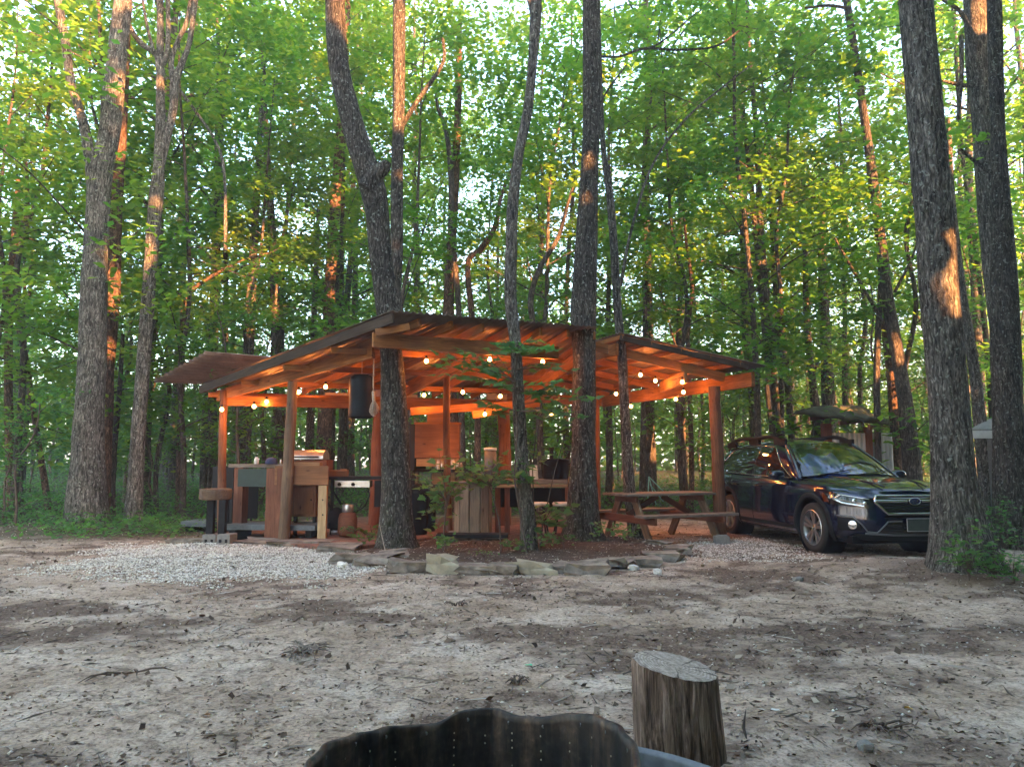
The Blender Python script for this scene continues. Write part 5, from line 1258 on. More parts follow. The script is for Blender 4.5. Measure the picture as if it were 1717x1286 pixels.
# ---------------------------------------------------------------- stump and fire ring in the foreground
def stump():
    c = G(1137, 1235, 0.0); c = np.array([G(1143, 1262)[0], 3.34, 0]); g = tz(c[0], c[1])
    t = thing('log_stump', (c[0], c[1], g), 'upright weathered log stump with pale sawn top beside the fire ring', 'stump')
    n = 96; hz = 28; th = np.arange(n) * 2 * np.pi / n; V = []; cx, cy = np.cos(th), np.sin(th)
    Rr = .178; H0 = .375
    low = (fbm(cx * 1.1 + 4, cy * 1.1 + 9, 2) - .5) * .16
    rid = (vnoise(cx * 9 + 3, cy * 9 + 3) - .5) * .07 + (vnoise(cx * 22 + 3, cy * 22 + 3) - .5) * .05
    crack = -0.10 * np.exp(-((th - 4.5) / .035) ** 2) - 0.06 * np.exp(-((th - 5.05) / .03) ** 2) - .05 * np.exp(-((th - 4.1) / .03) ** 2)
    tops = H0 - .032 * cx + .012 * cy       # sawn slightly aslant: lower on the right
    for j in range(hz + 1):
        f = j / hz; rr = Rr * (1.07 - .07 * f) * (1 + low + rid * (1 + .3 * (vnoise(cx * 5 + f * 3, cy * 5 + f * 3) - .5)) + crack)
        if j == hz: rr = rr * .985
        V.append(np.stack([rr * cx - .02 * f, rr * cy, tops * f - .03 * (1 - f)], 1))
    V = np.array(V); idx = np.arange((hz + 1) * n).reshape(hz + 1, n); nx = np.roll(idx, -1, 1)
    F = np.stack([idx[:-1], nx[:-1], nx[1:], idx[1:]], -1).reshape(-1, 4)
    m, nt, out = new_mat('stump_bark'); p = N(nt, 'ShaderNodeBsdfPrincipled', Roughness=.9); p.inputs['Specular IOR Level'].default_value = .15
    c1 = coords(nt, (34, 34, 3.0)); n1 = N(nt, 'ShaderNodeTexNoise', Scale=1.0, Detail=8.0, Roughness=.7, Distortion=.6); nt.links.new(c1, n1.inputs['Vector'])
    c2 = coords(nt, (6, 6, 3)); n2 = N(nt, 'ShaderNodeTexNoise', Scale=1.0, Detail=4.0); nt.links.new(c2, n2.inputs['Vector'])
    col = ramp(nt, [(.36, (.018, .013, .010)), (.46, (.10, .073, .057)), (.55, (.22, .165, .135)), (.66, (.46, .38, .33))], n1.outputs[0]).outputs[0]
    col = mixc(nt, .7, col, ramp(nt, [(.35, (.6, .55, .5)), (.65, (1.25, 1.15, 1.1))], n2.outputs[0]).outputs[0], 'MULTIPLY')
    nt.links.new(col, p.inputs['Base Color']); nt.links.new(bump(nt, n1.outputs[0], 1.0, .02), p.inputs['Normal']); nt.links.new(p.outputs[0], out.inputs[0])
    o = quads_obj('bark', V.reshape(-1, 3), m, t, F=F, smooth=True); o.location = (c[0], c[1], g)
    # sawn top
    m, nt, out = new_mat('sawn_wood'); p = N(nt, 'ShaderNodeBsdfPrincipled', Roughness=.85)
    cc = coords(nt, (1, 1, 0)); dn = N(nt, 'ShaderNodeTexNoise', Scale=9.0, Detail=5.0); nt.links.new(cc, dn.inputs['Vector'])
    dv = N(nt, 'ShaderNodeVectorMath', operation='MULTIPLY_ADD'); nt.links.new(dn.outputs[1], dv.inputs[0]); dv.inputs[1].default_value = (.04, .04, 0); nt.links.new(cc, dv.inputs[2])
    wv = N(nt, 'ShaderNodeTexWave', Scale=22.0, Distortion=1.0, Detail=3.0); wv.wave_type = 'RINGS'; wv.rings_direction = 'Z'; nt.links.new(dv.outputs[0], wv.inputs['Vector'])
    n3 = N(nt, 'ShaderNodeTexNoise', Scale=28.0, Detail=6.0, Roughness=.75); nt.links.new(cc, n3.inputs['Vector'])
    col = ramp(nt, [(.2, (.30, .25, .21)), (.8, (.42, .36, .315))], wv.outputs[0]).outputs[0]
    col = mixc(nt, .9, col, ramp(nt, [(.36, (.35, .3, .28)), (.5, (.95, .9, .86)), (.64, (1.5, 1.45, 1.42))], n3.outputs[0]).outputs[0], 'MULTIPLY')
    gr_ = N(nt, 'ShaderNodeTexGradient'); gr_.gradient_type = 'RADIAL'; nt.links.new(dv.outputs[0], gr_.inputs[0])
    cr = N(nt, 'ShaderNodeTexNoise', Scale=26.0, Detail=2.0); cr.noise_dimensions = '1D'; nt.links.new(gr_.outputs[0], cr.inputs['W'])
    col = mixc(nt, .85, col, ramp(nt, [(.30, (.12, .09, .07)), (.36, (1, 1, 1))], cr.outputs[0]).outputs[0], 'MULTIPLY')
    nt.links.new(col, p.inputs['Base Color']); nt.links.new(bump(nt, n3.outputs[0], .6, .01), p.inputs['Normal']); nt.links.new(p.outputs[0], out.inputs[0])
    ring = V[-1]; rows = [ring]
    for k in range(1, 7):
        q = ring * [1 - k / 6.0, 1 - k / 6.0, 1]; cen = ring[:, 2].mean(); q[:, 2] = cen + (ring[:, 2] - cen) * (1 - k / 6.0) + .004
        q[:, 0] += -.02 * k / 6; rows.append(q)
    T = np.array(rows); idx = np.arange(7 * n).reshape(7, n); nx = np.roll(idx, -1, 1); F = np.stack([idx[:-1], nx[:-1], nx[1:], idx[1:]], -1).reshape(-1, 4)
    o = quads_obj('sawn_top', T.reshape(-1, 3), m, t, F=F, smooth=False); o.location = (c[0], c[1], g)
stump()

def soot_mat():
    m, nt, out = new_mat('sooty_steel'); p = N(nt, 'ShaderNodeBsdfPrincipled', Roughness=.55, Metallic=.4)
    c = coords(nt, (9, 9, 1.6)); n = N(nt, 'ShaderNodeTexNoise', Scale=1.0, Detail=6.0, Roughness=.65); nt.links.new(c, n.inputs['Vector'])
    n2 = N(nt, 'ShaderNodeTexNoise', Scale=40.0, Detail=5.0); nt.links.new(coords(nt), n2.inputs['Vector'])
    col = ramp(nt, [(.36, (.008, .008, .010)), (.47, (.022, .019, .017)), (.58, (.07, .046, .032)), (.72, (.17, .125, .09))], n.outputs[0]).outputs[0]
    col = mixc(nt, .7, col, ramp(nt, [(.35, (.5, .5, .5)), (.6, (1.2, 1.2, 1.2)), (.75, (2.6, 2.4, 2.2))], n2.outputs[0]).outputs[0], 'MULTIPLY')
    nt.links.new(col, p.inputs['Base Color']); nt.links.new(bump(nt, n2.outputs[0], .3, .004), p.inputs['Normal']); nt.links.new(p.outputs[0], out.inputs[0]); return m
M['soot'] = soot_mat()
M['rust_rim'] = simple('rusty_rim_steel', (0.16, 0.14, 0.125), .45, metal=.7, noise=.5, nscale=14)
def fire_ring():
    c = np.array([-.122, 2.30, 0.0]); g = tz(c[0], c[1])
    t = thing('fire_ring', (c[0], c[1], g), 'sooty dented steel fire ring with wavy rim at the bottom of the picture', 'fire ring')
    n = 240; th = np.arange(n) * 2 * np.pi / n; cx, cy = np.cos(th), np.sin(th); Rr = .478
    ka = [-180, -120, -60, -15, 0, 15, 30, 45, 58, 70, 80, 90, 100, 110, 120, 130, 150, 165, 180]
    kh = [.33, .35, .37, .372, .378, .395, .392, .371, .340, .322, .334, .342, .332, .296, .302, .313, .334, .341, .33]
    dg_ = (np.degrees(th) + 180) % 360 - 180
    rim = np.interp(dg_, ka, kh) + .028; kk = np.exp(-np.linspace(-3, 3, 13) ** 2 / 2); kk /= kk.sum(); rim = np.convolve(np.concatenate([rim[-6:], rim, rim[:6]]), kk, 'valid')
    wav = .016 * np.sin(np.radians(dg_) * 9 + .9) * np.exp(-((th - R(100)) / 1.0) ** 2) + .006 * np.sin(th * 23) * (th < R(190))
    def row(f, lip=0.0, dz=0.0):
        k = f * f; rr = Rr + wav * k + lip
        return np.stack([rr * cx, rr * cy, rim * f + dz], 1)
    rows = [row(f) for f in np.linspace(0.0, 1.0, 18)]
    rows += [row(1, .006, .004), row(1, .013, .002), row(1, .016, -.008), row(1, .013, -.024)]
    V = np.array(rows); m = len(rows); idx = np.arange(m * n).reshape(m, n); nx = np.roll(idx, -1, 1); F = np.stack([idx[:-1], nx[:-1], nx[1:], idx[1:]], -1).reshape(-1, 4)
    o = quads_obj('ring_wall', V.reshape(-1, 3), M['soot'], t, F=F, smooth=True); o.location = (c[0], c[1], g); s = o.modifiers.new('t', 'SOLIDIFY'); s.thickness = .003
    # outer band (the visible outside on the right)
    rows = [row(f, .014, -.012) for f in np.linspace(.70, .95, 6)]
    V = np.array(rows); idx = np.arange(6 * n).reshape(6, n); nx = np.roll(idx, -1, 1); F = np.stack([idx[:-1], nx[:-1], nx[1:], idx[1:]], -1).reshape(-1, 4)
    o = quads_obj('outer_band', V.reshape(-1, 3), M['rust_rim'], t, F=F, smooth=True); o.location = (c[0], c[1], g); s = o.modifiers.new('t', 'SOLIDIFY'); s.thickness = .004; s.offset = 1
    # rivets and perforations as small bright dots on the inner wall
    for k in range(20):
        mbr = MB()
        a = R(8 + k * 17.5)
        i = int((a % (2 * math.pi)) / (2 * math.pi) * n) % n; p = row(.93)[i] * [.993, .993, 1]
        mbr.lathe([(.001, 0), (.007, 0), (.006, .003), (.001, .004)], 8, p + c + [0, 0, g], 'y' if abs(math.sin(a)) > .7 else 'x')
        if math.sin(a) > -.3: mbr.build('rivet', M['galv'], t)
    for col_ in range(26):
        a = R(10 + col_ * 13.0)
        i = int((a % (2 * math.pi)) / (2 * math.pi) * n) % n
        for z in (.84, .77, .70, .62, .53, .42):
            if random.random() < .35 or math.sin(a) < .2: continue
            mbh = MB()
            p = row(z)[i] * [.994, .994, 1]
            mbh.lathe([(.001, -.001), (.0035, -.001), (.0035, .001), (.001, .0015)], 6, p + c + [0, 0, g], 'y' if abs(math.sin(a)) > .7 else 'x'); mbh.build('vent_hole', M['stone_pale'], t)
    mb = MB(); mb.lathe([(.46, .02), (.2, .05), (.01, .07)], 40, c + [0, 0, g], caps=False); o = mb.build('ash_bed', M['concrete'], t)
    # outer galvanised tub
    c2 = np.array([.04, 2.04, 0.0]); t2 = thing('galvanised_tub', (c2[0], c2[1], g), 'wide shallow galvanised steel tub around the fire ring', 'tub')
    mb = MB(); Ro = .81; zt = .25
    mb.lathe([(.60, .005), (.74, .008), (.775, .02), (Ro - .01, zt - .01), (Ro, zt), (Ro + .010, zt + .006), (Ro + .018, zt), (Ro + .016, zt - .010), (Ro + .004, zt - .012), (.78, .0), (.60, .0)], 120, c2 + [0, 0, g], caps=False)
    mb.build('tub_wall', M['galv'], t2, sharp=60)
    for k in range(60):
        mb = MB()
        a = 2 * math.pi * k / 60; q = c2 + [0, 0, g] + np.array([.745 * math.cos(a), .745 * math.sin(a), .12]); mb.lathe([(.001, -.006), (.008, -.006), (.010, .004), (.001, .008)], 8, q)
        if math.sin(a) > .1 and math.cos(a) > .3: mb.build('bolt', M['galv'], t2)
    mb = MB(); mb.lathe([(.72, .110), (.785, .112), (.785, .118), (.72, .116)], 80, c2 + [0, 0, g], caps=False); mb.build('bolt_ring', M['steel'], t2)
fire_ring()

# ---------------------------------------------------------------- maple sapling and plants at the bed
def maple_leaf_poly():
    a = [(0, -.05), (.10, .02), (.30, -.06), (.26, .10), (.50, .22), (.30, .30), (.24, .42), (.16, .62), (0, .92)]
    pts = a + [(-x, y) for x, y in a[-2:0:-1]]
    return np.array(pts)
ML = maple_leaf_poly()
def maple_leaves(P, S, r, tilt=.35, dirs=None, droop=.3):
    n = len(P); k = len(ML); yaw = r.random(n) * 6.28 if dirs is None else dirs
    nz = np.stack([r.normal(0, tilt, n), r.normal(0, tilt, n) - .25, np.ones(n)], 1); nz /= np.linalg.norm(nz, axis=1)[:, None]
    d = np.stack([np.cos(yaw), np.sin(yaw), -droop * np.ones(n)], 1); d -= nz * np.sum(d * nz, 1)[:, None]; d /= np.linalg.norm(d, axis=1)[:, None]; s = np.cross(nz, d)
    V = P[:, None] + (d[:, None] * ML[None, :, 1, None] + s[:, None] * ML[None, :, 0, None]) * S[:, None, None]
    V = V - nz[:, None] * (np.abs(ML[None, :, 0, None]) * .25 * S[:, None, None])
    return V
def leafy_plant(name, label, cat, stem, twigs, leaf, size, seed, mat='leaf_maple', stemr=.012, group=None, per=8, spread=.12):
    """stem: list of world points; twigs: list of point lists; leaves along the outer part of each twig"""
    r = np.random.default_rng(seed); b = np.asarray(stem[0], float)
    t = thing(name, (b[0], b[1], b[2]), label, cat, group); mb = MB()
    n = len(stem); mb.tube([Vector(p) for p in stem], [stemr * (1 - .7 * i / (n - 1)) for i in range(n)], 7)
    P = []; dr = []
    for tw in twigs:
        tw = [np.asarray(p, float) for p in tw]; mb.tube(tw, [stemr * .45 * (1 - .7 * i / (len(tw) - 1)) for i in range(len(tw))], 5)
        C = catmull(np.array(tw), 40)
        for j in range(per):
            f = .25 + .75 * (j + .5) / per; p = C[int(f * 39)]; T = C[min(39, int(f * 39) + 1)] - C[max(0, int(f * 39) - 1)]; a = math.atan2(T[1], T[0]) + (1 if j % 2 else -1) * r.uniform(.4, 1.3)
            if j == per - 1: a = math.atan2(T[1], T[0])
            P.append(p + r.normal(0, spread * .25, 3) * [1, 1, .5] + np.array([math.cos(a), math.sin(a), 0]) * size * .25); dr.append(a)
    mb.build('stem', M['twig'], t)
    P = np.array(P); S = size * r.uniform(.65, 1.2, len(P))
    if leaf == 'maple': quads_obj('leaves', maple_leaves(P, S, r, dirs=np.array(dr)), M[mat], t, k=len(ML))
    else: quads_obj('leaves', leaf_quads(P, S, r, .35, .5), M[mat], t)
    return t
def wpts(l, d): return [W(x, y, d + (z if len(q) > 2 else 0)) for q in l for (x, y, z) in [(q + (0,))[:3]]]
rr = random.Random(9)
def twigset(base_pts, targets, d, dj=.5):
    out = []
    for (bx, by), (ex, ey) in zip(base_pts, targets):
        dd = d + rr.uniform(-dj, dj); out.append([W(bx, by, d), W(bx * .5 + ex * .5 + rr.uniform(-4, 4), by * .5 + ey * .5 - rr.uniform(2, 8), d + (dd - d) * .5), W(ex, ey, dd)])
    return out
# big sapling: stem near (868, 925), sprays across the shelter
stem = wpts([(884, 932), (875, 880), (862, 800), (868, 720), (862, 660), (866, 600), (868, 570)], 9.9)
tg = []
bs = []
for (bx, by, ex, ey) in [(866, 640, 735, 588), (866, 640, 750, 600), (866, 640, 725, 612), (866, 640, 770, 582), (866, 645, 800, 596), (866, 645, 812, 612), (866, 650, 730, 628), (866, 655, 780, 632), (866, 660, 830, 640), (866, 640, 820, 580),
                         (866, 590, 842, 572), (866, 590, 898, 570), (866, 592, 912, 584), (866, 594, 930, 588), (866, 590, 850, 590), (866, 590, 880, 596), (866, 650, 940, 640), (866, 655, 930, 660), (866, 660, 960, 655), (866, 655, 915, 672), (866, 620, 935, 612), (866, 620, 958, 622),
                         (866, 690, 800, 672), (866, 690, 905, 690), (866, 700, 950, 706), (866, 700, 830, 690), (868, 680, 1000, 668), (868, 690, 985, 700)]:
    bs.append((bx, by)); tg.append((ex, ey))
leafy_plant('maple_sapling', 'young maple sapling with sprays of leaves crossing in front of the glowing shelter', 'sapling', stem, twigset(bs, tg, 9.9), 'maple', .155, 1, per=14, stemr=.016)
stem = wpts([(742, 935), (745, 880), (752, 830), (770, 800)], 10.1)
lst = [(700, 790), (720, 805), (745, 800), (715, 830), (735, 770), (760, 815), (790, 800), (700, 812), (770, 780), (690, 800), (780, 820), (735, 745), (755, 760), (725, 862), (705, 868), (745, 882), (728, 900)]
leafy_plant('maple_sapling', 'low maple shoot whose leaves hang before the plank barrel and the hutch', 'sapling', stem, twigset([(750, 840)] * len(lst), lst, 10.1), 'maple', .125, 2, per=7)
stem = wpts([(840, 938), (838, 880), (826, 830), (812, 790)], 10.0)
lst = [(775, 795), (790, 812), (805, 780), (820, 800), (840, 790), (850, 810), (865, 790), (800, 770), (880, 800), (890, 785), (835, 770), (812, 815), (870, 770), (760, 780), (900, 805), (845, 760), (780, 760), (908, 770)]
leafy_plant('maple_sapling', 'leafy maple shoot forming a green tuft before the counter top', 'sapling', stem, twigset([(822, 815)] * len(lst), lst, 10.0), 'maple', .135, 3, per=9)
stem = wpts([(905, 932), (910, 880), (930, 790), (952, 716)], 10.4)
lst = [(880, 860), (900, 850), (930, 855), (950, 862), (915, 872), (940, 880), (890, 880), (925, 842), (960, 845), (905, 890)]
leafy_plant('maple_sapling', 'thin bare-topped shoot with a leaf tuft before the round stools', 'sapling', stem, twigset([(912, 880)] * len(lst), lst, 10.4, .25), 'maple', .135, 4, per=8)
stem = wpts([(892, 935), (895, 850), (893, 790), (900, 700)], 10.5)
leafy_plant('maple_sapling', 'slender upright shoot right of the slim mottled tree', 'sapling', stem, twigset([(893, 780)] * 5, [(915, 745), (880, 730), (905, 710), (925, 760), (880, 765)], 10.5, .3), 'maple', .085, 5, per=5)
for i, (px, py, w, h, lb) in enumerate([(905, 935, 60, 34, 'low maple seedling at the foot of the slim mottled tree'), (945, 928, 45, 26, 'low seedling between the slim tree and the thick oak'), (1020, 932, 56, 52, 'fern-like green plant at the foot of the thick straight oak'), (748, 940, 36, 32, 'small seedling in the bed behind the peaked rock'),
                                       (610, 918, 50, 26, 'small leafy plant left of the dark oak foot'), (1050, 918, 40, 26, 'small green plant between the oak and the thin tree'), (860, 935, 36, 22, 'tiny seedling in the dark soil left of the slim tree'), (812, 944, 60, 16, 'grassy tuft behind the border rocks')]):
    g = G(px, py); z = tz(g[0], g[1]); b = np.array([g[0], g[1], z]); s = w / FPX * g[1] / 2; hh = h / FPX * g[1]
    tws = []
    for k in range(9):
        a = rr.uniform(0, 6.28); tws.append([b + [0, 0, hh * .3], b + [s * .5 * math.cos(a), s * .5 * math.sin(a), hh * rr.uniform(.6, 1)], b + [s * math.cos(a), s * math.sin(a), hh * rr.uniform(.3, 1)]])
    leafy_plant('bed_plant', lb, 'plant', [b, b + [0, 0, hh * .5], b + [0, 0, hh * .8]], tws, 'maple' if i != 7 else 'x', .075 if i != 7 else .04, 60 + i, per=5, stemr=.004, group='small plants in the rock-edged bed')
# plants climbing round the massive oak and at the right edge
for i, (px, py, d, w, h, n, lb) in enumerate([(1600, 965, 7.75, 90, 90, 16, 'leafy vine sprouts climbing the foot of the massive oak'), (1668, 975, 7.6, 80, 60, 16, 'bushy green plant right of the massive oak foot'), (1680, 905, 9.5, 80, 110, 18, 'taller leafy bush between the massive oak and the right edge'),
                                            (1596, 870, 7.85, 50, 40, 4, 'single upright leafy shoot before the massive oak trunk'), (1700, 960, 7.4, 50, 50, 10, 'low leaves at the right edge of the picture')]):
    b = W(px, py, d); b[2] = tz(b[0], b[1]); s = w / FPX * d / 2; hh = h / FPX * d; tws = []
    if i in (0, 3): b = b + [0, -.25, 0]
    for k in range(n):
        a = rr.uniform(0, 6.28); q = rr.uniform(.3, 1); tws.append([b + [0, 0, hh * .1], b + [s * .6 * q * math.cos(a), s * .4 * q * math.sin(a), hh * rr.uniform(.3, .9)], b + [s * q * math.cos(a), s * .6 * q * math.sin(a), hh * rr.uniform(.15, 1.1)]])
    leafy_plant('leafy_shrub', lb, 'plant', [b, b + [0, 0, hh * .5], b + [0.02, 0, hh]], tws, 'x', .085, 80 + i, 'leaf_dark', per=9, stemr=.006, spread=.3, group='green plants round the massive oak')
# fern-ish plant under dark table, left of the dark oak
b = W(625, 880, 12.0); b[2] = FZ
tws = [[b, b + [-.15 * k, -.1, .12 + .03 * k], b + [-.32 * k * .6 - .1, -.15, .12]] for k in (1, 1.6, 2)] + [[b, b + [.05, 0, .15], b + [.12, 0, .3]]]
leafy_plant('potted_fern', 'long pale green fern frond reaching left from behind the dark oak', 'plant', [b, b + [-.02, 0, .1], b + [-.04, 0, .2]], tws, 'x', .10, 95, 'leaf_dark', per=14)
# thin bare stick leaning by the oak
g = G(648, 942); z = tz(g[0], g[1]); t = thing('bare_stick', (g[0], g[1], z), 'thin pale bare stick standing beside the dark oak foot', 'stick'); mb = MB(); mb.tube([(g[0], g[1], z), W(644, 915, g[1]), W(636, 878, g[1])], [.009, .007, .003], 6); mb.build('stick', M['rope'], t)
# ---------------------------------------------------------------- the car (local: x forward, y left, z up; origin on the ground between the axles)
def paint_mat():
    m, nt, out = new_mat('dark_blue_paint'); p = N(nt, 'ShaderNodeBsdfPrincipled', Roughness=.16, Metallic=.45)
    p.inputs['Coat Weight'].default_value = 1.0; p.inputs['Coat Roughness'].default_value = .025
    n = N(nt, 'ShaderNodeTexNoise', Scale=5.0, Detail=6.0, Roughness=.7); nt.links.new(coords(nt), n.inputs['Vector'])
    nt.links.new(ramp(nt, [(.4, (.003, .008, .032)), (.75, (.006, .014, .046))], n.outputs[0]).outputs[0], p.inputs['Base Color'])
    rr_ = math_n(nt, 'MULTIPLY_ADD', n.outputs[0], .12); rr_.node.inputs[2].default_value = -.03; nt.links.new(rr_, p.inputs['Coat Roughness'])
    nt.links.new(p.outputs[0], out.inputs[0]); return m
M['paint'] = paint_mat()
def plain(name, col, rough, metal=0.0, coat=0.0):
    m, nt, out = new_mat(name); p = N(nt, 'ShaderNodeBsdfPrincipled', Roughness=rough, Metallic=metal); p.inputs['Base Color'].default_value = (*col, 1); p.inputs['Coat Weight'].default_value = coat; p.inputs['Coat Roughness'].default_value = .02
    if rough >= .5: p.inputs['Specular IOR Level'].default_value = .15
    nt.links.new(p.outputs[0], out.inputs[0]); return m
M['chrome'] = plain('chrome', (.62, .64, .66), .12, 1.0)
M['trim'] = plain('black_trim', (.006, .006, .008), .55)
M['cladding'] = plain('grey_cladding', (.012, .013, .015), .7)
M['gloss_black'] = plain('gloss_black', (.008, .008, .009), .12, 0, 1)
M['tyre'] = simple('tyre_rubber', (.02, .019, .018), .85, noise=.3, nscale=30)
M['alloy'] = plain('alloy', (.46, .46, .47), .32, .9)
M['glass_dark'] = plain('dark_glass', (.006, .008, .009), .02, 0, 1)
M['lens'] = plain('lamp_lens', (.02, .023, .026), .05, .3, 1)
M['dull_trim'] = plain('dull_silver_trim', (.14, .145, .15), .4, .6)
M['lamp_white'] = plain('lamp_reflector', (.75, .78, .8), .1, .8, 1)
M['amber'] = plain('amber_lens', (.10, .02, .006), .15, 0, 1)
M['red_lens'] = plain('red_lens', (.35, .01, .01), .15, 0, 1)
M['plate'] = simple('dark_plate', (.045, .06, .055), .5)
M['sunshade'] = simple('blue_sunshade', (.02, .06, .30), .7, noise=.4, nscale=9)
def glass_mat():
    m, nt, out = new_mat('windscreen_glass'); g = N(nt, 'ShaderNodeBsdfGlossy', Roughness=.02); g.inputs[0].default_value = (1, 1, 1, 1)
    t = N(nt, 'ShaderNodeBsdfTransparent'); t.inputs[0].default_value = (.72, .80, .76, 1); f = N(nt, 'ShaderNodeFresnel', IOR=1.75)
    mx = N(nt, 'ShaderNodeMixShader'); nt.links.new(f.outputs[0], mx.inputs[0]); nt.links.new(t.outputs[0], mx.inputs[1]); nt.links.new(g.outputs[0], mx.inputs[2]); nt.links.new(mx.outputs[0], out.inputs[0]); return m
M['glass'] = glass_mat()
AXF, AXR, WR = 1.372, -1.372, .345
FA = np.array([4.33, 10.54]); fd = np.array([.135, -.991]); fd /= np.linalg.norm(fd)   # right front contact patch, heading
lf = np.array([-fd[1], fd[0]])
ctr = FA - fd * AXF + lf * .775
CARM = Matrix(((fd[0], lf[0], 0, ctr[0]), (fd[1], lf[1], 0, ctr[1]), (0, 0, 1, 0.0), (0, 0, 0, 1)))
car = thing('parked_car', (ctr[0], ctr[1], 0), 'dark blue estate car with black roof rails parked beside the shelter', 'car')
car.rotation_euler = (0, 0, math.atan2(fd[1], fd[0]))
def cpart(o, parent=None):
    """child mesh given in car-local coordinates"""
    o.parent = parent or car; o.matrix_parent_inverse = Matrix.Identity(4); return o
def CB_(mb, name, mat, parent=None, bevel=0, sharp=None): return cpart(mb.build(name, mat, None, bevel, sharp), parent)
# outline
def hw(x, z=.6):
    """half width at x"""
    if x > 1.45: u_ = np.clip((x - 1.45) / .88, 0, 1); w = .92 * (1 - u_ ** 2.3) ** (1 / 3.0)
    elif x < -1.75: u_ = np.clip((-1.75 - x) / .74, 0, 1); w = .92 * (1 - u_ ** 2.6) ** (1 / 3.4)
    else: w = .92
    return float(w)
def nose_x(y):
    v_ = min(1, abs(y) / .92); return 1.45 + .88 * (1 - v_ ** 3.0) ** (1 / 2.3)
def ztop(x): return float(np.interp(x, [-2.49, -2.2, -1.4, -.5, .4, .95, 1.3, 1.7, 2.0, 2.2, 2.33], [1.04, 1.05, 1.045, 1.015, .985, .965, .955, .93, .90, .86, .82]))
def crown(x): return float(np.interp(x, [-2.49, .8, 1.0, 1.5, 2.0, 2.33], [.0, .09, .10, .095, .08, .06]))
SL = [0, .05, .12, .22, .36, .52, .66, .78, .88, .95, 1.0]
SIN = [.085, .04, .02, .004, .0, .006, .012, .006, .012, .03, .06]      # side inset
FIN = [.12, .06, .03, .01, .0, .005, .015, .025, .045, .08, .13]       # nose rake
def side_pt(x, s, sgn=-1):
    sl = SL; ins = float(np.interp(s, sl, SIN)); fi = float(np.interp(s, sl, FIN))
    w = hw(x); k = max(0.0, (x - 1.45) / .88); kr = max(0.0, (-1.75 - x) / .74)
    X = x - fi * k + fi * .6 * kr; Y = max(0.0, w - ins * min(1, w / .5)); z = .22 + s * (ztop(x) - .22) + .04 * k ** 2 * (1 - s)
    return np.array([X, sgn * Y, z])
def nose_pt(y, z, off=0.0):
    """point on the nose surface at lateral y and height z, pushed outwards by off"""
    x = nose_x(y); 
    for _ in range(4):
        s = (z - .22) / (ztop(x) - .22)
        fi = float(np.interp(s, SL, FIN)); k = max(0, (x - 1.45) / .88); ins = float(np.interp(s, SL, SIN)); w = abs(y) + ins * .8
        x = nose_x(min(.919, w))
    fi = float(np.interp(s, SL, FIN)); k = max(0, (x - 1.45) / .88)
    n_ = np.array([1.0, .0, .0]); 
    e = .01; dx = (nose_x(min(.919, abs(y) + e)) - nose_x(abs(y))) / e; n_ = np.array([1.0, -dx * (1 if y > 0 else -1), 0.12]); n_ /= np.linalg.norm(n_)
    return np.array([x - fi * k, y, z]) + n_ * off
xs = np.concatenate([-1.75 - .74 * np.sin(np.linspace(np.pi / 2, 0, 12)), np.linspace(-1.6, 1.4, 46)[0:], 1.45 + .88 * np.sin(np.linspace(0, np.pi / 2, 18))])
nst = len(xs); mb = MB(); V = []; rows_ = []
def vid(p): V.append(p); return len(V) - 1
F = []; TOPN = 12
ringR = [[vid(side_pt(x, s, -1)) for s in SL] for x in xs]; ringL = [[vid(side_pt(x, s, 1)) for s in SL] for x in xs]
for i in range(nst - 1):
    for j in range(len(SL) - 1):
        F.append((ringR[i][j], ringR[i + 1][j], ringR[i + 1][j + 1], ringR[i][j + 1])); F.append((ringL[i][j], ringL[i][j + 1], ringL[i + 1][j + 1], ringL[i + 1][j]))
top = []
for i, x in enumerate(xs):
    a, b = V[ringR[i][-1]], V[ringL[i][-1]]; row = [ringR[i][-1]]
    for k in range(1, TOPN):
        f = k / TOPN; y = a[1] * (1 - f) + b[1] * f; q = 1 - (2 * f - 1) ** 2
        q = q ** .55
        # raised ridges of the bonnet
        row.append(vid(np.array([a[0] + .0, y, a[2] + crown(x) * q])))
    row.append(ringL[i][-1]); top.append(row)
for i in range(nst - 1):
    for k in range(TOPN): F.append((top[i][k], top[i + 1][k], top[i + 1][k + 1], top[i][k + 1]))
    F.append((ringR[i][0], ringL[i][0], ringL[i + 1][0], ringR[i + 1][0]))
F.append(tuple(ringR[0]) + tuple(top[0][1:-1]) + tuple(reversed(ringL[0])))
F.append(tuple(reversed(ringR[-1])) + tuple(ringL[-1]) + tuple(reversed(top[-1][1:-1])))
mb.add(V, F, True)
body = mb.build('body_tmp', M['paint'], None, 0, 38)
bm = bmesh.new(); bm.from_mesh(body.data); bmesh.ops.remove_doubles(bm, verts=bm.verts, dist=.0005); bmesh.ops.recalc_face_normals(bm, faces=bm.faces); bm.to_mesh(body.data); bm.free()
cut = MB()
for ax in (AXF, AXR):
    for sg in (-1, 1): cut.lathe([(.0005, sg * .62), (.405, sg * .62), (.405, sg * 1.05), (.0005, sg * 1.05)], 48, (ax, 0, WR + .015), 'y')
co = cut.build('cutter_tmp', M['trim'], None)
bo = body.modifiers.new('b', 'BOOLEAN'); bo.operation = 'DIFFERENCE'; bo.object = co; bo.solver = 'EXACT'
dg = bpy.context.evaluated_depsgraph_get(); me = bpy.data.meshes.new_from_object(body.evaluated_get(dg)); me.name = 'body'
ob = bpy.data.objects.new('body', me); COL.objects.link(ob); cpart(ob)
if len(me.polygons) < 200: print('BOOLEAN FAILED')
bpy.data.objects.remove(body); bpy.data.objects.remove(co)
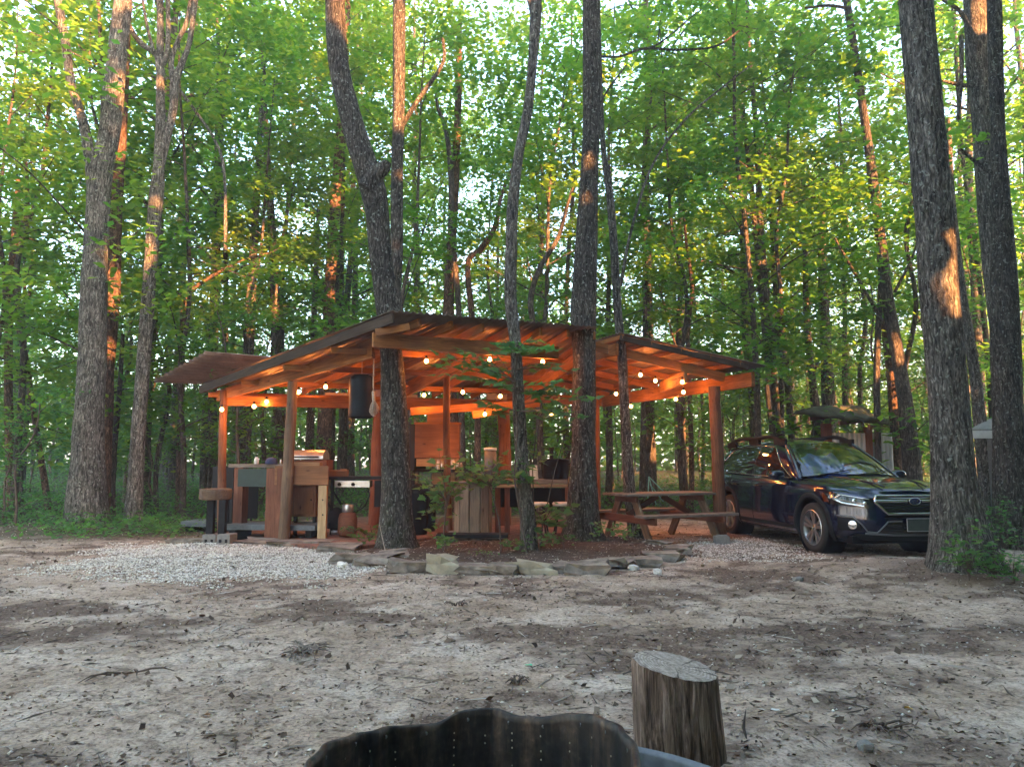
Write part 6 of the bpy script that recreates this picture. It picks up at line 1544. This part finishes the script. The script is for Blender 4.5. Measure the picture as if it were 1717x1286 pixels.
# wheel wells, sills
for ax in (AXF, AXR):
    for sg in (-1, 1): mb = MB(); mb.lathe([(.40, sg * .895), (.403, sg * .60), (.05, sg * .60)], 40, (ax, 0, WR + .015), 'y', caps=False); CB_(mb, 'wheel_well', M['trim'])
    for sg in (-1, 1):
        mb = MB(); n = 30; V = []
        for k in range(n + 1):
            a = R(-22) + R(224) * k / n; ca, sa = math.cos(a), math.sin(a)
            for rr_, yo in ((.398, -.03), (.398, .010), (.455, .014), (.47, .002)):
                x = ax + rr_ * ca; z = WR + .015 + rr_ * sa; s = np.clip((z - .22) / (ztop(x) - .22), 0, 1); y = abs(side_pt(x, s)[1])
                V.append((x, sg * (y + yo), max(z, .17)))
        mb.add(V, [(k * 4 + j, k * 4 + j + 1, k * 4 + 5 + j, k * 4 + 4 + j) for k in range(n) for j in range(3)], True); CB_(mb, 'arch_cladding', M['cladding'])
for sg in (-1, 1):
    mb = MB(); V = []; n = 20; xx = np.linspace(AXR + .40, AXF - .40, n + 1)
    for x in xx:
        for z, yo in ((.20, -.05), (.235, .008), (.33, .012), (.345, .0)): s = np.clip((z - .22) / .78, 0, 1); V.append((x, sg * (abs(side_pt(x, s)[1]) + yo), z))
    mb.add(V, [(k * 4 + j, k * 4 + j + 1, k * 4 + 5 + j, k * 4 + 4 + j) for k in range(n) for j in range(3)], True); CB_(mb, 'sill_cladding', M['cladding'])
mb = MB(); mb.box((0, 0, .24), (4.2, 1.5, .10)); CB_(mb, 'underbody', M['trim'])
# greenhouse: lower outline and upper outline, mirrored
def gh_low(u_): return u_
WS = [  # x_low, x_high profile stations down the side: (x, y, z) at belt and at roof edge
    ((.98, .60, 1.045), (.20, .48, 1.515)),      # windscreen corner region (front, towards centre)
    ((.82, .80, 1.00), (.10, .575, 1.505)),      # A pillar outer
    ((.10, .845, 1.015), (-.10, .615, 1.53)),
    ((-.45, .85, 1.03), (-.50, .63, 1.545)),     # B pillar
    ((-1.25, .845, 1.055), (-1.25, .62, 1.535)), # C pillar
    ((-2.05, .80, 1.075), (-1.98, .575, 1.485)), # D pillar
    ((-2.36, .66, 1.075), (-2.10, .50, 1.46))]
def gh_pt(i_f, t, sgn):
    i = min(len(WS) - 2, int(i_f)); f = i_f - i; lo = np.array(WS[i][0]) * (1 - f) + np.array(WS[i + 1][0]) * f; hi = np.array(WS[i][1]) * (1 - f) + np.array(WS[i + 1][1]) * f
    p = lo * (1 - t) + hi * t; p[1] += .035 * math.sin(math.pi * t) ; p[1] *= sgn; return p
NS = 48; NT = 6; V = []; F = []
def roofz(x, y, yedge, zed): 
    q = 1 - (y / max(.01, yedge)) ** 2; bump_ = float(np.interp(x, [-2.15, -1.9, -1.2, -.4, .0, .3], [.035, .06, .085, .085, .065, .035])); return zed + bump_ * max(0, q) ** .7
G_ = {}
for sg in (-1, 1):
    g = []
    for i in range(NS + 1):
        i_f = i / NS * (len(WS) - 1); g.append([len(V) + j for j in range(NT + 1)]); V += [gh_pt(i_f, j / NT, sg) for j in range(NT + 1)]
    G_[sg] = g
    for i in range(NS):
        for j in range(NT): F.append((g[i][j], g[i + 1][j], g[i + 1][j + 1], g[i][j + 1]) if sg < 0 else (g[i][j], g[i][j + 1], g[i + 1][j + 1], g[i + 1][j]))
rt = []
for i in range(NS + 1):
    a, b = V[G_[-1][i][-1]], V[G_[1][i][-1]]; row = [G_[-1][i][-1]]
    for k in range(1, 14):
        f = k / 14; y = a[1] * (1 - f) + b[1] * f; V.append(np.array([a[0] + .06 * (1 - (2 * f - 1) ** 2) * (1 if i < 10 else 0) * (1 - i / 10), y, roofz(a[0], y, abs(a[1]), a[2])])); row.append(len(V) - 1)
    row.append(G_[1][i][-1]); rt.append(row)
for i in range(NS):
    for k in range(14): F.append((rt[i][k], rt[i + 1][k], rt[i + 1][k + 1], rt[i][k + 1]))
mb = MB(); mb.add(V, F, True)
CB_(mb, 'roof', M['paint'], None, 0, 40)
# windscreen surround: curved glass between the two front corners
def ws_pt(f, t, off=0.0):
    """f -1..1 across, t 0..1 up"""
    lo = np.array([.98 + .10 * (1 - f * f), .60 * f, 1.045 + .02 * (1 - f * f)]); hi = np.array([.20 + .07 * (1 - f * f), .48 * f, 1.515 + .035 * (1 - f * f)])
    if abs(f) > .93:
        g_ = (abs(f) - .93) / .07
    p = lo * (1 - t) + hi * t; return p + np.array([.5, 0, .85]) * (off + .02 * math.sin(math.pi * t))
def sheet(fn, nu, nv, name, mat, parent=None, close=False):
    V = [fn(-1 + 2 * i / nu, j / nv) for i in range(nu + 1) for j in range(nv + 1)]
    mb = MB(); mb.add(V, [(i * (nv + 1) + j, (i + 1) * (nv + 1) + j, (i + 1) * (nv + 1) + j + 1, i * (nv + 1) + j + 1) for i in range(nu) for j in range(nv)], True); return CB_(mb, name, mat, parent)
# cabin behind the glass: dark inner shell, blue sunshade, dash, wheel
def ws_wide(f, t, off=0.0):
    y_lo, y_hi = .79, .57; lo = np.array([.98 + .10 * (1 - f * f) - .15 * abs(f) ** 6, y_lo * f, 1.045 + .02 * (1 - f * f) - .03 * abs(f) ** 6]); hi = np.array([.20 + .07 * (1 - f * f) - .10 * abs(f) ** 6, y_hi * f, 1.512 + .035 * (1 - f * f)])
    p = lo * (1 - t) + hi * t; return p + np.array([.5, 0, .85]) * (off + .018 * math.sin(math.pi * t))
sheet(lambda f, t: ws_wide(f, t, -.10), 16, 6, 'cabin_interior', M['trim'])
ss = sheet(lambda f, t: ws_wide(-.86 + (f + 1) * .42, .06 + t * .62 - .05 * math.sin(f * 5), -.045 + .012 * math.sin(f * 9 + t * 5)), 20, 8, 'sunshade', M['sunshade'])
sheet(lambda f, t: ws_wide(f, t, .012), 20, 8, 'windscreen', M['glass'])
for a_, b_, nm in (((-1, 1), (.0, .035), 'windscreen_edge'), ((-1, 1), (.965, 1.0), 'windscreen_edge')):
    sheet(lambda f, t: ws_wide(f, b_[0] + t * (b_[1] - b_[0]), .016), 20, 2, nm, M['gloss_black'])
for sg in (-1, 1):   # A pillars along the glass
    mb = MB(); pts = [ws_wide(sg * .985, t, .012) for t in np.linspace(-.06, 1.0, 9)]; mb.tube(pts, [.032] * 9, 10); CB_(mb, 'pillar', M['paint'])
    mb = MB(); pts = [ws_wide(sg * .945, t, .022) for t in np.linspace(.0, 1.0, 9)]; mb.tube(pts, [.008] * 9, 6); CB_(mb, 'glass_trim', M['trim'])
# side windows
def side_win(poly, name, sg, mat, off=.006):
    """poly in (station, t)"""
    mb = MB(); n = 10; q = np.array(poly); V = []
    (a0, t0), (a1, t1), (a2, t2), (a3, t3) = q   # lower front, lower rear, upper rear, upper front
    for i in range(n + 1):
        for j in range(n + 1):
            f, g = i / n, j / n; st = (a0 * (1 - f) + a1 * f) * (1 - g) + (a3 * (1 - f) + a2 * f) * g; t_ = (t0 * (1 - f) + t1 * f) * (1 - g) + (t3 * (1 - f) + t2 * f) * g
            p = gh_pt(st, t_, sg); p[1] += sg * off; V.append(p)
    mb.add(V, [(i * (n + 1) + j, (i + 1) * (n + 1) + j, (i + 1) * (n + 1) + j + 1, i * (n + 1) + j + 1) for i in range(n) for j in range(n)], True); return CB_(mb, name, mat)
for sg in (-1, 1):
    side_win([(1.25, .06), (2.92, .05), (2.97, .90), (1.75, .90)], 'side_window', sg, M['glass_dark'])
    side_win([(3.12, .05), (3.93, .05), (3.93, .90), (3.10, .90)], 'side_window', sg, M['glass_dark'])
    side_win([(4.05, .06), (4.72, .10), (4.62, .86), (4.05, .90)], 'side_window', sg, M['glass_dark'])
    side_win([(2.94, .02), (3.10, .02), (3.08, .93), (2.98, .93)], 'door_pillar', sg, M['gloss_black'], .007)
    side_win([(3.94, .02), (4.04, .02), (4.04, .93), (3.94, .93)], 'door_pillar', sg, M['gloss_black'], .007)
    mb = MB(); pts = [gh_pt(a, .03, sg) + [0, sg * .012, 0] for a in np.linspace(1.1, 4.85, 30)]; mb.tube(pts, .009, 6)
    pts = [gh_pt(a, t_, sg) + [0, sg * .010, 0] for a, t_ in [(1.12, .03), (1.35, .35), (1.6, .68), (1.8, .87), (2.1, .93), (3, .94), (4, .935), (4.5, .90), (4.72, .5), (4.85, .05)]]; C_ = catmull(np.array(pts), 50); mb.tube(list(C_), .008, 6)
    CB_(mb, 'window_chrome', M['chrome'])
    # roof rail
    mb = MB(); P = [(.05, 1.545), (-.12, 1.60), (-.45, 1.645), (-.9, 1.625), (-1.3, 1.635), (-1.7, 1.615), (-1.95, 1.545)]
    C_ = catmull(np.array([(x, sg * .575, z + .025) for x, z in P]), 40); mb.tube(list(C_), .034, 8)
    for x, z in ((-.05, 1.57), (-.95, 1.60), (-1.85, 1.56)): mb.box((x, sg * .575, z), (.36, .05, .10))
    CB_(mb, 'roof_rail', M['trim'], bevel=.008)
    # mirror
    mb = MB(); c = np.array([.62, sg * 1.0, 1.06]); n = 14
    prof = [(.005, -.06), (.06, -.05), (.082, -.02), (.088, .03), (.08, .075), (.005, .08)]
    for k, (r0, xx) in enumerate(prof): pass
    V = []
    for r0, xx in prof:
        for k in range(20): a = 2 * math.pi * k / 20; V.append(c + np.array([-xx, r0 * 1.35 * np.sign(math.cos(a)) * abs(math.cos(a)) ** .8, r0 * .85 * np.sign(math.sin(a)) * abs(math.sin(a)) ** .8]))
    mb.add(V, [(i * 20 + k, i * 20 + (k + 1) % 20, (i + 1) * 20 + (k + 1) % 20, (i + 1) * 20 + k) for i in range(5) for k in range(20)], True)
    mr = CB_(mb, 'mirror', M['paint']); mb = MB(); mb.box((.64, sg * .90, 1.0), (.06, .12, .035)); CB_(mb, 'mirror_arm', M['trim'], mr, .008)
    # door seams, handles
    def seam(x0, z0, x1, z1, n=14):
        P = []
        for k in range(n + 1):
            f = k / n; x = x0 * (1 - f) + x1 * f; z = z0 * (1 - f) + z1 * f; s = (z - .22) / (ztop(x) - .22); P.append(np.array([x, sg * (abs(side_pt(x, s)[1]) + .0005), z]))
        return P
    mb = MB()
    for q in ((.78, .98, .74, .40), (.74, .40, .70, .33), (-.42, 1.0, -.40, .33), (-1.25, 1.03, -1.22, .78), (-1.22, .78, -.98, .40)): mb.tube(seam(*q), .004, 4, caps=False)
    mb.tube(seam(.70, .345, -.95, .345), .004, 4, caps=False); CB_(mb, 'door_seams', M['trim'])
    for x in (-.22, -1.05):
        s = (.87 - .22) / (ztop(x) - .22); y = abs(side_pt(x, s)[1]); mb = MB(); mb.tube([(x - .10, sg * (y + .01), .875), (x - .06, sg * (y + .035), .88), (x + .06, sg * (y + .035), .88), (x + .10, sg * (y + .01), .875)], .013, 8); CB_(mb, 'door_handle', M['paint'])
    # body crease highlight: fender badge strip and tail lamp
    mb = MB(); V = []
    for i in range(7):
        x = -2.02 - .40 * i / 6
        for z in (.86, .93, 1.0): V.append((side_pt(x, (z - .22) / (ztop(x) - .22))[0], sg * (abs(side_pt(x, (z - .22) / (ztop(x) - .22))[1]) + .012), z))
    mb.add(V, [(i * 3 + j, i * 3 + j + 1, i * 3 + 4 + j, i * 3 + 3 + j) for i in range(6) for j in range(2)], True); CB_(mb, 'tail_light', M['red_lens'])
# rear screen (dark)
mb = MB(); mb.add([gh_pt(6, .08, -1) + [-.012, 0, 0], gh_pt(6, .08, 1) + [-.012, 0, 0], gh_pt(6, .95, 1) + [-.012, 0, 0], gh_pt(6, .95, -1) + [-.012, 0, 0]], [(0, 1, 2, 3)]); CB_(mb, 'rear_window', M['glass_dark'])
mb = MB(); mb.box((-2.2, 0, 1.555), (.28, 1.05, .03)); CB_(mb, 'rear_spoiler', M['paint'], bevel=.01)
# wheels
def wheel(ax, sg):
    c = np.array([ax, sg * .79, WR]); mb = MB()
    mb.lathe([(.235, -.105), (.30, -.115), (.33, -.105), (.343, -.07), (.345, 0), (.343, .07), (.33, .105), (.30, .115), (.235, .105)], 48, c, 'y', caps=False); ty = CB_(mb, 'wheel', M['tyre'])
    mb = MB()
    o_ = sg
    mb.lathe([(.236, o_ * .115), (.246, o_ * .108), (.236, o_ * .085), (.222, o_ * .05), (.215, -o_ * .09)], 44, c, 'y', caps=False)
    mb.lathe([(.001, o_ * .088), (.03, o_ * .088), (.055, o_ * .078), (.06, o_ * .03)], 24, c, 'y', caps=False)
    for k in range(5):
        for dd in (-1, 1):
            a = 2 * math.pi * k / 5 + .3; a0 = a + dd * .24; a1 = a + dd * .20
            p0 = np.array([.045 * math.cos(a0), 0, .045 * math.sin(a0)]); p1 = np.array([.236 * math.cos(a1), 0, .236 * math.sin(a1)])
            w0, w1 = .014, .026; t0 = np.array([-math.sin(a), 0, math.cos(a)])
            y0, y1 = o_ * .082, o_ * .098
            A4 = [p0 - t0 * w0 + [0, y0, 0], p0 + t0 * w0 + [0, y0, 0], p1 + t0 * w1 + [0, y1, 0], p1 - t0 * w1 + [0, y1, 0]]
            mb.prism([c + q for q in A4], (0, -o_ * .03, 0))
    CB_(mb, 'rim', M['alloy'], ty, sharp=30)
    mb = MB(); mb.lathe([(.001, o_ * .03), (.215, o_ * .03)], 30, c, 'y', caps=False); CB_(mb, 'brake_disc', M['blackmatte'], ty)
    mb = MB(); mb.lathe([(.001, o_ * .094), (.026, o_ * .092), (.03, o_ * .086)], 18, c, 'y', caps=False); CB_(mb, 'hub_cap', M['gloss_black'], ty)
for ax in (AXF, AXR):
    for sg in (-1, 1): wheel(ax, sg)
# front: polygons on the nose surface
def nose_poly(name, pts, off, mat, parent=None, n=10, thick=.0):
    """quad patches: pts list of 4 (y,z) corners"""
    (y0, z0), (y1, z1), (y2, z2), (y3, z3) = pts; V = []
    for i in range(n + 1):
        for j in range(n + 1):
            f, g = i / n, j / n; y = (y0 * (1 - f) + y1 * f) * (1 - g) + (y3 * (1 - f) + y2 * f) * g; z = (z0 * (1 - f) + z1 * f) * (1 - g) + (z3 * (1 - f) + z2 * f) * g; V.append(nose_pt(y, z, off))
    mb = MB(); mb.add(V, [(i * (n + 1) + j, (i + 1) * (n + 1) + j, (i + 1) * (n + 1) + j + 1, i * (n + 1) + j + 1) for i in range(n) for j in range(n)], True); return CB_(mb, name, mat, parent)
def nose_tube(name, pts, r, off, mat, parent=None, closed=False, n=6):
    P = []
    if closed: pts = pts + [pts[0]]
    for (a, b) in zip(pts[:-1], pts[1:]):
        for k in range(n): f = k / n; P.append(nose_pt(a[0] * (1 - f) + b[0] * f, a[1] * (1 - f) + b[1] * f, off))
    P.append(nose_pt(*pts[-1], off)); mb = MB(); mb.tube(P, r, 8); return CB_(mb, name, mat, parent)
gp = [(-.50, .77), (-.37, .585), (.37, .585), (.50, .77)]
gi = nose_poly('grille', [(-.36, .59), (.36, .59), (.49, .80), (-.49, .80)], .006, M['gloss_black'])
nose_tube('grille_frame', [(-.505, .735), (-.47, .81), (.47, .81), (.505, .735), (.37, .585), (-.37, .585)], .018, .016, M['chrome'], gi, True)
nose_tube('grille_wing', [(-.49, .745), (-.10, .742)], .019, .018, M['chrome'], gi); nose_tube('grille_wing', [(.10, .742), (.49, .745)], .019, .018, M['chrome'], gi)
for z in (.70, .665, .63): nose_tube('grille_slat', [(-.44 + (.73 - z) * .5, z), (.44 - (.73 - z) * .5, z)], .006, .014, M['cladding'], gi)
ec = nose_pt(0, .742, .03); mb = MB(); V = []
for rr_, xx in ((.001, .012), (.55, .011), (.86, .006), (1.0, 0.0)):
    for k in range(28): a = 2 * math.pi * k / 28; V.append(ec + np.array([xx, rr_ * .075 * math.cos(a), rr_ * .042 * math.sin(a)]))
mb.add(V, [(i * 28 + k, i * 28 + (k + 1) % 28, (i + 1) * 28 + (k + 1) % 28, (i + 1) * 28 + k) for i in range(3) for k in range(28)], True); em = CB_(mb, 'emblem', M['navy'], gi)
mb = MB(); mb.tube([ec + np.array([.006, .078 * math.cos(a), .045 * math.sin(a)]) for a in np.linspace(0, 2 * math.pi, 29)], .006, 6)
for y, z, s_ in ((.032, .008, .017), (-.012, .014, .008), (-.034, .004, .008), (-.006, -.012, .008), (-.028, -.016, .008), (.018, -.018, .008)):
    mb.prism([ec + np.array([.013, y + (s_ if k % 2 == 0 else s_ * .35) * math.cos(k * math.pi / 4), z + (s_ if k % 2 == 0 else s_ * .35) * math.sin(k * math.pi / 4)]) for k in range(8)], (.004, 0, 0))
CB_(mb, 'emblem_stars', M['chrome'], gi)
nose_poly('bumper_slot', [(-.43, .53), (.43, .53), (.40, .56), (-.40, .56)], .005, M['trim'])
nose_poly('lower_intake', [(-.52, .335), (.52, .335), (.36, .475), (-.36, .475)], .006, M['gloss_black'])
for z in (.38, .415, .45): nose_tube('intake_slat', [(-.42, z), (.42, z)], .005, .012, M['cladding'])
nose_poly('bumper_cladding', [(-.80, .235), (.80, .235), (.70, .325), (-.70, .325)], .006, M['cladding'], n=24)
nose_tube('bumper_trim', [(-.84, .55), (-.73, .535), (-.66, .45), (-.60, .355), (-.50, .345), (-.38, .485), (-.20, .492)], .010, .010, M['dull_trim']); nose_tube('bumper_trim', [(.84, .55), (.73, .535), (.66, .45), (.60, .355), (.50, .345), (.38, .485), (.20, .492)], .010, .010, M['dull_trim'])
nose_tube('skid_trim', [(-.62, .33), (-.3, .315), (.3, .315), (.62, .33)], .012, .012, M['dull_trim'])
for sg in (-1, 1):
    fc = nose_poly('fog_lamp_housing', [(sg * .84, .36), (sg * .655, .36), (sg * .70, .52), (sg * .84, .53)], .006, M['cladding'])
    q = nose_pt(sg * .735, .435, .012); mb = MB(); nx_ = nose_pt(sg * .735, .435, .05) - nose_pt(sg * .735, .435, 0); nx_ /= np.linalg.norm(nx_); t1 = np.cross([0, 0, 1.0], nx_); t1 /= np.linalg.norm(t1)
    V = []
    for rr_, oo in ((.001, .014), (.035, .012), (.046, .004), (.054, .010), (.058, .0)):
        for k in range(24): a = 2 * math.pi * k / 24; V.append(q + nx_ * oo + t1 * rr_ * math.cos(a) + np.array([0, 0, 1.0]) * rr_ * math.sin(a))
    mb.add(V, [(i * 24 + k, i * 24 + (k + 1) % 24, (i + 1) * 24 + (k + 1) % 24, (i + 1) * 24 + k) for i in range(4) for k in range(24)], True); CB_(mb, 'fog_lamp', M['lamp_white'], fc)
    hl = nose_poly('headlight', [(sg * .865, .70), (sg * .545, .655), (sg * .535, .755), (sg * .89, .845)], .008, M['lens'], n=14)
    nose_poly('headlight_surround', [(sg * .875, .69), (sg * .53, .64), (sg * .515, .77), (sg * .895, .86)], .004, M['gloss_black'], hl, n=14)
    nose_tube('light_bar', [(sg * .80, .82), (sg * .85, .765), (sg * .80, .715), (sg * .62, .675)], .016, .016, M['lamp_white'], hl); nose_tube('light_bar', [(sg * .82, .825), (sg * .56, .765)], .006, .014, M['chrome'], hl)
    for y, z, r0 in ((.70, .745, .036), (.61, .715, .028)):
        q = nose_pt(sg * y, z, .012); mb = MB(); mb.lathe([(.001, .02), (r0 * .7, .016), (r0, .0)], 18, q, 'x', caps=False); CB_(mb, 'projector', M['lamp_white'], hl)
    nose_poly('side_marker', [(sg * .895, .72), (sg * .872, .715), (sg * .888, .83), (sg * .905, .84)], .010, M['amber'], hl)
nb_ = nose_pt(0, .43, .03); mb = MB(); mb.box((nb_[0] + .012, 0, .45), (.012, .32, .165)); pl = CB_(mb, 'number_plate', M['plate'], bevel=.003)
mb = MB()
for a, b in (((-.165, .37), (.165, .37)), ((.165, .37), (.165, .53)), ((.165, .53), (-.165, .53)), ((-.165, .53), (-.165, .37))): mb.tube([(nb_[0] + .02, *a), (nb_[0] + .02, *b)], .005, 6)
CB_(mb, 'plate_frame', M['steel'], pl)
# bonnet seams and wipers
def hood_pt(x, y):
    i = int(np.argmin(np.abs(xs - x))); ye = abs(V_top(i)); f = y / ye
    return np.array([x, y, ztop(x) + crown(x) * max(0, 1 - f * f) ** .55 + .003])
def V_top(i): return side_pt(xs[i], 1.0)[1]
for sg in (-1, 1):
    mb = MB(); mb.tube([hood_pt(x, sg * w) for x, w in ((1.0, .77), (1.4, .78), (1.8, .74), (2.05, .66), (2.18, .55))], .004, 5); CB_(mb, 'bonnet_seam', M['trim'])
    mb = MB(); mb.tube([hood_pt(x, sg * w) + [0, 0, -.004] for x, w in ((1.05, .42), (1.5, .40), (2.0, .33), (2.15, .30))], .012, 8); CB_(mb, 'bonnet_crease', M['paint'])
sheet(lambda f, t: np.array([1.10 - .22 * abs(f) ** 2.2 - .08 * t, f * .78, 1.045 + .012 * t - .015 * abs(f) + .01]), 16, 2, 'cowl', M['trim'])
for y0, y1 in ((-.55, -.05), (.05, .62)):
    mb = MB(); mb.tube([ws_wide(y0 / .79, -.02, .03), ws_wide(y0 / .79 * .4 + y1 / .79 * .6, .04, .034), ws_wide(y1 / .79, .10, .03)], .008, 6); CB_(mb, 'wiper', M['trim'])
# ---------------------------------------------------------------- thin evening haze between the trees
def haze():
    m, nt, out = new_mat('haze_air'); p = nt.nodes.new('ShaderNodeVolumePrincipled'); p.inputs['Color'].default_value = (.86, .93, .95, 1); p.inputs['Density'].default_value = .0024; p.inputs['Anisotropy'].default_value = .2
    nt.links.new(p.outputs[0], out.inputs['Volume'])
    mb = MB(); mb.box((0, 0, 12.5), (760, 760, 34)); o = mb.build('haze', m); tag(o, 'thin pale haze hanging between the trees', kind='stuff')
haze()

# ---------------------------------------------------------------- labels that single out the woodland trees
ORDN = ['nearest', 'second nearest', 'third nearest', 'fourth nearest', 'fifth nearest', 'sixth nearest', 'seventh nearest', 'eighth nearest', 'ninth nearest', 'tenth nearest', 'eleventh nearest', 'twelfth nearest', 'thirteenth nearest']
PLACE = [(70, 'beside the left picture edge'), (205, 'behind the forked oak'), (320, 'behind the lichen-speckled tree'), (430, 'behind the left shelter post'), (540, 'behind the leaning post and grill'), (630, 'behind the hanging black tank'), (700, 'behind the burled dark oak'), (790, 'behind the kitchen hutch'), (850, 'behind the plank barrel'),
         (940, 'behind the slim mottled tree'), (1010, 'behind the straight thick oak'), (1100, 'behind the thin tree'), (1180, 'behind the picnic table'), (1260, 'behind the right shelter post'), (1340, 'behind the car rear'), (1420, 'behind the car windscreen'), (1510, 'behind the metal shed'), (1640, 'behind the massive oak'), (9999, 'beside the right picture edge')]
KIND = {}
for t_, k_ in zip(TT + SAP, ('medium-high leafy tree', 'tall broad tree', 'short leafy tree', 'tallest thick tree', 'small slim tree', 'wavy-stemmed leafy tree', 'knee-to-head-high sapling', 'bushy sapling', 'tiny low sapling')):
    KIND[t_.children[0].data.name] = k_
cells = {}
for o in list(COL.objects):
    if o.type == 'EMPTY' and o.parent is None and o.get('group') and o.children and o.children[0].data and o.children[0].data.name in KIND and 'enclosing' not in o['group']:
        x, y, z = o.location
        if y < 1: continue
        px = CX + FPX * x / y; pl = next(n_ for lim, n_ in PLACE if px < lim); kd = KIND[o.children[0].data.name]
        cells.setdefault((kd, pl), []).append((y, o))
for (kd, pl), L_ in cells.items():
    L_.sort(key=lambda q: q[0])
    for i, (y, o) in enumerate(L_): o['label'] = f'{kd} {pl}, {ORDN[min(i, 12)]} of its kind there' if len(L_) > 1 else f'{kd} {pl}, the only one there'
